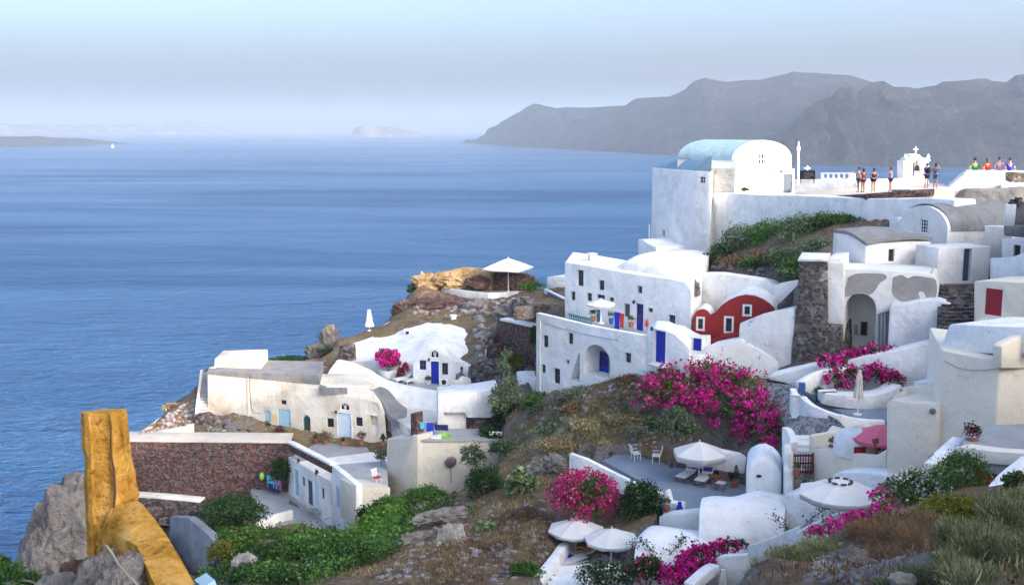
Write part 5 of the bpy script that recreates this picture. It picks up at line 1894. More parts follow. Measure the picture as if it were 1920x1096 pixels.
# ---------------- castle platform top right with people sitting on it
wCs = Wall((1735, 385, 82.0), (1925, 350, 79.5))
cs = thing('castle_wall', 'grey white plastered castle bastion with sloping shoulder and rounded vaults', 'castle', wCs.w(0, wCs.a.z))
slab('wall', wCs, [(1731, 382), (1745, 374), (1770, 357), (1790, 340), (1812, 321), (1860, 321), (1893, 321.5), (1930, 324), (1930, 420), (1731, 420)], 4.0, 'white_worn', cs, 0.12)
slab('brown_patch', wCs.shift(0.05), [(1886, 322), (1930, 324), (1930, 346), (1900, 344), (1886, 338)], 0.3, 'grey_stone', cs, 0.06)
wC4 = wCs.shift(1.6)
bm = bmesh.new()
pts = spline([wC4.p(x, y) for x, y in ((1800, 381), (1803, 368), (1812, 358), (1830, 354.5), (1880, 354), (1925, 350))], 4)
add_prism(bm, pts + [V((pts[-1].x, pts[-1].y, EYE - 9)), V((pts[0].x, pts[0].y, EYE - 9))], V((0.6, 3.4, 0)))
bm_obj('vault', bm, M['grey_roof'], cs, 50, 0.1)
slab('upper_block', wCs.shift(0.6), [(1876, 346), (1892, 342), (1930, 344), (1930, 372), (1876, 372)], 1.4, 'white_worn', cs, 0.1)

# ---------------- small red shuttered house, right edge
wS2 = Wall((1826, 610, 57.5), (1930, 612, 55.0))
rs = thing('shuttered_house', 'cream white house corner with a dark red shutter above the stone steps', 'house', wS2.w(0, wS2.a.z))
o = slab('wall', wS2, [(1826, 527), (1860, 526), (1880, 527), (1930, 530), (1930, 640), (1826, 640)], 3.5, 'cream', rs, 0.06)
door(rs, o, wS2, 1847, 541, 1879, 591, 'red_paint', 4, depth=0.1, handle=False)
wS3 = Wall((1856, 520, 63), (1930, 520, 60))
o = slab('upper_wall', wS3, [(1856, 484), (1895, 482), (1930, 470), (1930, 540), (1856, 540)], 4.0, 'white', rs, 0.06)
slab('ledge', wS2.shift(.5), [(1830, 596), (1850, 600), (1880, 594), (1930, 600), (1930, 640), (1830, 640)], 1.5, 'cream', rs, 0.1)
wS4 = Wall((1895, 480, 66), (1925, 480, 65))
wn = thing('white_gable', 'white house edge with a narrow dark window under the grey chimney block', 'house', wS4.w(0, wS4.a.z))
o = slab('wall', wS4, [(1878, 448), (1930, 446), (1930, 500), (1878, 500)], 1.5, 'white_worn', wn, 0.06)
window(wn, o, wS4, 1900, 459, 1913, 484, 'slate_blue', 'void', (0, 0), 0.2)
# stone steps between the houses
ss = thing('stone_steps', 'dark stone steps squeezed between the box house and the red shuttered house', 'stairs', at(1800, 600, 58))
bm = bmesh.new()
for i in range(12):
    t = i / 11
    c = at(1822 - 6 * t, 612 - 78 * t, 58.5 + 6.0 * t)
    add_box(bm, c + V((-0.35, 0.2, -1.0)), 2.6, 0.7, 2.0, rz=0.1)
bm_obj('steps', bm, M['dark_stone'], ss, 0)

# ---------------- sloping white walls below the ruined house, curved bougainvillea terrace
wP = Wall((1440, 730, 63.0), (1780, 640, 58.5))
sl_ = thing('sloping_wall', 'long white sloping garden wall below the ruined arch', 'wall', wP.w(0, wP.a.z))
slab('wall', wP, [(1440, 704), (1470, 697), (1530, 684), (1600, 672), (1660, 661), (1765, 636), (1775, 640), (1775, 760), (1540, 760), (1500, 728), (1470, 718), (1440, 712)], 1.5, 'white_clean', sl_, 0.12)
tag(slab('rubble_ledge', Wall((1450, 700, 64.5), (1575, 680, 63)), [(1455, 696), (1486, 684), (1530, 679), (1575, 674), (1575, 690), (1455, 700)], 1.0, 'dark_stone', None, 0.08), 'strip of dark rubble between stone tower foot and the white sloping wall', 'wall')
tag(slab('rubble_ledge', Wall((1735, 640, 61), (1770, 630, 60.5)), [(1733, 640), (1752, 630), (1768, 624), (1768, 645), (1733, 645)], 0.8, 'dark_stone', None, 0.08), 'strip of dark rubble beside the curved white buttress', 'wall')
ct = thing('curved_terrace', 'curved white terrace with planter wall around a folded cream parasol', 'terrace', at(1600, 780, 56))
zt6 = at(1612, 781, 56.2).z
fl = [at(x, y, 60) for x, y in ()]
flo = [atz(x, y, zt6) for x, y in ((1500, 722), (1512, 738), (1540, 756), (1575, 772), (1620, 786), (1665, 790), (1700, 770), (1690, 735), (1640, 722), (1560, 715))]
block('floor', flo, zt6 - 0.8, 'blue_floor', ct, 0.02)
def ribbon(nm, toppx, botpx, Ys, th, mat, par, per=5, bev=0.06):
    tp = spline([at(x, y, Y) for (x, y), Y in zip(toppx, Ys)], per)
    bp = spline([at(x, y, Y) for (x, y), Y in zip(botpx, Ys)], per)
    bm = bmesh.new()
    n = len(tp)
    nr = []
    for i in range(n):
        d = tp[min(i + 1, n - 1)] - tp[max(i - 1, 0)]
        d.z = 0
        d.normalize()
        k = V((-d.y, d.x, 0))
        if k.y < 0:
            k = -k
        nr.append(k * th)
    rows = [bp, tp, [p + q for p, q in zip(tp, nr)], [p + q for p, q in zip(bp, nr)]]
    vv = [[bm.verts.new(p) for p in r] for r in rows]
    for j in range(4):
        k = (j + 1) % 4
        for i in range(n - 1):
            bm.faces.new((vv[j][i], vv[j][i + 1], vv[k][i + 1], vv[k][i]))
    for i in (0, -1):
        bm.faces.new([vv[j][i] for j in range(4)])
    return bm_obj(nm, bm, M[mat], par, 45, bev)
ribbon('outer_wall', [(1493, 727), (1500, 742), (1515, 756), (1545, 770), (1580, 780), (1620, 787), (1660, 789)], [(1493, 775), (1500, 785), (1520, 800), (1545, 812), (1580, 825), (1620, 835), (1660, 840)], [57.2, 56.2, 55.4, 54.8, 54.4, 54.2, 54.2], 0.35, 'white_clean', ct)
ribbon('planter_wall', [(1533, 730), (1545, 737), (1580, 741), (1630, 741), (1665, 735), (1690, 722)], [(1533, 748), (1545, 757), (1580, 764), (1630, 767), (1665, 764), (1700, 750)], [58.6, 58.0, 57.8, 57.8, 58.0, 58.4], 1.0, 'white', ct)
ribbon('back_wall', [(1500, 716), (1510, 712), (1530, 700), (1560, 692), (1600, 688)], [(1500, 730), (1512, 735), (1532, 742), (1560, 745), (1600, 745)], [59.2, 59.4, 59.8, 60.2, 60.6], 0.4, 'white', ct)
bm = bmesh.new()
add_box(bm, at(1504, 722, 58.6) + V((0, 0, -.1)), 0.3, 0.25, 0.5)
bm_obj('gate_post', bm, M['blue_worn'], ct, 0)

# ---------------- big cream house at the right edge
wM1 = Wall((1755, 830, 43.2), (1878, 830, 40.6))
wM2 = Wall((1878, 840, 40.6), (1935, 840, 41.4))
ch2 = thing('cream_house', 'large plain cream house with stepped terraces at the right edge', 'house', wM1.w(0, wM1.a.z))
ztp = wM1.p(1766, 655).z
zgr = EYE - 15
P0, P1, P2 = wM1.p(1765, 655), wM1.p(1876, 658), wM2.p(1935, 660)
tops = [P0, P1, P2, P2 + V((1, 5, 0)), P0 + V((1.4, 5, 0))]
for p_ in tops:
    p_.z = ztp
block('main_wall', tops, zgr, 'cream', ch2, 0.08)
# raised sloping white parapet storey on top
up = [P0 + V((0.25, .5, 0)), P1 + V((-.2, .7, 0)), P2 + V((0, .8, 0)), P2 + V((1, 5, 0)), P0 + V((1.5, 4.6, 0))]
b0 = wM1.shift(-0.7)
slab('roof_parapet', b0, [(1764, 655), (1772, 625), (1779, 608), (1800, 607), (1850, 610), (1935, 612), (1935, 665), (1764, 660)], 3.5, 'white_clean', ch2, 0.25)
slab('roof_parapet', wM2.shift(.03), [(1878, 690), (1878, 650), (1884, 644), (1910, 632), (1935, 622), (1935, 690)], 0.4, 'cream', ch2, 0.04)
# left lower wing with roof terrace notch
wM3 = Wall((1661, 880, 44.6), (1757, 885, 42.8))
o = slab('wing_wall', wM3, [(1661, 757), (1672, 748), (1700, 754), (1757, 756), (1757, 900), (1661, 900)], 4.2, 'cream', ch2, 0.1)
tz2 = wM3.p(1710, 756).z
bm = bmesh.new()
sP = [wM3.p(1664, 753, -.1), wM3.p(1683, 734, -1.4), wM3.p(1683, 734, -4.0), wM3.p(1664, 753, -4.0)]
slab('wing_parapet', wM3.shift(-1.9), [(1664, 756), (1680, 738), (1690, 727), (1712, 722), (1757, 724), (1757, 760), (1664, 760)], 0.25, 'cream', ch2, 0.06)
slab('wing_parapet', wM3.shift(-2.2), [(1712, 715), (1757, 715), (1757, 745), (1712, 745)], 0.9, 'white', ch2, 0.06)
slab('wing_parapet', wM3.shift(-0.9), [(1690, 732), (1698, 726), (1698, 757), (1686, 757), (1664, 757), (1672, 748)], 0.25, 'cream', ch2, 0.05)
door(ch2, None, wM3.shift(-1.55), 1688, 730, 1702, 748, 'red_paint', 2, carve_it=False, handle=False)
bm = bmesh.new()
add_lathe(bm, [(.12, 0), (.12, .1), (0, .12)], (0, 0, 0), 10)
bm.transform(Matrix.Translation(wM3.p(1750, 770, 0.0)) @ wM3.n.to_track_quat('Z', 'Y').to_matrix().to_4x4())
bm_obj('wall_lamp', bm, M['metal'], ch2, 30)
# lower right terrace with red front
wM4 = Wall((1800, 880, 36.4), (1935, 890, 34.2))
o = slab('lower_wall', wM4.shift(-.5), [(1826, 862), (1935, 866), (1935, 960), (1826, 960)], 0.4, 'red_plaster', ch2, 0.0)
slab('fascia', wM4, [(1790, 838), (1800, 837), (1860, 845), (1935, 850), (1935, 874), (1880, 871), (1830, 868), (1806, 866)], 0.7, 'cream', ch2, 0.05)
ribbon('slanted_parapet', [(1760, 872), (1785, 845), (1812, 821)], [(1768, 900), (1795, 868), (1818, 832)], [36.0, 37.6, 39.4], 0.5, 'white_clean', ch2)
zq = wM4.p(1850, 846).z - 0.25
block('lower_terrace', [V((p.x, p.y, zq)) for p in (wM4.p(1800, 840, -.2), wM4.p(1935, 850, -.2), wM4.p(1935, 850, -5.5), wM4.p(1815, 825, -3.2))], zq - .5, 'grey_floor', ch2, 0.02)
ribbon('diagonal_wall', [(1876, 918), (1900, 890), (1940, 858)], [(1876, 950), (1900, 930), (1940, 900)], [31.0, 31.8, 32.6], 0.4, 'white_clean', ch2)

# ---------------- cream terrace with the pink parasol
wM5 = Wall((1527, 890, 50.2), (1661, 890, 46.4))
te = thing('cream_terrace', 'cream walled terrace with a white oven dome under the pink parasol', 'terrace', wM5.w(0, wM5.a.z))
slab('front_wall', wM5, [(1526, 842), (1534, 841), (1580, 846), (1640, 853), (1648, 850), (1661, 842), (1661, 910), (1526, 910)], 0.3, 'cream', te, 0.05)
bkw = Wall((1527, 840, 50.2), (1600, 830, 53.0))
slab('side_wall', bkw, [(1527, 818), (1533, 815), (1575, 808), (1598, 806), (1598, 860), (1527, 870)], 0.3, 'cream', te, 0.05)
zt7 = wM5.p(1590, 853).z - 0.1
block('floor', [V((p.x, p.y, zt7)) for p in (wM5.p(1528, 850, -.1), wM5.p(1661, 850, -.1), wM5.p(1661, 850, -5), wM5.p(1575, 850, -5.5))], EYE - 17.5, 'cream_dark', te, 0.02)
bm = bmesh.new()
q = at(1602, 850, 49.0)
q.z = zt7
add_lathe(bm, [(0.95, 0), (0.95, 0.55), (0.9, 0.8), (0.75, 1.0), (0.5, 1.12), (0.0, 1.18)], q, 18)
ov = bm_obj('oven_dome', bm, M['white'], te, 50)
wq = Wall(q + V((-.4, -.92, 0)), q + V((.55, -.95, 0)))
window(te, None, wq.shift(0.02), 1601, 837, 1623, 849, 'red_paint', 'red_paint', (3, 0), carve_it=False)
slab('pillar', wM5.shift(-.2), [(1635, 822), (1640, 822), (1640, 853), (1635, 853)], 0.25, 'wood', te, 0.02)
door(te, None, wM5.shift(-1.6), 1645, 826, 1660, 845, 'red_paint', 2, carve_it=False, handle=False)
slab('planter', wM5.shift(-3.2), [(1575, 803), (1606, 797), (1606, 810), (1575, 815)], 0.5, 'cream_dark', te, 0.03)

# ---------------- path down to the red gate
pp = [(1440, 716), (1505, 724), (1510, 755), (1570, 786), (1590, 806), (1532, 822), (1526, 880), (1482, 890), (1480, 830), (1470, 790), (1438, 745)]
py_ = [62.5, 60.0, 57, 53.8, 53, 52.8, 50.2, 50.2, 54.4, 57.6, 61.5]
kind(block('stone_path', [at(x, y, Y) for (x, y), Y in zip(pp, py_)], EYE - 19, 'cobbles', None, 0.0), 'structure')
gs = thing('gate_steps', 'pale blue white steps leading up behind the dark red gate', 'stairs', at(1505, 850, 52))
bm = bmesh.new()
for i in range(6):
    t = i / 5
    c = at(1503, 878 - 60 * t, 50.6 + 2.8 * t)
    add_box(bm, c + V((0, 0, -.4)), 1.15, 0.6, 0.8)
bm_obj('steps', bm, M['white_worn'], gs, 0, 0.02)
wGt = Wall((1484, 890, 50.0), (1526, 890, 50.0))
gt = thing('red_gate', 'dark red wooden slat gate closing the path steps', 'gate', wGt.w(0, wGt.a.z))
u0, u1, z0, z1 = wGt.rect(1485.5, 850, 1525.5, 889)
bm = bmesh.new()
for uu in (u0, u1 - .07):
    add_prism(bm, [wGt.w(uu, z0), wGt.w(uu + .07, z0), wGt.w(uu + .07, z1 + .05), wGt.w(uu, z1 + .05)], -wGt.n * .07)
for zz_ in (z0 + .1, (z0 + z1) / 2, z1 - .14):
    add_prism(bm, [wGt.w(u0 + .07, zz_, -.01), wGt.w(u1 - .07, zz_, -.01), wGt.w(u1 - .07, zz_ + .08, -.01), wGt.w(u0 + .07, zz_ + .08, -.01)], -wGt.n * .05)
bm_obj('frame', bm, M['wine_paint'], gt, 0)
for i in range(7):
    uu = u0 + .07 + (u1 - u0 - .14) * (i + .5) / 7
    bm = bmesh.new()
    add_prism(bm, [wGt.w(uu - .025, z0 + .03, .02), wGt.w(uu + .025, z0 + .03, .02), wGt.w(uu + .025, z1, .02), wGt.w(uu - .025, z1, .02)], -wGt.n * .025)
    bm_obj('slat', bm, M['wine_paint'], gt, 0)
# white curved fin wall with blue slot
fn = thing('fin_wall', 'tall white curved fin wall with a narrow blue niche left of the red gate', 'wall', at(1472, 915, 50.6))
ribbon('wall', [(1466, 800), (1474, 806), (1481, 822), (1485, 850), (1485, 885)], [(1466, 920), (1472, 924), (1479, 926), (1484, 930), (1486, 935)], [52.0, 51.5, 51.0, 50.4, 49.6], 0.35, 'white_clean', fn, 5, 0.05)
bm = bmesh.new()
add_prism(bm, [at(1468, 868, 50.9), at(1472.5, 866, 50.7), at(1472, 900, 50.7), at(1467.5, 905, 50.9)], V((0.02, .15, 0)))
bm_obj('blue_niche', bm, M['blue_worn'], fn, 0)
wFc = Wall((1478, 900, 49.8), (1492, 900, 49.7))
slab('gate_pier', wFc, [(1479, 850), (1487, 850), (1487, 930), (1479, 930)], 0.4, 'cream', fn, 0.04)

# ================================================================== FRONT: white cave rooms and patios
fr = thing('cave_rooms', 'cluster of rounded white cave house roofs below the patio', 'house', at(1390, 1000, 49))
wf1 = Wall((1398, 925, 51.0), (1466, 925, 50.6))
d1 = slab('domed_room', wf1, [(1398, 935), (1399, 878), (1406, 868), (1420, 861), (1434, 860), (1448, 866), (1458, 876), (1466, 888), (1466, 935)], 3.0, 'white_clean', fr, 0.3, seg=3)
bm = bmesh.new()
add_ellipsoid(bm, wf1.p(1423, 892, 0.02), .16, .08, .09, 1)
bm_obj('vent', bm, M['dark_metal'], fr, 30)
bm = bmesh.new()
add_loft(bm, [
    [at(1310, 1005, 47.5), at(1330, 1005, 47.3), at(1370, 1008, 47.2), at(1420, 1010, 47.2), at(1470, 1008, 47.4)],
    [at(1312, 955, 48.5), at(1332, 952, 48.4), at(1370, 950, 48.4), at(1420, 950, 48.4), at(1472, 955, 48.4)],
    [at(1316, 934, 49.6), at(1335, 931, 49.7), at(1375, 931, 49.8), at(1420, 922, 50), at(1474, 930, 50)],
    [at(1320, 931, 51.4), at(1340, 929, 51.8), at(1378, 930, 52), at(1424, 919, 52.4), at(1474, 924, 52)],
], 4, 4, 2.5, 0.04)
bm_obj('vault_roof', bm, M['white_clean'], fr, 60)
bm = bmesh.new()
add_loft(bm, [
    [at(1188, 1062, 46.4), at(1210, 1064, 46.2), at(1250, 1066, 46), at(1300, 1060, 46), at(1345, 1050, 46)],
    [at(1191, 1030, 47.0), at(1212, 1024, 46.9), at(1250, 1022, 46.8), at(1300, 1024, 46.8), at(1345, 1024, 46.8)],
    [at(1195, 1008, 48.2), at(1215, 992, 48.2), at(1250, 993, 48.1), at(1300, 1000, 48), at(1345, 1004, 48)],
    [at(1203, 999, 49.8), at(1220, 986, 50), at(1250, 986, 50), at(1300, 993, 49.8), at(1345, 1000, 49.6)],
], 4, 4, 2.2, 0.04)
bm_obj('vault_roof', bm, M['white_clean'], fr, 60)
wf4 = Wall((1470, 940, 48.6), (1530, 945, 47.6))
slab('side_room', wf4, [(1466, 930), (1480, 924), (1520, 926), (1545, 934), (1560, 960), (1560, 1050), (1440, 1050), (1466, 1000)], 2.0, 'white', fr, 0.2)
slab('garden_wall', Wall((1398, 1085, 45), (1480, 1060, 43.5)), [(1398, 1024), (1404, 1022), (1440, 1010), (1500, 985), (1500, 1110), (1398, 1110)], 0.4, 'white', fr, 0.08)
# planter box and gate pier by the patio
wf5 = Wall((1234, 990, 52.4), (1314, 995, 50.8))
slab('planter_box', wf5, [(1235, 968), (1245, 964), (1312, 958), (1316, 962), (1316, 1005), (1235, 1000)], 0.9, 'white_worn', fr, 0.08)
wf6 = Wall((1244, 965, 54.4), (1284, 965, 53.9))
pi = slab('patio_pier', wf6, [(1245, 972), (1246, 921), (1252, 920), (1258, 942), (1280, 944), (1282, 972)], 0.5, 'white', fr, 0.05)
bm = bmesh.new()
add_lathe(bm, [(.16, 0), (.18, .5), (.1, .7), (.1, .85), (0, .86)], wf6.p(1274, 963, 0.25) + V((0, 0, -.2)), 12)
tag(bm_obj('water_jug', bm, M['blue'], None, 40), 'deep blue tall jug standing by the white patio pier', 'jug')
# pool-like tank wall bottom
wf7 = Wall((1340, 1070, 44.6), (1404, 1068, 43.8))
slab('tank_wall', wf7, [(1342, 1046), (1352, 1042), (1400, 1040), (1404, 1100), (1342, 1100)], 0.4, 'white_worn', fr, 0.08)
ribbon('tank_kerb', [(1300, 1096), (1330, 1070), (1350, 1058)], [(1300, 1115), (1330, 1090), (1350, 1075)], [42.6, 43.4, 44.2], 0.5, 'white_clean', fr)
tag(slab('white_wall', Wall((1500, 1010, 42.5), (1640, 940, 41.0)), [(1490, 1000), (1540, 975), (1590, 955), (1640, 935), (1640, 1060), (1490, 1060)], .5, 'white', None, .1), 'white wall behind the pink flowers under the largest white parasol', 'wall')
wf8 = Wall((1556, 900, 46.6), (1700, 900, 43.6))
bm = bmesh.new()
tag(slab('white_bench_wall', wf8, [(1556, 902), (1560, 890), (1572, 884), (1600, 883), (1690, 890), (1720, 893), (1720, 960), (1556, 960)], 1.2, 'white', None, .15), 'long rounded white wall below the cream terrace', 'wall')

# patio floors
zp = at(1312, 908, 58).z
kind(block('patio_floor', [V((p.x, p.y, zp)) for p in (atz(1130, 862, zp), atz(1190, 838, zp), atz(1300, 838, zp), atz(1400, 870, zp), atz(1412, 925, zp), atz(1320, 985, zp), atz(1245, 975, zp), atz(1240, 920, zp), atz(1180, 890, zp))], zp - 1.0, 'blue_floor', None, 0.02), 'structure')
zp2 = at(1110, 1062, 52).z
kind(block('patio_floor', [V((p.x, p.y, zp2)) for p in (atz(1020, 1096, zp2), atz(1068, 1030, zp2), atz(1110, 1010, zp2), atz(1200, 1020, zp2), atz(1200, 1096, zp2), atz(1120, 1130, zp2))], zp2 - 1.2, 'grey_floor', None, 0.02), 'structure')
tag(parapet('patio_wall', [V((p.x, p.y, zp)) for p in (atz(1070, 880, zp), atz(1100, 889, zp), atz(1140, 898, zp), atz(1190, 915, zp), atz(1240, 935, zp))], 0.3, [1.0, .95, .6, .35, .35], 'white_clean', None, 0.05, .8), 'low white patio wall beside the pink oleander', 'wall')
tag(parapet('patio_kerb', [V((p.x, p.y, zp)) for p in (atz(1310, 868, zp), atz(1340, 873, zp), atz(1375, 884, zp), atz(1400, 896, zp))], 0.35, 0.35, 'white_clean', None, 0.05, .3), 'white kerb behind the two sun loungers', 'kerb')
tag(parapet('patio_kerb', [V((p.x, p.y, zp)) for p in (atz(1216, 838, zp), atz(1240, 845, zp), atz(1262, 852, zp))], 0.25, 0.35, 'white_clean', None, 0.05, .3), 'short white kerb at the foot of the olive tree', 'kerb')
tag(slab('garden_wall', Wall((1262, 870, 59.6), (1405, 880, 58)), [(1286, 842), (1312, 838), (1345, 842), (1385, 850), (1405, 862), (1405, 890), (1286, 875)], 0.4, 'white', None, .1), 'white garden wall under the great bougainvillea', 'wall')
# white stair wall, bottom centre
tag(ribbon('stair_wall', [(1012, 1090), (1030, 1066), (1050, 1040), (1066, 1018), (1080, 1013)], [(1012, 1115), (1034, 1092), (1054, 1064), (1072, 1040), (1084, 1034)], [46.6, 48.6, 50.8, 53, 54], 0.45, 'white', None, 4, 0.05), 'slanting white wall beside the steps below the paired parasols', 'wall')
ls = thing('patio_steps', 'wide pale steps going down beside the slanting white wall', 'stairs', at(1050, 1080, 48))
bm = bmesh.new()
for i in range(5):
    c = at(1062 - i * 5, 1064 + i * 9, 50.2 - i * .9)
    add_box(bm, c + V((.5, 0, -.5)), 1.9, .8, 1.0, rz=.25)
bm_obj('steps', bm, M['white_worn'], ls, 0, 0.02)
# ================================================================== FURNITURE AND SMALL THINGS
def parasol(label, top, base, rad, mat='canvas', n=8, rise=None, val=0.14, square=False, group=None, ang=0.2, vents=True):
    """top: world point of the canopy tip, base: world foot point"""
    top, base = V(top), V(base)
    base = V((top.x, top.y, base.z))
    t = thing('parasol', label, 'parasol', base, group)
    rise = rise or rad * 0.36
    if square:
        n = 4
    bm = bmesh.new()
    tip = bm.verts.new(top)
    rings = []
    for f, d in ((0.33, 0.30), (0.66, 0.63), (1.0, 1.0)):
        ring = []
        for k in range(n * 4):
            a = ang + 2 * math.pi * k / (n * 4)
            ph = (k % 4) / 4.0
            sag = math.sin(math.pi * ph)
            rr = rad * f * (1.0 - (0.5 if False else (1 - math.cos(math.pi / n)) * sag))
            ring.append(bm.verts.new(top + V((rr * math.cos(a), rr * math.sin(a), -rise * d - 0.03 * rad * sag * f))))
        rings.append(ring)
    hem = [bm.verts.new(v.co + V((0, 0, -val + 0.03 * math.sin(k * 1.9)))) for k, v in enumerate(rings[-1])]
    m = n * 4
    for k in range(m):
        bm.faces.new((tip, rings[0][k], rings[0][(k + 1) % m]))
        for a_, b_ in ((rings[0], rings[1]), (rings[1], rings[2]), (rings[2], hem)):
            bm.faces.new((a_[k], b_[k], b_[(k + 1) % m], a_[(k + 1) % m]))
    cano = bm_obj('canopy', bm, M[mat], t, 25)
    so_ = cano.modifiers.new('thick', 'SOLIDIFY')
    so_.thickness = 0.012
    bm = bmesh.new()
    add_lathe(bm, [(0.035, 0), (0.03, top.z - base.z + 0.08), (0, top.z - base.z + 0.14)], base, 8)
    bm_obj('pole', bm, M['white_paint'], t, 40)
    bm = bmesh.new()
    add_lathe(bm, [(0.26, 0), (0.26, 0.06), (0.08, 0.1), (0.06, 0.28), (0, 0.28)], base, 14)
    bm_obj('base', bm, M['cloth_white'], t, 40)
    for k in range(n):
        a = ang + 2 * math.pi * k / n
        bm = bmesh.new()
        add_tube(bm, [top + V((0, 0, -.1)), top + V((rad * .97 * math.cos(a), rad * .97 * math.sin(a), -rise - .03))], 0.014, 5)
        bm_obj('rib', bm, M['wood'], t, 0)
    return t


def folded_parasol(label, top, foot, r, mat='canvas', low=0.38, group=None):
    top, foot = V(top), V(foot)
    foot = V((top.x, top.y, foot.z))
    H = top.z - foot.z
    t = thing('folded_parasol', label, 'parasol', foot, group)
    bm = bmesh.new()
    n = 24
    rings = []
    for z, rr in ((low, 1.0), (low + .06, 1.05), (low + .22, .8), (low + .32, .62), (low + .36, .74), (low + .5, .55), (.93, .36), (.97, .3), (.985, .5), (1.0, .06)):
        rings.append([bm.verts.new(foot + V((r * rr * (1 + .22 * math.cos(k * math.pi * 2 / 3)) * math.cos(2 * math.pi * k / n), r * rr * (1 + .22 * math.cos(k * math.pi * 2 / 3)) * math.sin(2 * math.pi * k / n), H * z))) for k in range(n)])
    for a_, b_ in zip(rings, rings[1:]):
        for k in range(n):
            bm.faces.new((a_[k], a_[(k + 1) % n], b_[(k + 1) % n], b_[k]))
    bm.faces.new(list(reversed(rings[0])))
    bm.faces.new(rings[-1])
    bm_obj('canopy', bm, M[mat], t, 40)
    bm = bmesh.new()
    add_lathe(bm, [(0.03, 0), (0.03, H * (low + .05)), (0, H * (low + .05))], foot, 8)
    bm_obj('pole', bm, M['white_paint'], t, 40)
    bm = bmesh.new()
    add_lathe(bm, [(0.24, 0), (0.24, 0.06), (0.06, 0.1), (0, 0.1)], foot, 14)
    bm_obj('base', bm, M['cloth_white'], t, 40)
    return t


fz = zp + 0.02
parasol('white octagonal parasol over the two sun loungers on the patio', at(1312, 827, 58.4), V((0, 0, fz)), 1.52, 'canvas', 6, 0.62, 0.30, ang=0.5)
parasol('white parasol at the head of the slanting stair wall', at(1080, 971, 53.4), V((0, 0, zp2)), 1.45, 'canvas', 8, 0.55, 0.14)
parasol('white parasol half behind the other one next to the rounded roof', at(1147, 990, 51.4), V((0, 0, zp2)), 1.36, 'canvas', 8, 0.5, 0.16, ang=.5)
p5 = parasol('largest white parasol with a dark ringed top below the cream terrace', at(1576, 898, 41.0), V((0, 0, at(1576, 898, 41.0).z - 2.45)), 1.62, 'canvas', 8, 0.5, 0.2, ang=.1)
bm = bmesh.new()
for k in range(8):
    a = k * math.pi / 4
    add_box(bm, at(1576, 898, 41.0) + V((.42 * math.cos(a), .42 * math.sin(a), -.07)), .2, .1, .05, rz=a + math.pi / 2)
bm_obj('vent_slots', bm, M['dark_metal'], p5, 0)
parasol('pink parasol beside the tall cream wall', at(1655, 795, 48.6), V((0, 0, zt7)), 1.5, 'canvas_pink', 8, 0.55, 0.16)
parasol('wide square off white parasol on the headland terrace', at(953, 483.5, 110.5), V((0, 0, zt2)), 2.75, 'canvas', 4, 1.0, 0.12, True, ang=.35)
parasol('white parasol on the terrace of the white house', at(1127, 561, 74.5), V((0, 0, at(1127, 606, 74.5).z)), 1.0, 'canvas', 8, 0.32, 0.12)
folded_parasol('cream folded parasol standing on the curved terrace', at(1612, 693, 56.6), V((0, 0, zt6)), 0.22, 'canvas_cream')
folded_parasol('white folded parasol at the edge of the cave house roof above the sea', at(692, 580, 104.5), at(692, 620, 104.5), 0.36, 'canvas', 0.2)
folded_parasol('white folded parasol by the tank wall at the lower edge', at(1356, 1066, 43.6), at(1356, 1140, 43.6), 0.2, 'canvas', 0.3)


def box_part(name, par, c, sx, sy, sz, mat, rz=0, rx=0, ry=0, bev=0.01):
    bm = bmesh.new()
    add_box(bm, c, sx, sy, sz, rz, rx, ry)
    return bm_obj(name, bm, M[mat], par, 30, bev)


def lounger(label, pos, rz, frame='wood', pad='canvas', towel=None, back=0.55):
    """head end towards local +y"""
    t = thing('sun_lounger', label, 'sun lounger', V((0, 0, 0)))
    bm = bmesh.new()
    for x in (-.3, .3):
        add_box(bm, (x, 0, .28), .06, 1.95, .07)
    for y in (-.95, -.6, -.25, .1, .45):
        add_box(bm, (0, y, .275), .56, .06, .05)
    bm_obj('frame', bm, M[frame], t, 0)
    for x in (-.29, .29):
        for y in (-.85, .7):
            box_part('leg', t, V((x, y, .12)), .06, .06, .245, frame)
    bm = bmesh.new()
    add_box(bm, (0, -.35, .36), .62, 1.25, .08)
    bm_obj('mattress', bm, M[pad], t, 30, .03)
    bm = bmesh.new()
    add_box(bm, (0, .27 + .36 * math.cos(back), .38 + .36 * math.sin(back)), .62, .74, .08, rx=back)
    bm_obj('backrest', bm, M[pad], t, 30, .03)
    if towel:
        bm = bmesh.new()
        c = V((0, .27 + .42 * math.cos(back), .38 + .42 * math.sin(back))) + V((0, -math.sin(back), math.cos(back))) * .052
        add_box(bm, c, .5, .55, .025, rx=back)
        bm_obj('towel', bm, M[towel], t, 30, .01)
    t.location = pos
    t.rotation_euler = (0, 0, rz)
    return t


def on(px, py, z):
    q = atz(px, py, z)
    return V((q.x, q.y, z))


lounger('sun lounger with purple towel, the one farther from the wooden chair', on(1290, 897, fz), -0.62, 'wood', 'canvas', 'cloth_purple', .75)
lounger('sun lounger with purple towel, right beside the wooden chair', on(1322, 903, fz), -0.5, 'wood', 'canvas', 'cloth_purple', .75)
zct = zt_ + 0.01
lounger('white sun lounger beside the flower planter at the cave house', on(757, 715, zct), -0.9, 'white_paint', 'canvas', None, .5)
lounger('white sun lounger nearer the royal blue door', on(776, 717, zct), -0.9, 'white_paint', 'canvas', None, .5)
sunbed = lounger('wooden sun lounger under the parasols with a sunbather on it', on(1098, 1046, zp2), -1.0, 'wood', 'canvas', None, .8)
lounger('white sun lounger with deep blue towel by the stair wall', on(1066, 1064, zp2), -1.0, 'white_paint', 'canvas', None, .1)
bm = bmesh.new()
add_box(bm, on(1063, 1056, zp2) + V((0, 0, .43)), .5, .55, .05, rz=-1.0)
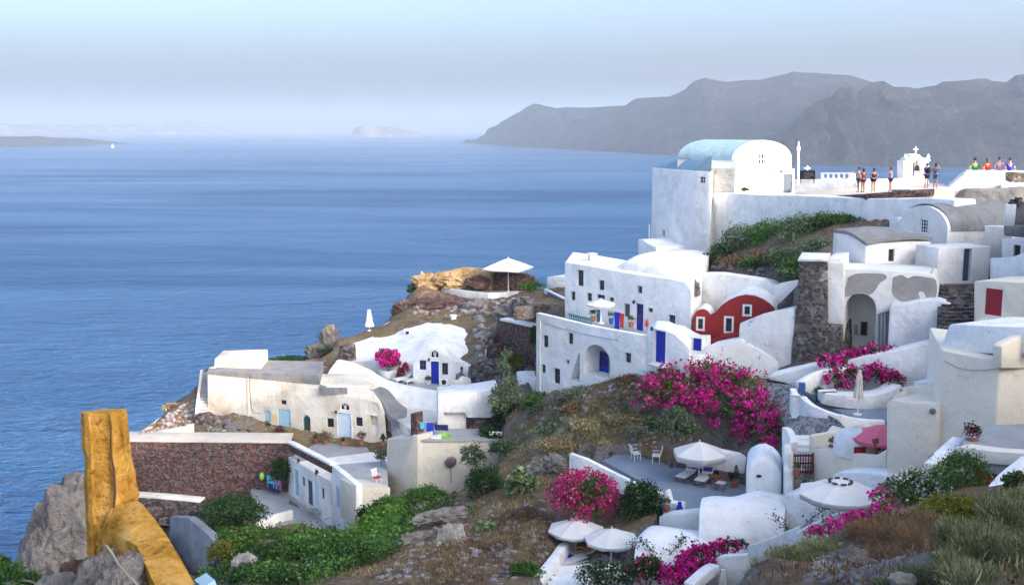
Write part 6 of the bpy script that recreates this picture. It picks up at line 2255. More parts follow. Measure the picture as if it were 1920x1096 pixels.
tag(bm_obj('blue_towel', bm, M['cloth_blue'], None, 30, .02), 'deep blue folded towel on the white lounger', 'towel')


def chair(label, pos, rz, mat='white_paint', seat=None, kind_='garden chair', h=.9):
    t = thing('garden_chair', label, kind_, V((0, 0, 0)))
    box_part('seat', t, V((0, 0, .42)), .48, .46, .05, seat or mat)
    for x in (-.21, .21):
        for y in (-.2, .2):
            box_part('leg', t, V((x, y, .2)), .045, .045, .395, mat)
    bm = bmesh.new()
    for x in (-.19, -.065, .065, .19):
        add_box(bm, (x, .3, .42 + (h - .42) / 2 + .03), .07, .03, h - .42, rx=-.22)
    add_box(bm, (0, .36, h + .02), .5, .04, .07, rx=-.22)
    bm_obj('backrest', bm, M[mat], t, 0)
    for x in (-.25, .25):
        box_part('armrest', t, V((x, .02, .62)), .05, .44, .035, mat)
    t.location = pos
    t.rotation_euler = (0, 0, rz)
    return t


chair('white garden chair near the round green bush on the patio', on(1192, 862, fz), 1.9)
chair('white garden chair with its back to the olive tree', on(1230, 866, fz), -1.7)
chair('wooden armchair with pale cushion at the foot of the sun loungers', on(1352, 918, fz), -.5, 'wood', 'canvas_cream', 'armchair')
chair('small white and red chair on the lower roof terrace', V((0, 0, zf2)) + on(707, 905, zf2) * 1 - V((0, 0, zf2)), .8, 'white_paint', 'cloth_red')
tb_ = thing('side_table', 'low wooden side table between the loungers and the wooden armchair', 'table', on(1338, 905, fz))
box_part('tabletop', tb_, on(1338, 905, fz) + V((0, 0, .42)), .55, .55, .05, 'wood')
for x in (-.22, .22):
    for y in (-.22, .22):
        box_part('leg', tb_, on(1338, 905, fz) + V((x, y, .2)), .05, .05, .4, 'wood')
# courtyard table with stools below the terrace house
zcy = zc + 0.03
q = on(615, 962, zcy)
tb2 = thing('round_table', 'round white table in the courtyard below the blue doors', 'table', q)
bm = bmesh.new()
add_lathe(bm, [(0.85, .72), (0.85, .77), (0, .77)], q, 20)
bm_obj('tabletop', bm, M['cloth_white'], tb2, 30)
bm = bmesh.new()
add_lathe(bm, [(0.35, 0), (.3, .06), (.08, .12), (.07, .72)], q, 12)
bm_obj('pedestal', bm, M['dark_metal'], tb2, 30)
for k, (dx, dy, cl) in enumerate(((-1.3, -.3, 'grey_floor'), (-.5, -1.2, 'grey_floor'), (1.2, -.5, 'dark_metal'))):
    chair(('grey garden chair on the wall side of the round courtyard table', 'grey garden chair in front of the round courtyard table', 'black garden chair between the courtyard table and the blue doors')[k], q + V((dx, dy, 0)), (1.9, 2.8, -1.8)[k], cl)
# laundry and clutter
def cloth(name, label, cat, a, b, drop, mat, wav=.06, group=None):
    bm = bmesh.new()
    n = 8
    A, B_ = V(a), V(b)
    d = (B_ - A)
    nr = V((-d.y, d.x, 0)).normalized()
    vs = []
    for j in range(5):
        row = []
        for i in range(n + 1):
            t = i / n
            p = A.lerp(B_, t) + V((0, 0, -drop * j / 4)) + nr * wav * math.sin(t * 9 + j * .7) * j / 4
            row.append((bm.verts.new(p), bm.verts.new(p + nr * .015)))
        vs.append(row)
    for j in range(4):
        for i in range(n):
            for s_ in (0, 1):
                bm.faces.new((vs[j][i][s_], vs[j][i + 1][s_], vs[j + 1][i + 1][s_], vs[j + 1][i][s_]))
    for i in range(n):
        for j in (0, 4):
            bm.faces.new((vs[j][i][0], vs[j][i + 1][0], vs[j][i + 1][1], vs[j][i][1]))
    for j in range(4):
        for i in (0, n):
            bm.faces.new((vs[j][i][0], vs[j + 1][i][0], vs[j + 1][i][1], vs[j][i][1]))
    return tag(bm_obj(name, bm, M[mat], None, 60), label, cat, group)


cloth('towel', 'deep blue towel hanging beside the chimney pillar on the washing terrace', 'towel', at(800, 792, 75), at(813, 792, 75.2), 1.0, 'cloth_blue')
cloth('towel', 'navy cloth hanging above the green tub on the washing terrace', 'towel', at(815, 795, 75.5), at(840, 796, 75.7), .42, 'cloth_navy')
cloth('towel', 'small cyan cloth hanging beside the deep blue towel', 'towel', at(787, 790, 74.8), at(797, 792, 74.9), .5, 'cloth_cyan')
bm = bmesh.new()
add_lathe(bm, [(.45, 0), (.55, .3), (.5, .3), (.42, .06), (0, .06)], at(832, 823, 75.3) + V((0, 0, .0)), 14)
tag(bm_obj('green_tub', bm, M['lime'], None, 40), 'pale green wash tub on the washing terrace', 'tub')
ca = thing('white_box', 'white low box standing beside the green tub', 'box', at(818, 824, 75))
box_part('body', ca, at(818, 822, 75), .7, .5, .35, 'white_paint')
box_part('lid', ca, at(818, 822, 75) + V((0, 0, .2)), .74, .54, .05, 'cloth_white')
cloth('towel', 'blue and cyan towel drying against the red retaining wall', 'towel', at(500, 890, 82.3), at(514, 892, 82.1), .9, 'cloth_cyan')
cloth('towel', 'purple cloth drying by the red retaining wall', 'towel', at(515, 896, 82.1), at(527, 900, 82), .8, 'cloth_lilac')
cloth('towel', 'deep blue cloth drying lowest by the red retaining wall', 'towel', at(502, 905, 82.2), at(524, 910, 82.0), .6, 'cloth_navy')
bm = bmesh.new()
add_ellipsoid(bm, at(491, 892, 82.6), .2, .15, .35, 1)
tag(bm_obj('lime_bag', bm, M['lime'], None, 40), 'lime green bag hanging on the red retaining wall', 'bag')
cloth('towel', 'deep blue towel hanging by the glazed door of the white house', 'towel', at(1152, 584, 74.6), at(1162, 586, 74.3), 1.15, 'cloth_blue')
cloth('towel', 'red towel hanging next to the blue one on the white house terrace', 'towel', at(1162, 586, 74.2), at(1170, 588, 74), 1.0, 'cloth_red')
bm = bmesh.new()
add_lathe(bm, [(.07, 0), (.12, .15), (.1, .35), (.05, .5), (0, .52)], at(1213, 612, 73.9), 10)
tag(bm_obj('red_jar', bm, M['cloth_red'], None, 40), 'red jar standing right of the blue terrace door', 'jar')
ac = thing('air_conditioner', 'white air conditioner unit on the floor right of the royal blue door', 'air conditioner', wI.p(832, 724, .5))
box_part('case', ac, wI.p(832, 716, .5), .75, .3, .6, 'white_paint')
bm = bmesh.new()
add_lathe(bm, [(.22, 0), (.22, .02), (0, .03)], (0, 0, 0), 14)
bm.transform(Matrix.Translation(wI.p(832, 716, .655)) @ wI.n.to_track_quat('Z', 'Y').to_matrix().to_4x4())
bm_obj('fan_grille', bm, M['dark_metal'], ac, 30)
# signs, poles, boats
wsn = Wall((917, 812, 76), (942, 812, 76.2))
pl_ = thing('sign_plank', 'small blank white board on posts among the bushes', 'sign', wsn.p(930, 818))
slab('board', wsn, [(917, 808), (942, 809), (942, 817), (917, 816)], .06, 'white_paint', pl_, .01)
for x in (921, 938):
    bm = bmesh.new()
    add_tube(bm, [wsn.p(x, 814, -.04), wsn.p(x, 840, -.04)], .035, 6)
    bm_obj('post', bm, M['wood'], pl_, 0)
bm = bmesh.new()
add_tube(bm, [at(946, 826, 74), at(961, 803, 74.6)], [.06, .045], 6)
tag(bm_obj('leaning_pole', bm, M['white_paint'], None, 30), 'pale pole leaning in the bushes right of the blank board', 'pole')
bt_ = thing('sailing_boat', 'tiny white sailing boat far out on the sea', 'boat', at(211, 277, 5500) * 1)
o_ = atz(211, 277, 0)
bt_.location = o_
bm = bmesh.new()
hp = [(-7, 0, 1.4), (-5, 1.8, 1.3), (3, 2.1, 1.4), (9, 0, 2.2), (3, -2.1, 1.4), (-5, -1.8, 1.3)]
a = [bm.verts.new(o_ + V(p)) for p in hp]
b = [bm.verts.new(o_ + V((p[0] * .85, p[1] * .6, -.6))) for p in hp]
bm.faces.new(a)
bm.faces.new(list(reversed(b)))
for i in range(6):
    bm.faces.new((a[i], b[i], b[(i + 1) % 6], a[(i + 1) % 6]))
bm_obj('hull', bm, M['white_paint'], bt_, 30)
bm = bmesh.new()
add_tube(bm, [o_ + V((0, 0, 1)), o_ + V((0, 0, 24))], .15, 6)
bm_obj('mast', bm, M['white_paint'], bt_, 30)
for nm, pts in (('mainsail', [(-.2, 0, 3), (-7.5, .4, 3), (-5, .9, 8), (-.2, 0, 23)]), ('jib', [(.3, 0, 21), (8.5, 0, 2.6), (2, .8, 3), (1, .6, 9)])):
    bm = bmesh.new()
    add_prism(bm, [o_ + V(p) for p in pts], V((0, .06, 0)))
    bm_obj(nm, bm, M['canvas'], bt_, 30)


# ================================================================== PEOPLE
def skin_obj(name, joints, edges, radii, mat, par, root=0, sub=1):
    me = bpy.data.meshes.new(name)
    keys = list(joints)
    me.from_pydata([joints[k] for k in keys], [(keys.index(a), keys.index(b)) for a, b in edges], [])
    o = link(name, me, par)
    me.materials.append(mat)
    m = o.modifiers.new('skin', 'SKIN')
    m.use_smooth_shade = True
    sv = me.skin_vertices[0].data
    for i, k in enumerate(keys):
        r = radii[k]
        sv[i].radius = r if isinstance(r, tuple) else (r, r)
        sv[i].use_root = (i == root)
    if sub:
        s2 = o.modifiers.new('sub', 'SUBSURF')
        s2.levels = s2.render_levels = sub
    SKIN.append(o)
    return o


BASE = dict(pelvis=(0, 0, .94), waist=(0, 0, 1.10), chest=(0, .01, 1.30), neck=(0, 0, 1.46), jaw=(0, .02, 1.54), head=(0, .02, 1.63), crown=(0, 0, 1.71), nose=(0, .125, 1.61))
for s_, k in ((-1, 'l'), (1, 'r')):
    BASE.update({'sho' + k: (.17 * s_, 0, 1.40), 'elb' + k: (.24 * s_, -.02, 1.12), 'wri' + k: (.25 * s_, .06, .88), 'pal' + k: (.25 * s_, .08, .81),
                 'hip' + k: (.09 * s_, 0, .90), 'kne' + k: (.10 * s_, .02, .50), 'ank' + k: (.10 * s_, -.02, .09), 'toe' + k: (.11 * s_, .15, .03)})
RAD = dict(pelvis=(.14, .11), waist=(.125, .095), chest=(.15, .105), neck=.05, jaw=.065, head=.088, crown=.05, nose=.012, sho=.058, elb=.042, wri=.028, pal=.032, hip=.095, kne=.058, ank=.038, toe=.034)
FING = [(-.030, .0, .045), (-.012, .005, .095), (.004, .006, .105), (.018, .004, .098), (.030, 0, .075)]


def person(label, pos, rz, pose=None, top=('cloth_white', 'tee'), bottom=('cloth_denim', 'shorts'), hair='hair_dark', long_hair=False, scale=1.0, tilt=None):
    J = dict(BASE)
    if pose:
        J.update(pose)
    rad = lambda k, f=1.0: (lambda r: (r[0] * f, r[1] * f) if isinstance(r, tuple) else r * f)(RAD[k] if k in RAD else RAD[k[:3]])
    t = thing('person', label, 'person', V((0, 0, 0)))
    ed = [('pelvis', 'waist'), ('waist', 'chest'), ('chest', 'neck'), ('neck', 'jaw'), ('jaw', 'head'), ('head', 'crown'), ('head', 'nose')]
    Rr = {k: rad(k) for k in J}
    for k in 'lr':
        ed += [('chest', 'sho' + k), ('sho' + k, 'elb' + k), ('elb' + k, 'wri' + k), ('wri' + k, 'pal' + k), ('pelvis', 'hip' + k), ('hip' + k, 'kne' + k), ('kne' + k, 'ank' + k), ('ank' + k, 'toe' + k)]
        w_, p_ = V(J['wri' + k]), V(J['pal' + k])
        d = (p_ - w_).normalized()
        sx = d.orthogonal().normalized()
        for i, (a, b, L) in enumerate(FING):
            if i == 0:
                J['f%d%s' % (i, k)] = tuple(w_.lerp(p_, .6) + sx * -.055 + d * .02)
            else:
                J['f%d%s' % (i, k)] = tuple(p_ + sx * a * .9 + d * L * .8)
            Rr['f%d%s' % (i, k)] = .009
            ed.append(('pal' + k, 'f%d%s' % (i, k)))
    skin_obj('body', J, ed, Rr, M['skin'], t)
    # clothes
    kt, ty = top
    tj = ['pelvis', 'waist', 'chest'] + ['sho' + k for k in 'lr']
    te_ = [('pelvis', 'waist'), ('waist', 'chest')] + [('chest', 'sho' + k) for k in 'lr']
    JJ = {k: J[k] for k in tj}
    RR = {k: rad(k, 1.13) for k in tj}
    if ty in ('tee', 'dress'):
        for k in 'lr':
            JJ['mid' + k] = tuple(V(J['sho' + k]).lerp(V(J['elb' + k]), .62))
            RR['mid' + k] = .062
            te_.append(('sho' + k, 'mid' + k))
    skin_obj('top', JJ, te_, RR, M[kt], t)
    if bottom:
        kb, by = bottom
        JJ = {'pelvis': tuple(V(J['pelvis']) + (V(J['waist']) - V(J['pelvis'])) * .3)}
        RR = {'pelvis': rad('pelvis', 1.12)}
        be = []
        f = {'shorts': .62, 'trousers': 1.0, 'skirt': .5, 'brief': .12}[by]
        for k in 'lr':
            JJ['hip' + k] = J['hip' + k]
            RR['hip' + k] = .112 if by != 'skirt' else .14
            JJ['th' + k] = tuple(V(J['hip' + k]).lerp(V(J['kne' + k]), f))
            RR['th' + k] = {'shorts': .088, 'trousers': .068, 'skirt': .135, 'brief': .1}[by]
            be += [('pelvis', 'hip' + k), ('hip' + k, 'th' + k)]
        skin_obj('skirt' if by == 'skirt' else 'swimwear' if by == 'brief' else by, JJ, be, RR, M[kb], t)
    hd, cr, jw = V(J['head']), V(J['crown']), V(J['jaw'])
    up_ = (cr - hd).normalized()
    fw_ = (V(J['nose']) - hd)
    fw_ = (fw_ - up_ * fw_.dot(up_)).normalized()
    bm = bmesh.new()
    Mh = Matrix((fw_.cross(up_), fw_, up_)).transposed().to_4x4()
    add_ellipsoid(bm, hd - fw_ * .018 + up_ * .03, .098, .1, .095, 2, Mh)
    if long_hair:
        add_ellipsoid(bm, hd - fw_ * .075 - up_ * .1, .075, .045, .16, 2, Mh)
    bm_obj('hair', bm, M[hair], t, 60)
    t.scale = (scale,) * 3
    t.location = pos
    t.rotation_euler = (tilt or 0, 0, rz)
    return t


def armpose(l=None, r=None):
    d = {}
    for k, v in (('l', l), ('r', r)):
        if v:
            d['elb' + k], d['wri' + k], d['pal' + k] = v
    return d


zT = lambda px, py, Y: at(px, py, Y)


def pack(par, mat):
    bm = bmesh.new()
    add_ellipsoid(bm, V(par.location) * 0 + V((0, -.17, 1.24)), .15, .1, .22, 2)
    me = bpy.data.meshes.new('backpack')
    bm.to_mesh(me)
    bm.free()
    me.materials.append(M[mat])
    me.shade_smooth()
    link('backpack', me, par)


person('person in white shirt and blue shorts holding a camera up at the kerb end', zT(1609, 361, 79.6), 1.2, armpose(l=((-.28, .12, 1.28), (-.2, .34, 1.42), (-.18, .4, 1.46)), r=((.26, .1, 1.2), (.12, .33, 1.36), (.08, .39, 1.42))), ('cloth_white', 'tee'), ('cloth_denim', 'shorts'), 'hair_brown', scale=1.06)
person('person in wine red dress standing close beside the one with the camera', zT(1617.5, 361, 79.2), .5, armpose(r=((.27, .06, 1.18), (.1, .2, 1.1), (.04, .22, 1.12))), ('cloth_wine', 'tee'), ('cloth_wine', 'skirt'), 'hair_dark', True, 1.0)
person('person in short black dress with one hand on the hip', zT(1637, 359.5, 79), 0.3, armpose(r=((.34, -.06, 1.18), (.2, .06, 1.0), (.15, .08, .98)), l=((-.24, .05, 1.14), (-.14, .2, 1.22), (-.1, .22, 1.3))), ('cloth_black', 'tank'), ('cloth_black', 'skirt'), 'hair_dark', True, .98)
person('person in lilac top and navy shorts with both hands raised to the face', zT(1669, 359, 79), 0.9, armpose(l=((-.3, .14, 1.34), (-.1, .17, 1.52), (-.07, .16, 1.58)), r=((.3, .14, 1.34), (.1, .17, 1.52), (.07, .16, 1.58))), ('cloth_lilac', 'tank'), ('cloth_navy', 'shorts'), 'hair_brown', False, 1.0)
pb_ = person('person in blue shirt and dark blue shorts with backpack near the bell tower', zT(1736.5, 353.5, 78.5), .2, None, ('cloth_blue', 'tee'), ('cloth_navy', 'shorts'), 'hair_brown', False, 1.05)
pack(pb_, 'cloth_black')
person('person with long dark hair in grey blue top and shorts, one arm bent up', zT(1753, 353.5, 78.2), -.9, armpose(r=((.3, .1, 1.3), (.12, .2, 1.46), (.08, .19, 1.52)), l=((-.34, -.04, 1.2), (-.2, .08, 1.02), (-.15, .1, 1.0))), ('cloth_denim', 'tank'), ('cloth_denim', 'shorts'), 'hair_dark', True, 1.04)
SIT = dict(pelvis=(0, 0, .10), waist=(0, 0, .27), chest=(0, .03, .47), neck=(0, .04, .63), jaw=(0, .06, .71), head=(0, .06, .80), crown=(0, .05, .88), nose=(0, .165, .79))
for s_, k in ((-1, 'l'), (1, 'r')):
    SIT.update({'sho' + k: (.17 * s_, .03, .57), 'elb' + k: (.25 * s_, -.02, .32), 'wri' + k: (.24 * s_, .1, .13), 'pal' + k: (.24 * s_, .16, .1), 'hip' + k: (.09 * s_, .03, .09), 'kne' + k: (.11 * s_, .46, .10), 'ank' + k: (.11 * s_, .5, -.33), 'toe' + k: (.12 * s_, .66, -.38)})


def sit(**kw):
    d = dict(SIT)
    d.update(kw)
    return d


cy_ = 82.0
person('person in green shirt on the castle wall with hands on the hips', at(1828, 322, 83) + V((0, 0, -.25)), 0.1, sit(elbl=(-.36, -.05, .36), wril=(-.2, .06, .18), pall=(-.15, .09, .16), elbr=(.36, -.05, .36), wrir=(.2, .06, .18), palr=(.15, .09, .16)), ('cloth_green', 'tee'), ('cloth_navy', 'shorts'), 'hair_dark', False, 1.45)
person('person in red shirt sitting on the castle wall', at(1851, 322, 82.5) + V((0, 0, -.15)), 0.2, sit(), ('cloth_red', 'tee'), ('cloth_navy', 'shorts'), 'hair_brown', True, 1.28)
person('person in lilac shirt sitting on the castle wall', at(1873, 322, 82) + V((0, 0, -.1)), -.2, sit(), ('cloth_lilac', 'tee'), ('cloth_navy', 'shorts'), 'hair_dark', False, 1.3)
person('person in navy blue shirt leaning on the castle wall', at(1893, 322, 81.5) + V((0, 0, -.15)), -.3, sit(), ('cloth_blue', 'tee'), ('cloth_navy', 'shorts'), 'hair_dark', False, 1.3)
SQ = {}
for s_, k in ((-1, 'l'), (1, 'r')):
    SQ.update({'kne' + k: (.12 * s_, .38, .38), 'ank' + k: (.12 * s_, .42, -.02), 'toe' + k: (.13 * s_, .56, -.06), 'elb' + k: (.24 * s_, .18, .34), 'wri' + k: (.1 * s_, .38, .36), 'pal' + k: (.05 * s_, .42, .36)})
person('person in orange top sitting hunched on the sloping castle shoulder', at(1765, 382, 80.5) + V((0, 0, .05)), 2.6, sit(**SQ), ('cloth_orange', 'tee'), ('cloth_denim', 'shorts'), 'hair_dark', True, 1.08)
person('person in brown and black sitting beside the one in orange', at(1776, 382, 80.3) + V((0, 0, .05)), 3.3, sit(**SQ), ('cloth_wine', 'tank'), ('cloth_black', 'trousers'), 'hair_dark', True, 1.12)
LIE = dict(pelvis=(0, .12, .50), waist=(0, .3, .56), chest=(0, .46, .72), neck=(0, .58, .87), jaw=(0, .62, .95), head=(0, .66, 1.02), crown=(0, .70, 1.10), nose=(0, .57, 1.08))
for s_, k in ((-1, 'l'), (1, 'r')):
    LIE.update({'sho' + k: (.17 * s_, .52, .82), 'elb' + k: (.3 * s_, .36, .62), 'wri' + k: (.26 * s_, .12, .55), 'pal' + k: (.24 * s_, .04, .54), 'hip' + k: (.09 * s_, .06, .48), 'kne' + k: (.13 * s_, -.36, .66 if s_ < 0 else .5), 'ank' + k: (.12 * s_, -.72, .46), 'toe' + k: (.12 * s_, -.82, .55)})
person('person in orange swimwear sunbathing on the wooden lounger', on(1098, 1046, zp2), -1.0, LIE, ('cloth_orange', 'tank'), ('cloth_orange', 'brief'), 'hair_dark', False, 1.0)
# ================================================================== VEGETATION
LG = {
    'dark': [((0.0208, 0.052, 0.0156), 3), ((0.0364, 0.0806, 0.0234), 3), ((0.065, 0.13, 0.0364), 1.2)],
    'mid': [((0.0455, 0.0975, 0.0234), 3), ((0.0715, 0.15, 0.0325), 3), ((0.117, 0.208, 0.052), 1.5)],
    'bright': [((.05, .11, .015), 3), ((.085, .17, .022), 3), ((.15, .24, .035), 1.2), ((.025, .06, .01), 2)],
    'yellow': [((.13, .14, .02), 3), ((.20, .19, .03), 2), ((.08, .10, .02), 2)],
    'silver': [((.11, .155, .085), 3), ((.17, .225, .13), 2.5), ((.24, .29, .19), 1.2), ((.06, .09, .045), 1.5)],
    'olive': [((0.0715, 0.111, 0.0585), 3), ((0.13, 0.182, 0.104), 2.5), ((0.195, 0.247, 0.156), 1.2)],
    'grey': [((0.117, 0.15, 0.0975), 3), ((0.182, 0.215, 0.143), 2.5), ((0.26, 0.286, 0.208), 1)],
    'cactus': [((.17, .24, .11), 3), ((.26, .33, .16), 2), ((.10, .15, .06), 1.5)],
    'dry': [((0.195, 0.156, 0.078), 3), ((0.312, 0.254, 0.13), 3), ((0.429, 0.364, 0.221), 1.2)],
    'brown': [((0.13, 0.0806, 0.0455), 3), ((0.208, 0.13, 0.0754), 3), ((0.286, 0.208, 0.13), 1)],
    'sage': [((.13, .15, .07), 3), ((.21, .22, .115), 3), ((.33, .32, .19), 1.6), ((.07, .09, .04), 1.5)],
    'magenta': [((.58, .010, .25), 3), ((.72, .03, .34), 3), ((.44, .006, .17), 1.5), ((.82, .12, .44), .9)],
    'crimson': [((.34, .006, .07), 3), ((.46, .012, .11), 2), ((.24, .005, .06), 1.5)],
    'pink': [((.56, .02, .20), 3), ((.68, .07, .30), 2.5), ((.42, .012, .13), 2), ((.80, .24, .44), .8)],
    'white': [((.75, .73, .68), 1)],
}


def quad_cloud(P, size, cols, asp=0.55, up=0.0, dirs=None):
    """P (n,3) leaf centres -> verts, quads, tint"""
    n = len(P)
    d = RNG.normal(size=(n, 3))
    if dirs is not None:
        d = d * (1 - up) + dirs * up * 2.2
    d /= np.linalg.norm(d, axis=1, keepdims=True) + 1e-9
    r = RNG.normal(size=(n, 3))
    a = np.cross(d, r)
    a /= np.linalg.norm(a, axis=1, keepdims=True) + 1e-9
    s = (size * RNG.uniform(.65, 1.35, n))[:, None]
    t, b = d * s * .5, a * s * asp * .5
    # slightly folded leaf: tip, side, base, side
    nrm = np.cross(d, a) * s * .12
    V_ = np.stack([P + t, P + b + nrm, P - t, P - b + nrm], 1).reshape(-1, 3)
    Q = np.arange(4 * n).reshape(n, 4)
    T = np.repeat(cols, 4, axis=0)
    return V_, Q, T


def pick(pal, n, tone=None):
    cs = np.array([c for c, _ in LG[pal]])
    w = np.array([x for _, x in LG[pal]], float)
    i = RNG.choice(len(cs), n, p=w / w.sum())
    c = cs[i] * RNG.uniform(.82, 1.2, (n, 1))
    if tone is not None:
        c = c * tone[:, None]
    return np.clip(c, 0, .9)


def noise_v(P, sc, seed):
    return np.array([mnoise.noise(Vector((p[0] * sc + seed, p[1] * sc, p[2] * sc))) for p in P])


def lobe_points(lobes, n, shell=.55, seed=0.0, rough=.35, flat_bottom=True):
    """points in the outer shell of a union of ellipsoids; lobes: (centre, rx, ry, rz)"""
    C = np.array([tuple(l[0]) for l in lobes])
    S = np.array([(l[1], l[2], l[3]) for l in lobes])
    w = (S[:, 0] * S[:, 2]) ** 1.0
    k = RNG.choice(len(lobes), n, p=w / w.sum())
    u = RNG.normal(size=(n, 3))
    u /= np.linalg.norm(u, axis=1, keepdims=True)
    if flat_bottom:
        u[:, 2] = np.where(u[:, 2] < -.35, -u[:, 2] * .6, u[:, 2])
    rad = shell + (1 - shell) * RNG.uniform(0, 1, n) ** .6
    f = np.array([mnoise.noise(Vector((a[0] * 2.1 + seed + kk * 3.1, a[1] * 2.1, a[2] * 2.1))) + .5 * mnoise.noise(Vector((a[0] * 5 + seed, a[1] * 5 + kk, a[2] * 5))) for a, kk in zip(u, k)])
    rad = rad * (1 + rough * f)
    P = C[k] + u * rad[:, None] * S[k]
    return P, k, u


def cloud_obj(name, par, P, size, cols, mat='leaf', asp=.55, up=0, dirs=None):
    v, q, t = quad_cloud(P, size, cols, asp, up, dirs)
    org = np.array(tuple(wloc(par))) if par is not None else v.mean(0) * [1, 1, 0] + [0, 0, v[:, 2].min()]
    o = link(name, np_mesh(name, v - org, q, [M[mat]], False, t), par)
    if par is None:
        o.location = org
    return o


def stems(par, base, tips, r=.03, mat='bark', name='stem'):
    bm = bmesh.new()
    for tp in tips:
        b = V(base) + V((random.uniform(-.06, .06), random.uniform(-.06, .06), -.15))
        m = b.lerp(V(tp), .5) + V((random.uniform(-.15, .15), random.uniform(-.15, .15), .1))
        add_tube(bm, spline([b, m, V(tp)], 3), [r * (1 - .12 * i) for i in range(7)], 6)
    return bm_obj(name, bm, M[mat], par, 40)


def lobe(px, py, Y, r, ry=None, rz=None):
    return (tuple(at(px, py, Y)), r, ry or r, rz or r)


def shrub(name, label, cat, lobes, n, size, pal, base=None, flowers=None, shell=.5, rough=.35, asp=.55, group=None, core=True, stem=True, mat='leaf', up=0.0):
    """flowers: (palette, share, threshold, size)"""
    C = [V(l[0]) for l in lobes]
    if base is None:
        cx = sum(c.x for c in C) / len(C)
        cyy = sum(c.y for c in C) / len(C)
        base = V((cx, cyy, min(c.z - l[3] for c, l in zip(C, lobes))))
    t = thing(name, label, cat, base, group)
    seed = random.uniform(0, 50)
    P, k, u = lobe_points(lobes, n, shell, seed, rough)
    tone = .8 + .45 * RNG.uniform(0, 1, len(lobes))[k] * (1 + .5 * noise_v(P, 1.3 / max(.3, lobes[0][1]), seed))
    cloud_obj('foliage', t, P, size, pick(pal, n, tone), mat, asp, up, u)
    if flowers:
        fp, share, th, fs = flowers
        m = int(n * share)
        P, k, u = lobe_points(lobes, m, .86, seed, rough)
        f = noise_v(P, 1.1 / max(.3, lobes[0][1]), seed + 9) + .6 * noise_v(P, 3.2 / max(.3, lobes[0][1]), seed + 3)
        keep = f > th
        P = P[keep]
        if len(P):
            cloud_obj('blossoms', t, P, fs, pick(fp, len(P)), 'petal', .85)
    if stem:
        tips = [c for c in C[:5]]
        stems(t, base, tips, max(.012, lobes[0][1] * .035))
    return t


def round_bush(label, px, py, Y, w, h, pal, n=900, size=.14, name='bush', cat='bush', flowers=None, nl=5, base_py=None, **kw):
    """bush filling a picture box of width w and height h (photo pixels) centred at px,py"""
    s = Y / FOC
    R_, H_ = w * s / 2, h * s / 2
    rnd = random.Random(int(px * 7 + py))
    ls = [lobe(px, py, Y, R_ * .72, R_ * .6, H_ * .75)]
    for i in range(nl):
        a = 2 * math.pi * i / nl + rnd.uniform(-.3, .3)
        ls.append(lobe(px + math.cos(a) * w * .26, py - math.sin(a) * h * .22 + h * .06, Y + rnd.uniform(-.4, .4) * R_, R_ * rnd.uniform(.38, .55), R_ * .5, H_ * rnd.uniform(.42, .6)))
    base = at(px, py + h / 2, Y)
    return shrub(name, label, cat, ls, n, size, pal, base, flowers, **kw)


# ---------------- bougainvilleas
bl = [(1212, 748, 65, 1.0), (1240, 738, 65, 1.1), (1250, 718, 65.6, 1.1), (1290, 712, 65.8, 1.25), (1330, 712, 65.4, 1.3), (1368, 722, 64.6, 1.3), (1400, 742, 63.4, 1.3), (1340, 755, 63.6, 1.5), (1300, 755, 63.8, 1.3), (1268, 750, 64.4, 1.1), (1380, 780, 62, 1.4), (1420, 785, 60.8, 1.3), (1448, 785, 59.4, 1.1), (1400, 815, 60.6, 1.1), (1440, 822, 58.4, 1.05), (1456, 848, 57, .7), (1432, 842, 58, .8), (1474, 798, 58.2, .55), (1420, 755, 61.8, .9)]
shrub('bougainvillea', 'huge magenta bougainvillea mound spilling over the garden wall by the olive tree', 'bougainvillea', [lobe(*b) for b in bl], 13000, .16, 'mid', at(1390, 850, 60), ('magenta', 1.3, .02, .19), rough=.7, shell=.72)
b2 = [(1548, 680, 61, .5), (1575, 680, 61, .6), (1600, 672, 61.4, .6), (1630, 668, 61.4, .7), (1655, 672, 61, .8), (1680, 690, 60.4, .75), (1700, 700, 60.2, .5), (1560, 710, 60, .6), (1600, 705, 60, .6), (1640, 705, 59.6, .7), (1672, 715, 59.4, .65), (1580, 725, 59.4, .45)]
shrub('bougainvillea', 'crimson bougainvillea growing in the planter behind the folded cream parasol', 'bougainvillea', [lobe(*b) for b in b2], 3200, .16, 'dark', at(1610, 735, 60), ('magenta', 1.3, -.02, .19), rough=.5)
b3 = [(1262, 1082, 44.4, .55), (1290, 1060, 44.8, .6), (1312, 1042, 45.2, .55), (1340, 1032, 45.4, .45), (1368, 1024, 45.4, .4), (1390, 1022, 45.2, .3), (1300, 1085, 44, .55), (1325, 1060, 44.6, .35)]
shrub('bougainvillea', 'magenta bougainvillea trailing over the tank wall at the lower edge', 'bougainvillea', [lobe(*b) for b in b3], 2600, .12, 'dark', at(1290, 1110, 44), ('magenta', 1.5, -.16, .15), rough=.5)
b4 = [(1652, 935, 33, .35), (1660, 965, 32, .45), (1690, 968, 31, .3), (1620, 985, 32, .5), (1590, 1000, 31.6, .45), (1560, 990, 33, .35), (1640, 1000, 30.6, .45), (1525, 1000, 33, .3), (1600, 975, 33, .3)]
shrub('bougainvillea', 'loose magenta bougainvillea sprawling between the dry bushes and the largest white parasol', 'bougainvillea', [lobe(*b) for b in b4], 2000, .09, 'mid', at(1620, 1030, 31), ('magenta', 1.5, -.08, .11), rough=.6)
b5 = [(720, 668, 95, .7), (735, 672, 95, .75), (728, 682, 94.6, .7), (745, 680, 94.6, .45)]
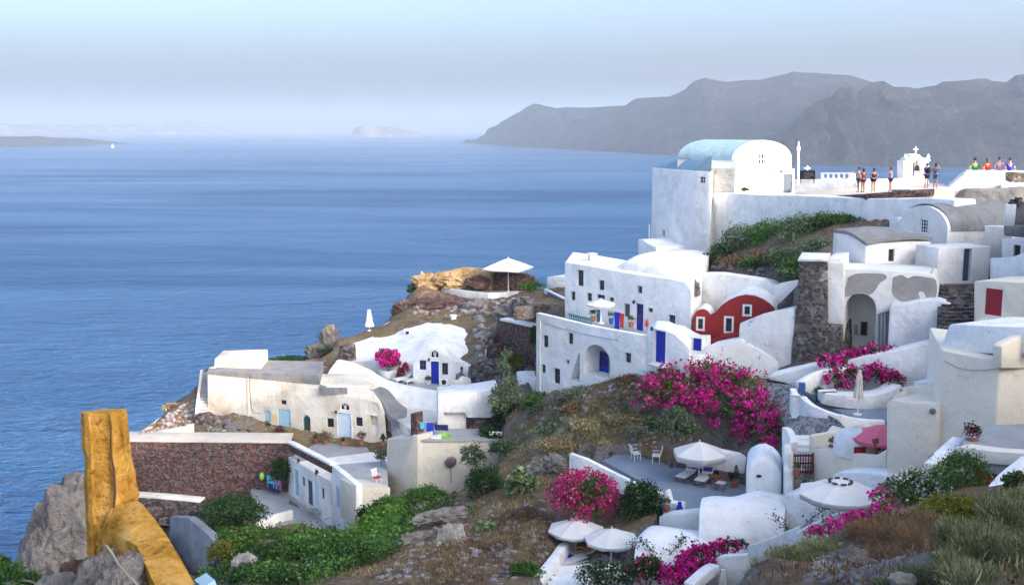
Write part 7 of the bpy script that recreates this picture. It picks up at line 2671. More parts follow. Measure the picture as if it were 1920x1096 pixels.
shrub('bougainvillea', 'small round crimson bougainvillea in the white planter by the cave house loungers', 'bougainvillea', [lobe(*b) for b in b5], 1300, .2, 'dark', at(728, 692, 95), ('magenta', 1.6, -.25, .26))
shrub('bougainvillea', 'small crimson climber on the wall left of the blue worn window', 'bougainvillea', [lobe(752, 700, 93.5, .35, None, .6), lobe(760, 690, 93.4, .3, None, .5)], 300, .18, 'dark', at(755, 712, 93.5), ('crimson', 1.0, -.1, .2))
pp_ = thing('planter', 'white curved planter holding the small round bougainvillea', 'planter', at(726, 708, 94.2))
ribbon('wall', [(707, 691), (726, 697), (745, 692)], [(708, 704), (726, 712), (745, 708)], [95.0, 94.2, 94.6], .3, 'white', pp_, 4, .04)
# ---------------- oleander and patio plants
round_bush('round oleander covered in pink blossom beside the low patio wall', 1094, 926, 54.6, 150, 118, 'mid', 4200, .13, 'oleander', 'oleander', ('pink', 1.5, -.12, .14), 9, rough=.22)
round_bush('dark green shrub between the pink oleander and the patio', 1200, 940, 54, 100, 112, 'dark', 3600, .14, 'bush', 'bush', ('pink', .02, .2, .12), 6)
round_bush('small round bright green bush behind the white garden chairs', 1157, 848, 64, 42, 32, 'bright', 900, .11, nl=4)
round_bush('dense dark green bush on the brown slope beside the beige wall', 910, 906, 62.5, 88, 92, 'dark', 3800, .13, nl=6)
round_bush('pale green prickly pear clump right of the dense dark bush', 978, 906, 60, 72, 78, 'cactus', 520, .34, 'cactus', 'cactus', asp=.75)
round_bush('small pale green cactus below the dense dark bush', 914, 995, 55, 56, 62, 'cactus', 420, .26, 'cactus', 'cactus', asp=.75)
round_bush('rounded green bush at the lower edge below the cactus', 986, 1070, 47.5, 74, 56, 'mid', 1700, .12)
round_bush('grey green loose bush against the beige wall with the round vent', 885, 852, 72, 56, 62, 'olive', 1300, .16, rough=.5)
round_bush('mid green bush left of the brown slope under the white house', 1018, 778, 74, 80, 64, 'olive', 2400, .17)
round_bush('dark scrubby bush at the foot of the feathery tree', 950, 775, 77, 70, 60, 'dark', 1800, .18)
round_bush('yellow green reed clump below the red retaining wall', 957, 676, 88, 58, 48, 'yellow', 1700, .34, 'reeds', 'reeds', asp=.14, up=.35)
round_bush('dry grey shrub hugging the brown slope below the rubble', 1080, 770, 69, 80, 36, 'brown', 1400, .16, rough=.5)
round_bush('yellowish dry shrub in the middle of the brown slope', 1180, 790, 66, 120, 46, 'dry', 2600, .15, rough=.5)
round_bush('golden dry shrub beside the white chairs end of the slope', 1050, 835, 65, 110, 40, 'dry', 2200, .14, rough=.5)
round_bush('rusty brown dry shrub under the white house porch', 1185, 715, 69, 80, 36, 'brown', 1700, .15, rough=.5)
round_bush('lilac grey twiggy shrub beside the olive tree', 1196, 812, 64, 60, 56, 'grey', 900, .12, rough=.6)
for lb, *a in (('green bush between the feathery tree and the porch slope', 1012, 752, 75.5, 76, 50, 'mid', 2400, .17),
              ('purplish grey thorny shrub on the slope below the arched porch', 1085, 738, 71.5, 90, 40, 'grey', 1700, .15),
              ('wide golden shrub on the slope left of the great bougainvillea', 1120, 800, 66.5, 130, 50, 'dry', 3400, .15),
              ('olive green shrub low on the golden slope', 1040, 812, 69, 80, 44, 'olive', 2000, .16),
              ('green bush at the foot of the beige wall with the round vent', 945, 838, 70, 70, 44, 'olive', 1700, .16),
              ('yellowish tuft right of the wide golden shrub', 1225, 775, 66.5, 60, 40, 'dry', 1600, .14),
              ('dark bush hiding the corner of the washing terrace', 915, 815, 76.5, 50, 44, 'dark', 1300, .17),
              ('dusty green bush beside the grey ridge rock', 880, 958, 59.5, 50, 36, 'olive', 1100, .13),
              ('brownish thicket under the cactus clump', 985, 968, 57, 90, 44, 'brown', 2400, .13),
              ('brownish thicket below the small pale green cactus', 935, 1030, 52.5, 90, 40, 'brown', 2200, .12),
              ('olive bush at the lower edge beside the white stones', 768, 1085, 50.5, 90, 36, 'olive', 1700, .13),
              ('dry bush on the cliff edge above the ruined pale wall', 330, 762, 93.5, 60, 24, 'dry', 900, .2),
              ('brown bush beside the dark rubble wall on the cliff edge', 300, 800, 90.5, 56, 22, 'brown', 900, .2)):
    round_bush(lb, *a, rough=.5)
for lb, *a in (('lumpy bright green vine mound in the middle of the vine bank', 640, 1024, 62, 120, 52, 'bright', 2600, .15),
              ('dark green mound of vines at the lower edge', 520, 1040, 57, 140, 80, 'dark', 3600, .17),
              ('dark green shrub rising from the vines beside the lower house', 705, 972, 66, 100, 76, 'dark', 2800, .2),
              ('yellow green mound of vines near the whitish rock', 425, 1035, 58, 90, 60, 'yellow', 2000, .15),
              ('green vine mound climbing to the beige wall foot', 800, 926, 69.5, 100, 44, 'mid', 2300, .16),
              ('deep green thicket above the lower edge vines', 600, 1070, 52.5, 130, 60, 'olive', 2800, .15)):
    round_bush(lb, *a, rough=.5)
# olive tree
ot = thing('olive_tree', 'small olive tree with pale forked trunk on the patio', 'tree', on(1258, 874, fz))
bm = bmesh.new()
tb0 = on(1258, 874, fz)
f1 = at(1258, 838, 60.4)
add_tube(bm, spline([tb0 + V((0, 0, -.1)), tb0.lerp(f1, .5) + V((.04, 0, 0)), f1], 4), [.15, .13, .12, .12, .11, .11, .11, .1, .1], 8)
for q in (at(1228, 808, 60.4), at(1262, 800, 60.8), at(1285, 800, 60.2), at(1245, 790, 60.0)):
    add_tube(bm, spline([f1 + V((0, 0, -.1)), f1.lerp(q, .5) + V((0, 0, -.08)), q], 3), [.085, .075, .065, .055, .05, .04, .03], 6)
bm_obj('trunk', bm, M['bark'], ot, 40)
ol = [(1230, 800, 60.4, .5), (1262, 785, 60.6, .65), (1284, 796, 60.2, .6), (1252, 806, 60, .55), (1275, 815, 60.4, .55), (1222, 792, 60.2, .4), (1300, 805, 60.4, .4), (1270, 775, 60.4, .45)]
P, k, u = lobe_points([lobe(*b) for b in ol], 9500, .35, 3.0, .5)
cloud_obj('crown', ot, P, .22, pick('silver', len(P), .75 + .5 * RNG.uniform(0, 1, len(ol))[k]), 'leaf', .32)
# feathery tree by the white house
ft = thing('slender_tree', 'slender feathery light green tree between cave house and white house', 'tree', at(948, 800, 77))
bm = bmesh.new()
b0 = at(948, 810, 77)
for q in (at(945, 700, 77.4), at(960, 720, 77), at(932, 735, 76.8), at(955, 680, 77.6), at(970, 755, 76.8)):
    add_tube(bm, spline([b0, b0.lerp(q, .5) + V((.1, 0, 0)), q], 4), [.09, .08, .07, .06, .055, .05, .04, .03, .02], 6)
bm_obj('trunk', bm, M['bark'], ft, 40)
fl_ = [(945, 690, 77.4, .5, .5, .7), (955, 720, 77.2, .7, .6, .8), (935, 738, 76.8, .6, .6, .7), (962, 750, 77, .75, .7, .8), (945, 765, 76.8, .7, .7, .6), (925, 755, 76.6, .5, .5, .6), (975, 775, 76.8, .6, .6, .6), (950, 665, 77.6, .35, .35, .6)]
P, k, u = lobe_points([lobe(*b) for b in fl_], 5200, .1, 8.0, .6)
cloud_obj('crown', ft, P, .2, pick('silver', len(P), 1.0 + .8 * RNG.uniform(0, 1, len(fl_))[k]), 'leaf', .35)
# hillside brush above the red chapel
for i, (px, py, Y, w, h, pal) in enumerate(((1352, 488, 89, 60, 30, 'olive'), (1428, 500, 82.5, 70, 36, 'mid'), (1375, 470, 89, 70, 36, 'mid'), (1400, 455, 88, 90, 60, 'olive'), (1450, 445, 86, 90, 60, 'mid'), (1505, 440, 83, 90, 62, 'olive'), (1545, 425, 83, 80, 40, 'mid'), (1595, 420, 81.5, 90, 32, 'mid'), (1632, 418, 80.5, 50, 24, 'olive'), (1530, 480, 78.5, 60, 60, 'olive'), (1500, 505, 77, 60, 44, 'mid'), (1470, 490, 80, 70, 40, 'olive'), (1440, 490, 82, 60, 34, 'brown'), (1390, 495, 85, 70, 26, 'brown'), (1480, 520, 76.5, 40, 26, 'olive'))):
    round_bush(('low grey green shrub at the dark slots end of the brush', 'green shrub filling the bare hollow over the white fold', 'green shrub under the church end of the terrace wall', 'bushy grey green shrub at the church end of the hill brush', 'green shrub under the long white terrace wall', 'largest grey green shrub in the hill brush', 'green shrub behind the top of the stone tower', 'low green shrub along the crest of the brush', 'last small shrub at the vaulted house end of the brush', 'grey green shrub hanging beside the stone tower', 'green shrub right above the wavy white wall', 'loose shrub in the middle of the brush hill', 'rusty dry shrub on the bare patch of the brush hill', 'low brown shrub above the white fold with grey stones', 'tuft hanging over the wavy white wall')[i], px, py - 6, Y, w * 1.3, h * 1.35, pal, int(1000 + w * h * .5), .17, 'shrub', 'shrub', nl=7, rough=.5, group='brush on the hill above the red chapel')
# far headland
round_bush('dark round bush at the seaward tip of the headland', 773, 543, 113.5, 22, 32, 'dark', 700, .22)
round_bush('spreading palm like bush on the headland terrace', 998, 536, 107.5, 60, 26, 'bright', 900, .3, asp=.2, rough=.5)
round_bush('grey green bush on the red rocks above the cave house', 888, 576, 106.5, 44, 26, 'olive', 700, .2)
round_bush('dark creeper strip at the corner of the white house', 1001, 630, 85, 16, 60, 'dark', 700, .18)
round_bush('low dark scrub behind the beige house roof', 545, 673, 104.5, 90, 14, 'dark', 900, .22, nl=8)
round_bush('green bush under the rock spire', 612, 655, 103.5, 34, 26, 'olive', 600, .2)
# courtyard bushes and front greenery
round_bush('large dark green tree like bush below the red retaining wall', 438, 958, 72, 150, 84, 'dark', 4600, .18, nl=8)
round_bush('dark climbing bush against the end of the red retaining wall', 525, 880, 82, 46, 70, 'dark', 1100, .17, rough=.5)
round_bush('green bush against the end wall of the terrace house', 738, 950, 69, 100, 60, 'mid', 2600, .15, nl=7)
round_bush('green bush at the corner of the lower roof terrace', 714, 852, 76.5, 26, 34, 'olive', 500, .15)
# flowering shrubs lower right
round_bush('white flowered oleander with dark leaves at the lower edge by the parasols', 1140, 1076, 45.5, 140, 62, 'dark', 2600, .12, 'oleander', 'oleander', ('white', .22, .1, .12), 7)
round_bush('white and pink flowered oleander left of the magenta trailing bougainvillea', 1212, 1066, 45, 90, 66, 'dark', 2200, .12, 'oleander', 'oleander', ('pink', .35, .08, .12), 6)
round_bush('white flowered bush in front of the tall cream wall', 1718, 915, 28, 140, 110, 'bright', 3000, .075, 'bush', 'bush', ('white', .3, .0, .085), 7)
round_bush('tall leafy oleander in front of the red terrace wall', 1800, 885, 27, 130, 110, 'mid', 2800, .10, 'oleander', 'oleander', None, 7, asp=.3, rough=.5)
round_bush('dark leafy shrub with small red flowers at the right edge', 1903, 905, 25, 60, 60, 'dark', 1300, .08, 'bush', 'bush', ('crimson', .06, .1, .07), 5)
round_bush('dusky olive bush behind the large grey bush', 1790, 950, 23.5, 150, 60, 'yellow', 2600, .075, nl=7, rough=.5)
# near dry bushes
def tussock(label, boxes, n, size, pal, asp=.07, upv=.55, name='dry_bush', cat='bush', twig=None):
    ls = [lobe(px, py, Y, w * Y / FOC / 2, w * Y / FOC / 2, h * Y / FOC / 2) for px, py, Y, w, h in boxes]
    c = V(ls[0][0])
    base = V((c.x, c.y, c.z - ls[0][3]))
    t = thing(name, label, cat, base)
    P, k, u = lobe_points(ls, n, .35, random.uniform(0, 30), .4)
    tone = .75 + .5 * RNG.uniform(0, 1, len(ls))[k]
    u2 = u.copy()
    u2[:, 2] += .8
    cloud_obj('foliage', t, P, size, pick(pal, n, tone), 'straw', asp, upv, u2)
    stems(t, base, [V(l[0]) for l in ls[:6]], .02)
    return t


tussock('big grey green dry bush in the lower right corner', [(1850, 1040, 15.4, 150, 130), (1800, 1010, 16, 110, 90), (1900, 980, 16.2, 130, 110), (1870, 950, 17, 90, 60), (1930, 1060, 14.6, 120, 140), (1790, 1070, 15, 110, 80), (1830, 1090, 14.2, 140, 70), (1920, 940, 17.4, 70, 60)], 26000, .125, 'sage')
tussock('broad straw coloured dry bush at the lower edge beside the rubble', [(1480, 1060, 22, 110, 80), (1530, 1040, 22.6, 100, 70), (1440, 1080, 21.6, 90, 60), (1500, 1090, 21, 140, 60), (1570, 1060, 21.6, 80, 60), (1545, 1025, 23.4, 70, 36)], 17000, .14, 'sage')
tussock('brown twiggy bush between the two dry bushes', [(1670, 1005, 22, 130, 80), (1620, 1000, 23, 80, 60), (1710, 1010, 21, 80, 80), (1660, 1045, 20, 120, 50), (1740, 980, 22, 70, 60)], 9000, .13, 'brown', .045)
tussock('small straw tuft at the lower edge of the rubble', [(1720, 1085, 15.6, 120, 36), (1660, 1096, 15.6, 60, 20)], 3500, .1, 'sage')
tussock('dark scraggly bush in the lower left corner', [(20, 1080, 10, 60, 50), (55, 1092, 10, 50, 40), (-10, 1065, 10.5, 60, 60), (95, 1104, 9.6, 60, 30)], 4000, .07, 'dark', .2, .3)

# thorny vine over the front roofs
for lb, pts in (('thin leafy vine climbing over the lower rounded roof', [(1180, 1020, 46.8), (1205, 1015, 46.8), (1225, 1032, 46.6), (1250, 1040, 46.5), (1275, 1018, 46.6), (1278, 1006, 46.8)]), ('trailing leafy vine on the white wall below the largest parasol', [(1450, 965, 46.5), (1470, 985, 46), (1490, 1000, 45), (1530, 965, 43.5), (1560, 950, 43), (1590, 952, 42.6)]), ('thin trailing vine at the lower corner of the white side room', [(1440, 1020, 44.4), (1465, 1010, 44), (1480, 1025, 43.6), (1500, 1040, 43)])):
    sp = spline([at(x, y, Y) for x, y, Y in pts], 6)
    t = thing('vine', lb, 'vine', sp[0])
    bm = bmesh.new()
    add_tube(bm, sp, .018, 5)
    bm_obj('stem', bm, M['bark'], t, 40)
    P = np.array([tuple(p) for p in sp for _ in range(9)]) + RNG.normal(size=(len(sp) * 9, 3)) * [.13, .08, .12]
    cloud_obj('foliage', t, P, .11, pick('dark', len(P)), 'leaf', .6)

# agave spikes above the great bougainvillea
for i, (px, py, Y) in enumerate(((1270, 700, 66), (1330, 690, 66), (1395, 705, 65))):
    t = thing('spiky_plant', ('spiky grey plant above the west end of the great bougainvillea', 'spiky grey plant above the middle of the great bougainvillea', 'spiky grey plant above the path end of the great bougainvillea')[i], 'plant', at(px, py + 8, Y))
    bm = bmesh.new()
    b = at(px, py + 8, Y)
    for k in range(11):
        a = random.uniform(0, 6.28)
        e = b + V((math.cos(a) * .55, math.sin(a) * .3, random.uniform(.5, 1.15)))
        add_tube(bm, [b, b.lerp(e, .6), e], [.035, .03, .004], 4)
    bm_obj('foliage', bm, M['leaf_grey'] if 'leaf_grey' in M else M['teal'], t, 30)


# potted plants along the beige house
for i, (px, py, Y, w, h, pal, fl) in enumerate(((610, 818, 85.6, 34, 22, 'olive', ('crimson', .2, 0, .14)), (677, 818, 84.6, 22, 22, 'brown', None), (524, 808, 87.2, 22, 16, 'dark', ('crimson', .5, 0, .16)), (503, 800, 88.6, 14, 26, 'olive', None), (718, 822, 83.6, 12, 20, 'dark', None), (643, 826, 84.6, 8, 8, 'dark', None), (592, 819, 86, 10, 12, 'brown', None))):
    lb = ('bushy potted plant group between the arched door and the white door', 'dark potted plant by the square window of the beige house', 'red flowering pot beside the wide light blue door', 'slim potted shrub beside the light blue shutter', 'dark potted plant at the far end of the beige house terrace', 'tiny pot at the foot of the white door', 'small brown pot plant left of the bushy group')[i]
    b = at(px, py + h / 2, Y)
    t = round_bush(lb, px, py - 2, Y, w, h, pal, 260, .14, 'potted_plant', 'potted plant', fl, 4, stem=False)
    bm = bmesh.new()
    add_lathe(bm, [(.16, 0), (.22, .3), (.2, .3), (0, .28)], b + V((0, 0, -.12)), 12)
    bm_obj('pot', bm, M['terracotta'], t, 40)
t = round_bush('dark plant spilling from the ledge at the church front', 1396, 355, 94, 20, 9, 'dark', 260, .16, 'bush', 'bush', None, 4)


# ---------------- ground cover (nobody could count it)
def gz2_np(X, Y):
    i = np.clip(np.searchsorted(gx, X) - 1, 0, nx_ - 2)
    j = np.clip(np.searchsorted(gy, Y) - 1, 0, ny_ - 2)
    tx = (X - gx[i]) / (gx[i + 1] - gx[i])
    ty = (Y - gy[j]) / (gy[j + 1] - gy[j])
    return (GZ2[j, i] * (1 - tx) + GZ2[j, i + 1] * tx) * (1 - ty) + (GZ2[j + 1, i] * (1 - tx) + GZ2[j + 1, i + 1] * tx) * ty


def scatter(poly, n, step=None):
    """n points on the terrain inside a picture polygon (only ground the polygon really shows)"""
    xs = [p[0] for p in poly]
    ys = [p[1] for p in poly]
    pts = []
    # depth sampling: grid of sight lines, then jitter
    X = RNG.uniform(min(xs), max(xs), n * 3)
    Y = RNG.uniform(min(ys), max(ys), n * 3)
    m = point_in(poly, X, Y)
    X, Y = X[m][:n], Y[m][:n]
    u = (X - 960) / FOC
    v = (548 - Y) / FOC
    dx, dy, dz = u, v * sT + cT, v * cT - sT
    D = np.full(len(X), 7.0)
    hit = np.zeros(len(X), bool)
    for _ in range(330):
        t = D / dy
        h = EYE + dz * t - gz2_np(dx * t, D)
        nh = (h <= 0) & ~hit
        hit |= nh
        D = np.where(hit, D, D + .38)
        if hit.all():
            break
    D = D - .19
    t = D / dy
    P = np.stack([dx * t, D, gz2_np(dx * t, D)], 1)
    return P[hit]


def cover(name, polys, pal, size, mat='leaf', asp=.55, lift=.25, clump=.6, seed=0, up=0.0, upd=None):
    parts_v, parts_q, parts_t = [], [], []
    off = 0
    for poly, n, pl in polys:
        P = scatter(poly, n)
        c = noise_v(P, clump, seed) + .5 * noise_v(P, clump * 3, seed + 5)
        keep = c > -.28
        P, c = P[keep], c[keep]
        P = P + RNG.normal(size=P.shape) * [.12, .12, 0]
        P[:, 2] += RNG.uniform(0, 1, len(P)) * lift * (1 + 1.6 * np.clip(c, 0, 1))
        d = np.tile([0., 0., 1.], (len(P), 1))
        v, q, t = quad_cloud(P, size, pick(pl or pal, len(P), .6 + 1.1 * np.clip(c + .3, 0, 1)), asp, up, d)
        parts_v.append(v)
        parts_q.append(q + off)
        parts_t.append(t)
        off += len(v)
    return kind(link(name, np_mesh(name, np.concatenate(parts_v), np.concatenate(parts_q), [M[mat]], False, np.concatenate(parts_t))), 'stuff')


cover('ground_vines', [
    ([(380, 985), (500, 992), (560, 1000), (640, 1008), (700, 975), (800, 935), (862, 910), (850, 950), (790, 990), (740, 1040), (690, 1060), (600, 1096), (360, 1096), (420, 1040)], 17000, 'mid'),
    ([(400, 1000), (560, 1000), (680, 990), (760, 950), (740, 1000), (640, 1050), (520, 1080), (420, 1060)], 9000, 'bright'),
    ([(470, 1030), (640, 1020), (700, 1040), (560, 1096), (430, 1096)], 8000, 'dark'),
    ([(620, 990), (760, 945), (850, 912), (830, 950), (700, 1010)], 6000, 'bright')], 'bright', .17, asp=.6, lift=.5, clump=.35, seed=4)
cover('dry_grass', [
    ([(960, 800), (1060, 745), (1160, 705), (1260, 690), (1300, 710), (1240, 770), (1180, 830), (1080, 850), (1060, 900), (1000, 960), (930, 900), (930, 840)], 20000, 'dry'),
    ([(1000, 800), (1100, 760), (1230, 730), (1200, 800), (1110, 835), (1020, 850)], 6000, 'sage'),
    ([(1000, 760), (1060, 740), (1060, 800), (960, 850), (930, 830)], 4000, 'olive'),
    ([(960, 800), (1080, 740), (1180, 720), (1260, 700), (1230, 780), (1150, 830), (1040, 850)], 5000, 'olive'),
    ([(1330, 490), (1400, 440), (1500, 430), (1555, 430), (1490, 525), (1400, 515)], 5000, 'olive'),
    ([(1020, 760), (1160, 705), (1240, 700), (1180, 760), (1080, 790)], 4000, 'brown'),
    ([(860, 1000), (960, 950), (1040, 960), (1040, 1040), (980, 1060), (900, 1096), (800, 1096), (780, 1060)], 11000, 'brown'),
    ([(860, 950), (960, 930), (1010, 1000), (960, 1040), (880, 1020)], 4000, 'dry'),
    ([(620, 1080), (760, 1040), (860, 1000), (880, 1090), (760, 1096)], 3500, 'dry'),
    ([(250, 815), (330, 770), (370, 745), (372, 800), (330, 818)], 1200, 'brown'),
    ([(500, 680), (600, 668), (690, 625), (740, 600), (745, 560), (790, 545), (900, 560), (960, 555), (1010, 560), (1000, 600), (930, 640), (880, 595), (750, 590), (640, 640), (610, 690)], 3500, 'brown'),
    ([(390, 800), (540, 812), (545, 822), (400, 818)], 900, 'olive'),
    ([(1320, 490), (1400, 470), (1480, 500), (1495, 528), (1430, 528), (1350, 512)], 2500, 'brown'),
    ([(1400, 1096), (1480, 1000), (1600, 990), (1750, 950), (1930, 900), (1930, 1096)], 3000, 'brown'),
    ([(1780, 1000), (1930, 920), (1930, 1096), (1760, 1096)], 1800, 'sage'),
    ([(1590, 990), (1740, 960), (1760, 1040), (1600, 1050)], 3000, 'brown'),
    ], 'dry', .22, 'straw', .10, .16, .8, 2, .55)
# ================================================================== ROCKS AND THE YELLOW PILLAR
def boulder(name, label, cat, c, rx, ry, rz, mat, sub=4, amp=.3, fr=1.0, seed=0, rot=0, par=None, group=None, flat=None, smooth=22):
    bm = bmesh.new()
    r = bmesh.ops.create_icosphere(bm, subdivisions=sub, radius=1.0)
    Mx = Matrix.Rotation(rot, 3, 'Z')
    for v in r['verts']:
        n = v.co.normalized()
        q = n * fr * 1.3 + V((seed, seed * .7, 0))
        cell = mnoise.cell(q * 1.7) * .5
        vd = mnoise.voronoi(q * 1.5)[0]
        d = 1 + amp * (.7 * mnoise.fractal(q, .7, 2.1, 6) + .9 * (vd[1] - vd[0] - .25) + .35 * (mnoise.voronoi(q * 4.2)[0][0] - .4))
        p = Mx @ V((n.x * rx * d, n.y * ry * d, n.z * rz * d))
        v.co = p + V(c)
    o = bm_obj(name, bm, M[mat], par, smooth)
    return tag(o, label, cat, group) if par is None else o


boulder('boulder', 'tall pale cream boulder on the slope between the vines and the cactus', 'boulder', at(848, 1030, 54.2), .9, .8, 1.45, 'rock_pale', 4, .3, 1.2, 3.1)
boulder('boulder', 'pale boulder at the foot of the tall cream boulder', 'boulder', at(806, 1060, 53), .7, .6, .5, 'rock_pale', 4, .3, 1.2, 5.4)
boulder('boulder', 'whitish rock showing through the vines at the lower edge', 'boulder', at(462, 1064, 55), .8, .7, .8, 'rock_pale', 4, .3, 1.3, 7.7)
boulder('boulder', 'grey ridge rock between the vines and the dark round bush', 'boulder', at(828, 966, 58.5), 1.7, .5, .42, 'rock_grey', 4, .3, 1.5, 2.2, .5)
boulder('boulder', 'long grey rock below the ridge rock', 'boulder', at(780, 1010, 55), 1.2, .5, .4, 'rock', 4, .3, 1.5, 9.2, .6)
boulder('rock_spire', 'jagged rock spire standing up against the sea behind the swept white wall', 'rock', at(618, 640, 105.5), .95, .9, 1.6, 'rock', 4, .45, 1.3, 4.4)
boulder('rock_spire', 'lower rock shoulder leaning on the jagged spire', 'rock', at(598, 660, 105), 1.3, .9, .9, 'rock', 4, .4, 1.4, 6.1)
boulder('boulder', 'dark red rock mass above the cave house roof', 'boulder', at(830, 572, 107.8), 3.2, 1.2, .9, 'rock_red', 4, .3, 1.8, 1.5)
boulder('boulder', 'grey rock mass under the headland kerb', 'boulder', at(905, 582, 106), 2.2, 1.0, 1.1, 'rock_grey', 4, .4, 1.8, 8.8)
boulder('boulder', 'grey tumbled rocks left of the pale ledge', 'boulder', at(965, 590, 100.5), 1.8, .9, 1.0, 'rock_grey', 4, .45, 2.0, 3.6)
boulder('boulder', 'dark rock at the seaward end above the swept white roof', 'boulder', at(762, 580, 108.5), 1.4, .9, .9, 'rock_red', 4, .4, 1.8, 2.9)
boulder('boulder', 'bluish grey rock behind the pink oleander', 'boulder', at(1040, 870, 62), .65, .5, .6, 'rock_grey', 4, .4, 1.6, 12.1)
boulder('boulder', 'dark rock beside the cactus at the lower edge', 'boulder', at(940, 1046, 52), .8, .7, .7, 'rock_grey', 4, .4, 1.6, 14.1)
boulder('boulder', 'white stone in the rubble of the near slope', 'boulder', at(1693, 1088, 15.2), .2, .16, .13, 'rock_pale', 3, .3, 1.3, 15.3)
boulder('boulder', 'flat white stone right of the brown twiggy bush', 'boulder', at(1735, 1055, 16.2), .26, .18, .1, 'rock_pale', 3, .3, 1.3, 16.3)
boulder('boulder', 'grey stone heap left of the brown twiggy bush', 'boulder', at(1590, 1062, 19.4), .5, .4, .3, 'rock_grey', 4, .4, 1.6, 17.3)
boulder('rock_outcrop', 'large grey rock outcrop behind the yellow pillar at the sea cliff', 'rock', at(150, 1018, 20.2), .92, 1.1, 1.32, 'rock_grey', 5, .22, 1.3, 21.3)
boulder('rock_outcrop', 'lower part of the grey sea cliff outcrop under the yellow pillar', 'rock', at(110, 1110, 19.8), .78, 1.0, 1.5, 'rock_grey', 5, .22, 1.3, 23.3)

boulder('boulder', 'sunlit ochre rock at the seaward end of the headland wall', 'boulder', at(803, 530, 113.2), 1.6, .8, 1.0, 'rock_lit', 4, .4, 1.8, 41.3)
boulder('boulder', 'sunlit ochre rock in the middle of the headland wall', 'boulder', at(850, 524, 112.4), 1.9, .7, .9, 'rock_lit', 4, .4, 1.8, 43.3)
boulder('boulder', 'reddish rock beside the pole of the square parasol', 'boulder', at(897, 530, 111.6), 1.3, .6, .7, 'rock_red', 4, .4, 1.8, 45.3)

# rubble
bm = bmesh.new()
rub = []
for poly, n, s0 in (([(1000, 770), (1160, 700), (1260, 690), (1280, 720), (1120, 800), (1010, 830)], 150, .16), ([(1160, 694), (1300, 690), (1310, 706), (1160, 710)], 70, .22), ([(780, 1090), (900, 960), (1030, 940), (1040, 1030), (960, 1096)], 170, .17), ([(1500, 1090), (1560, 1030), (1760, 1020), (1800, 1096)], 420, .08), ([(1580, 1030), (1700, 1000), (1760, 1060), (1640, 1096)], 160, .13), ([(250, 815), (330, 768), (372, 745), (372, 800), (330, 818)], 110, .22), ([(385, 795), (470, 812), (545, 824), (545, 830), (400, 824)], 70, .16), ([(905, 600), (935, 640), (905, 690), (890, 620)], 60, .25), ([(760, 590), (800, 560), (1000, 560), (1000, 600), (880, 600)], 110, .26), ([(1320, 500), (1400, 480), (1490, 520)], 60, .2), ([(1180, 800), (1230, 800), (1230, 835), (1180, 835)], 40, .15), ([(1000, 850), (1060, 850), (1030, 900), (990, 890)], 60, .18), ([(860, 940), (700, 1090), (760, 1096), (880, 980)], 90, .16)):
    for p in scatter(poly, n):
        rub.append((V(p), s0 * random.uniform(.4, 1.5)))
for p, s_ in rub:
    r = bmesh.ops.create_icosphere(bm, subdivisions=1, radius=1.0)
    e = V((random.uniform(.7, 1.3), random.uniform(.7, 1.3), random.uniform(.5, .9)))
    rz_m = Matrix.Rotation(random.uniform(0, 6), 3, 'Z')
    for v in r['verts']:
        n = v.co.copy()
        v.co = rz_m @ V((n.x * e.x, n.y * e.y, n.z * e.z)) * s_ * (1 + .35 * mnoise.noise(n * 1.7 + p)) + p
o = bm_obj('rubble', bm, M['rubble'], None, 25)
kind(o, 'stuff')


# yellow pillar: broken square pier with rendered ribs, and the sloping yellow wall
def noisy(bm, amp, fr, it=1):
    for v in bm.verts:
        q = v.co * fr
        d = V((mnoise.noise(q), mnoise.noise(q + V((7, 0, 0))), mnoise.noise(q + V((0, 9, 0))))) * amp
        d += V((mnoise.noise(q * 4), mnoise.noise(q * 4 + V((7, 0, 0))), mnoise.noise(q * 4 + V((0, 9, 0))))) * amp * .35
        v.co += d


def chip(bm):
    """flaked plaster: shallow pits and ridges along the normals"""
    bm.normal_update()
    for v in bm.verts:
        q = v.co * 14
        a = mnoise.voronoi(q)[0]
        k = max(0.0, mnoise.noise(v.co * 5 + V((3, 1, 2))) - .05)
        v.co -= v.normal * (.022 * k * (.6 + a[0]) + .006 * max(0, mnoise.noise(v.co * 45)))


yp = thing('yellow_pillar', 'broken ochre yellow plastered pillar standing at the sea cliff', 'pillar', at(205, 1040, 7.5))
sec = []
prof = [  # py, then outline px: left edge, rib, face corner, right
    (1040, 163, 176, 202, 216), (1000, 161.5, 175, 208, 236), (960, 160, 174, 213, 252), (928, 158.5, 173, 214, 260), (905, 157.5, 172, 213.5, 259), (886, 156.5, 171, 213, 256), (866, 155.5, 170, 212, 250), (847, 154.5, 169, 211, 246), (820, 153, 168, 210, 244), (800, 152, 167, 209, 242), (785, 151, 166, 208, 240), (774, 150.5, 165, 207, 238)]
bm = bmesh.new()
rows = []
for py, a, b, c, d in prof:
    Y = 7.45
    top_dy = -7 if py < 780 else 0
    P = [at(a, py, Y + .02), at(a + 6, py, Y - .03), at(b, py + .5, Y - .05), at(b + 6, py + .5, Y - .02), at(c - 6, py + 1, Y - .01), at(c, py + 1, Y - .04), at((c + d) / 2, py + top_dy, Y + .03), at(d, py + top_dy * .6, Y + .16), at(d - 4, py + top_dy * 1.2, Y + .3), at((a + d) / 2, py + top_dy * 1.3, Y + .34), at(a + 4, py + top_dy * .5, Y + .22)]
    rows.append(P)
# subdivide vertically
cols = [spline([r[i] for r in rows], 5) for i in range(len(rows[0]))]
n = len(cols[0])
m = len(cols)
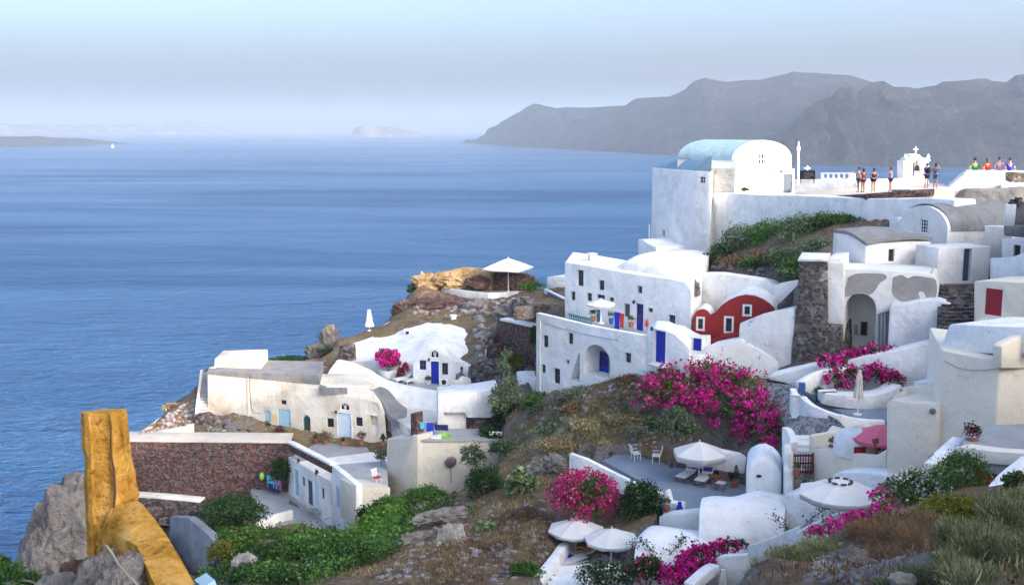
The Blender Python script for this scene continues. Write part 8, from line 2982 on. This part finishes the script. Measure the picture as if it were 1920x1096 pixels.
# subdivide around
ringv = []
for j in range(n):
    ring = []
    for i in range(m):
        p, q = cols[i][j], cols[(i + 1) % m][j]
        ring += [p, p.lerp(q, .34), p.lerp(q, .67)]
    ringv.append([bm.verts.new(p) for p in ring])
mm = len(ringv[0])
for j in range(n - 1):
    for i in range(mm):
        bm.faces.new((ringv[j][i], ringv[j][(i + 1) % mm], ringv[j + 1][(i + 1) % mm], ringv[j + 1][i]))
bm.faces.new(list(reversed(ringv[0])))
cen = V((0, 0, 0))
for v in ringv[-1]:
    cen += v.co
cv = bm.verts.new(cen / mm + V((0, 0, .005)))
for i in range(mm):
    bm.faces.new((ringv[-1][i], ringv[-1][(i + 1) % mm], cv))
bmesh.ops.subdivide_edges(bm, edges=bm.edges[:], cuts=1, use_grid_fill=True)
noisy(bm, .0055, 8)
chip(bm)
bm_obj('shaft', bm, M['yellow_paint'], yp, 50)
# crack between the two halves
bm = bmesh.new()
add_tube(bm, [at(206.5, 800, 7.40), at(208, 850, 7.40), at(214, 880, 7.40), at(216, 920, 7.40), at(213, 962, 7.40)], [.002, .005, .008, .009, .006], 5)
bm_obj('crack', bm, M['wood_dark'], yp, 30)
bm = bmesh.new()
add_loft(bm, [
    [at(191, 990, 7.25), at(222, 1004, 7.0), at(256, 1022, 6.7), at(274, 1060, 6.35), at(292, 1100, 6.0), at(306, 1150, 5.6)],
    [at(203, 962, 7.35), at(236, 985, 7.05), at(272, 1018, 6.75), at(294, 1058, 6.4), at(316, 1100, 6.05), at(334, 1150, 5.65)],
    [at(222, 938, 7.5), at(254, 962, 7.2), at(290, 1002, 6.85), at(318, 1050, 6.45), at(345, 1100, 6.1), at(366, 1150, 5.7)],
    [at(240, 930, 7.62), at(266, 944, 7.35), at(300, 985, 7.0), at(333, 1036, 6.6), at(369, 1100, 6.2), at(394, 1150, 5.8)],
], 6, 5, .35, .015)
bmesh.ops.subdivide_edges(bm, edges=bm.edges[:], cuts=1, use_grid_fill=True)
noisy(bm, .004, 9)
wl_ = tag(bm_obj('yellow_wall', bm, M['yellow_paint'], None, 60), 'sloping ochre yellow plastered wall running down from the pillar', 'wall')
boulder('boulder', 'grey rock supporting the foot of the yellow pillar and wall', 'boulder', at(196, 1100, 6.9), .19, .25, .22, 'rock_grey', 5, .25, 1.5, 31.3)
boulder('boulder', 'rough grey rock under the sloping yellow wall', 'boulder', at(232, 1110, 6.35), .15, .25, .22, 'rock_grey', 5, .25, 1.5, 33.3)
boulder('boulder', 'reddish stone left of the rope below the yellow pillar', 'boulder', at(140, 1072, 7.4), .1, .1, .09, 'rock_red', 4, .25, 1.5, 35.3)
boulder('boulder', 'small grey stones below the reddish stone', 'boulder', at(110, 1100, 7.2), .16, .14, .09, 'rock_grey', 4, .25, 1.5, 36.3)
bm = bmesh.new()
add_tube(bm, spline([at(186, 1030, 6.6), at(197, 1022, 6.42), at(210, 1036, 6.34), at(224, 1060, 6.2), at(242, 1080, 6.0), at(262, 1102, 5.85), at(280, 1130, 5.7)], 6), .0075, 8)
tag(bm_obj('rope', bm, M['rope'], None, 50), 'pale rope hanging over the grey rock under the yellow pillar', 'rope')
bm = bmesh.new()
add_prism(bm, [at(364, 1086, 7.2), at(380, 1100, 7.0), at(390, 1130, 7.0), at(358, 1130, 7.2)], V((.05, .12, 0)))
tag(bm_obj('blue_board', bm, M['sky_blue'], None, 20), 'pale blue board peeping out behind the sloping yellow wall', 'board')
# ================================================================== SMALL LIFE ON THE TERRACES
def pot(label, p, r=.2, h=.35, mat='terracotta', pal='mid', n=160, fl=None):
    p = V(p)
    t = thing('potted_plant', label, 'potted plant', p)
    bm = bmesh.new()
    add_lathe(bm, [(r * .7, 0), (r, h), (r * .88, h), (0, h * .9)], p, 12)
    bm_obj('pot', bm, M[mat], t, 40)
    P, k, u = lobe_points([(tuple(p + V((0, 0, h + r * 1.1))), r * 1.4, r * 1.4, r * 1.5)], n, .3, p.x, .5)
    cloud_obj('foliage', t, P, r * .55, pick(pal, n), 'leaf')
    if fl:
        P, k, u = lobe_points([(tuple(p + V((0, 0, h + r * 1.1))), r * 1.4, r * 1.4, r * 1.5)], n // 4, .85, p.x, .5)
        cloud_obj('blossoms', t, P, r * .5, pick(fl, len(P)), 'petal', .85)


pot('blue pot plant left of the hanging blue towel on the white house terrace', at(1146, 607, 75.2), .2, .4, 'blue_worn', 'mid')
pot('terracotta pot plant between the red towel and the glazed blue door', at(1183, 613, 75.2), .2, .35)
pot('leafy pot beside the trellis fence on the white house terrace', at(1112, 603, 77.6), .22, .4, 'terracotta', 'dark')
pot('white pot with pink flowers at the royal blue cave house door', at(803, 722, 92.0), .2, .35, 'cloth_white', 'mid', 160, 'pink')
pot('small pot plant at the corner of the patio by the water jug', on(1250, 958, fz), .18, .3, 'terracotta', 'olive')
pot('terracotta pot under the wooden armchair side of the patio', on(1378, 912, fz), .2, .35, 'terracotta', 'dark')
pot('round pot plant on the cream terrace wall by the oven', wM5.p(1560, 846, -.6), .18, .3, 'terracotta', 'olive')
pot('dark pot plant inside the curved terrace planter end', on(1535, 752, zt6), .2, .35, 'blue_worn', 'dark')
pot('pot plant on the lower right terrace beside the cream fascia', wM4.p(1822, 838, -1.6), .22, .3, 'terracotta', 'dark', 200, 'crimson')
pot('tall pot at the foot of the gate pier beside the red gate', at(1494, 893, 49.4), .14, .3, 'terracotta', 'mid')
for lb, w, x, y in (('wall_lamp', wU, 1188, 566), ('wall_lamp', wI, 804, 674), ('wall_lamp', wA, 630, 772), ('wall_lamp', wL, 1222, 616), ('wall_lamp', wN2, 1465, 322)):
    t = thing('wall_lamp', {1188: 'small dark wall lamp left of the glazed blue terrace door', 804: 'small dark wall lamp beside the royal blue door', 630: 'small dark wall lamp at the white door of the beige house', 1222: 'small dark wall lamp by the tall blue street door', 1465: 'small dark wall lamp at the church side annexe'}[x], 'lamp', w.p(x, y, .1))
    bm = bmesh.new()
    q = w.p(x, y, .14)
    add_lathe(bm, [(.02, -.14), (.08, -.1), (.1, .08), (.03, .14), (0, .15)], q, 8)
    bm_obj('lantern', bm, M['dark_metal'], t, 40)
    bm = bmesh.new()
    add_tube(bm, [w.p(x, y, -.02) + V((0, 0, .12)), q + V((0, 0, .14))], .015, 5)
    bm_obj('bracket', bm, M['dark_metal'], t, 0)
bn = thing('bench', 'dark blue bench with pale frame standing on the white terrace wall', 'bench', at(1690, 379, 79))
bq = at(1690, 378, 79)
box_part('seat', bn, bq + V((0, 0, .42)), 1.3, .4, .06, 'slate_blue')
box_part('backrest', bn, bq + V((0, .2, .68)), 1.3, .06, .36, 'slate_blue')
for x in (-.55, .55):
    for y in (-.15, .15):
        box_part('leg', bn, bq + V((x, y, .2)), .06, .06, .4, 'metal')
# roof aerial behind the church
ae = thing('aerial', 'thin roof aerial sticking up behind the blue church roof', 'aerial', at(1296, 300, 106))
bm = bmesh.new()
a_ = at(1296, 304, 106)
add_tube(bm, [a_, a_ + V((0, 0, 1.6))], .035, 5)
bm_obj('mast', bm, M['dark_metal'], ae, 0)
bm = bmesh.new()
for k in range(4):
    add_tube(bm, [a_ + V((-.3 + .04 * k, 0, 1.0 + .16 * k)), a_ + V((.3 - .04 * k, 0, 1.0 + .16 * k))], .022, 4)
bm_obj('rods', bm, M['dark_metal'], ae, 0)
# chimneys and pipes on the white roofs
for lb, q in (('little white chimney on the flat roof of the white house', at(1110, 492, 84)), ('small white chimney on the swept roof edge of the cave house', at(850, 604, 103.4))):
    t = thing('chimney', lb, 'chimney', q)
    box_part('stack', t, q + V((0, 0, .2)), .5, .5, .8, 'white', 0.3, bev=.05)
    box_part('cap', t, q + V((0, 0, .68)), .66, .66, .1, 'white_worn', 0.3, bev=.03)
# irrigation hose and cable on the facade
for lb, pts, r, mt in (('thin dark cable running down the front of the beige house', [wA.p(468, 702, .03), wA.p(469, 740, .03), wA.p(474, 770, .03), wA.p(492, 775, .03)], .016, 'dark_metal'),
                       ('thin grey cable along the white house parapet', [wL.p(1020, 606, .03), wL.p(1060, 617, .03), wL.p(1110, 629, .03), wL.p(1160, 638, .03)], .014, 'metal'),
                       ('thin cable hanging across the tall cream house wall', [wM1.p(1770, 676, .03), wM1.p(1800, 690, .03), wM1.p(1840, 694, .03), wM1.p(1872, 690, .03)], .01, 'metal')):
    bm = bmesh.new()
    add_tube(bm, spline(pts, 4), r, 5)
    tag(bm_obj('cable', bm, M[mt], None, 40), lb, 'cable')
flush_carves()
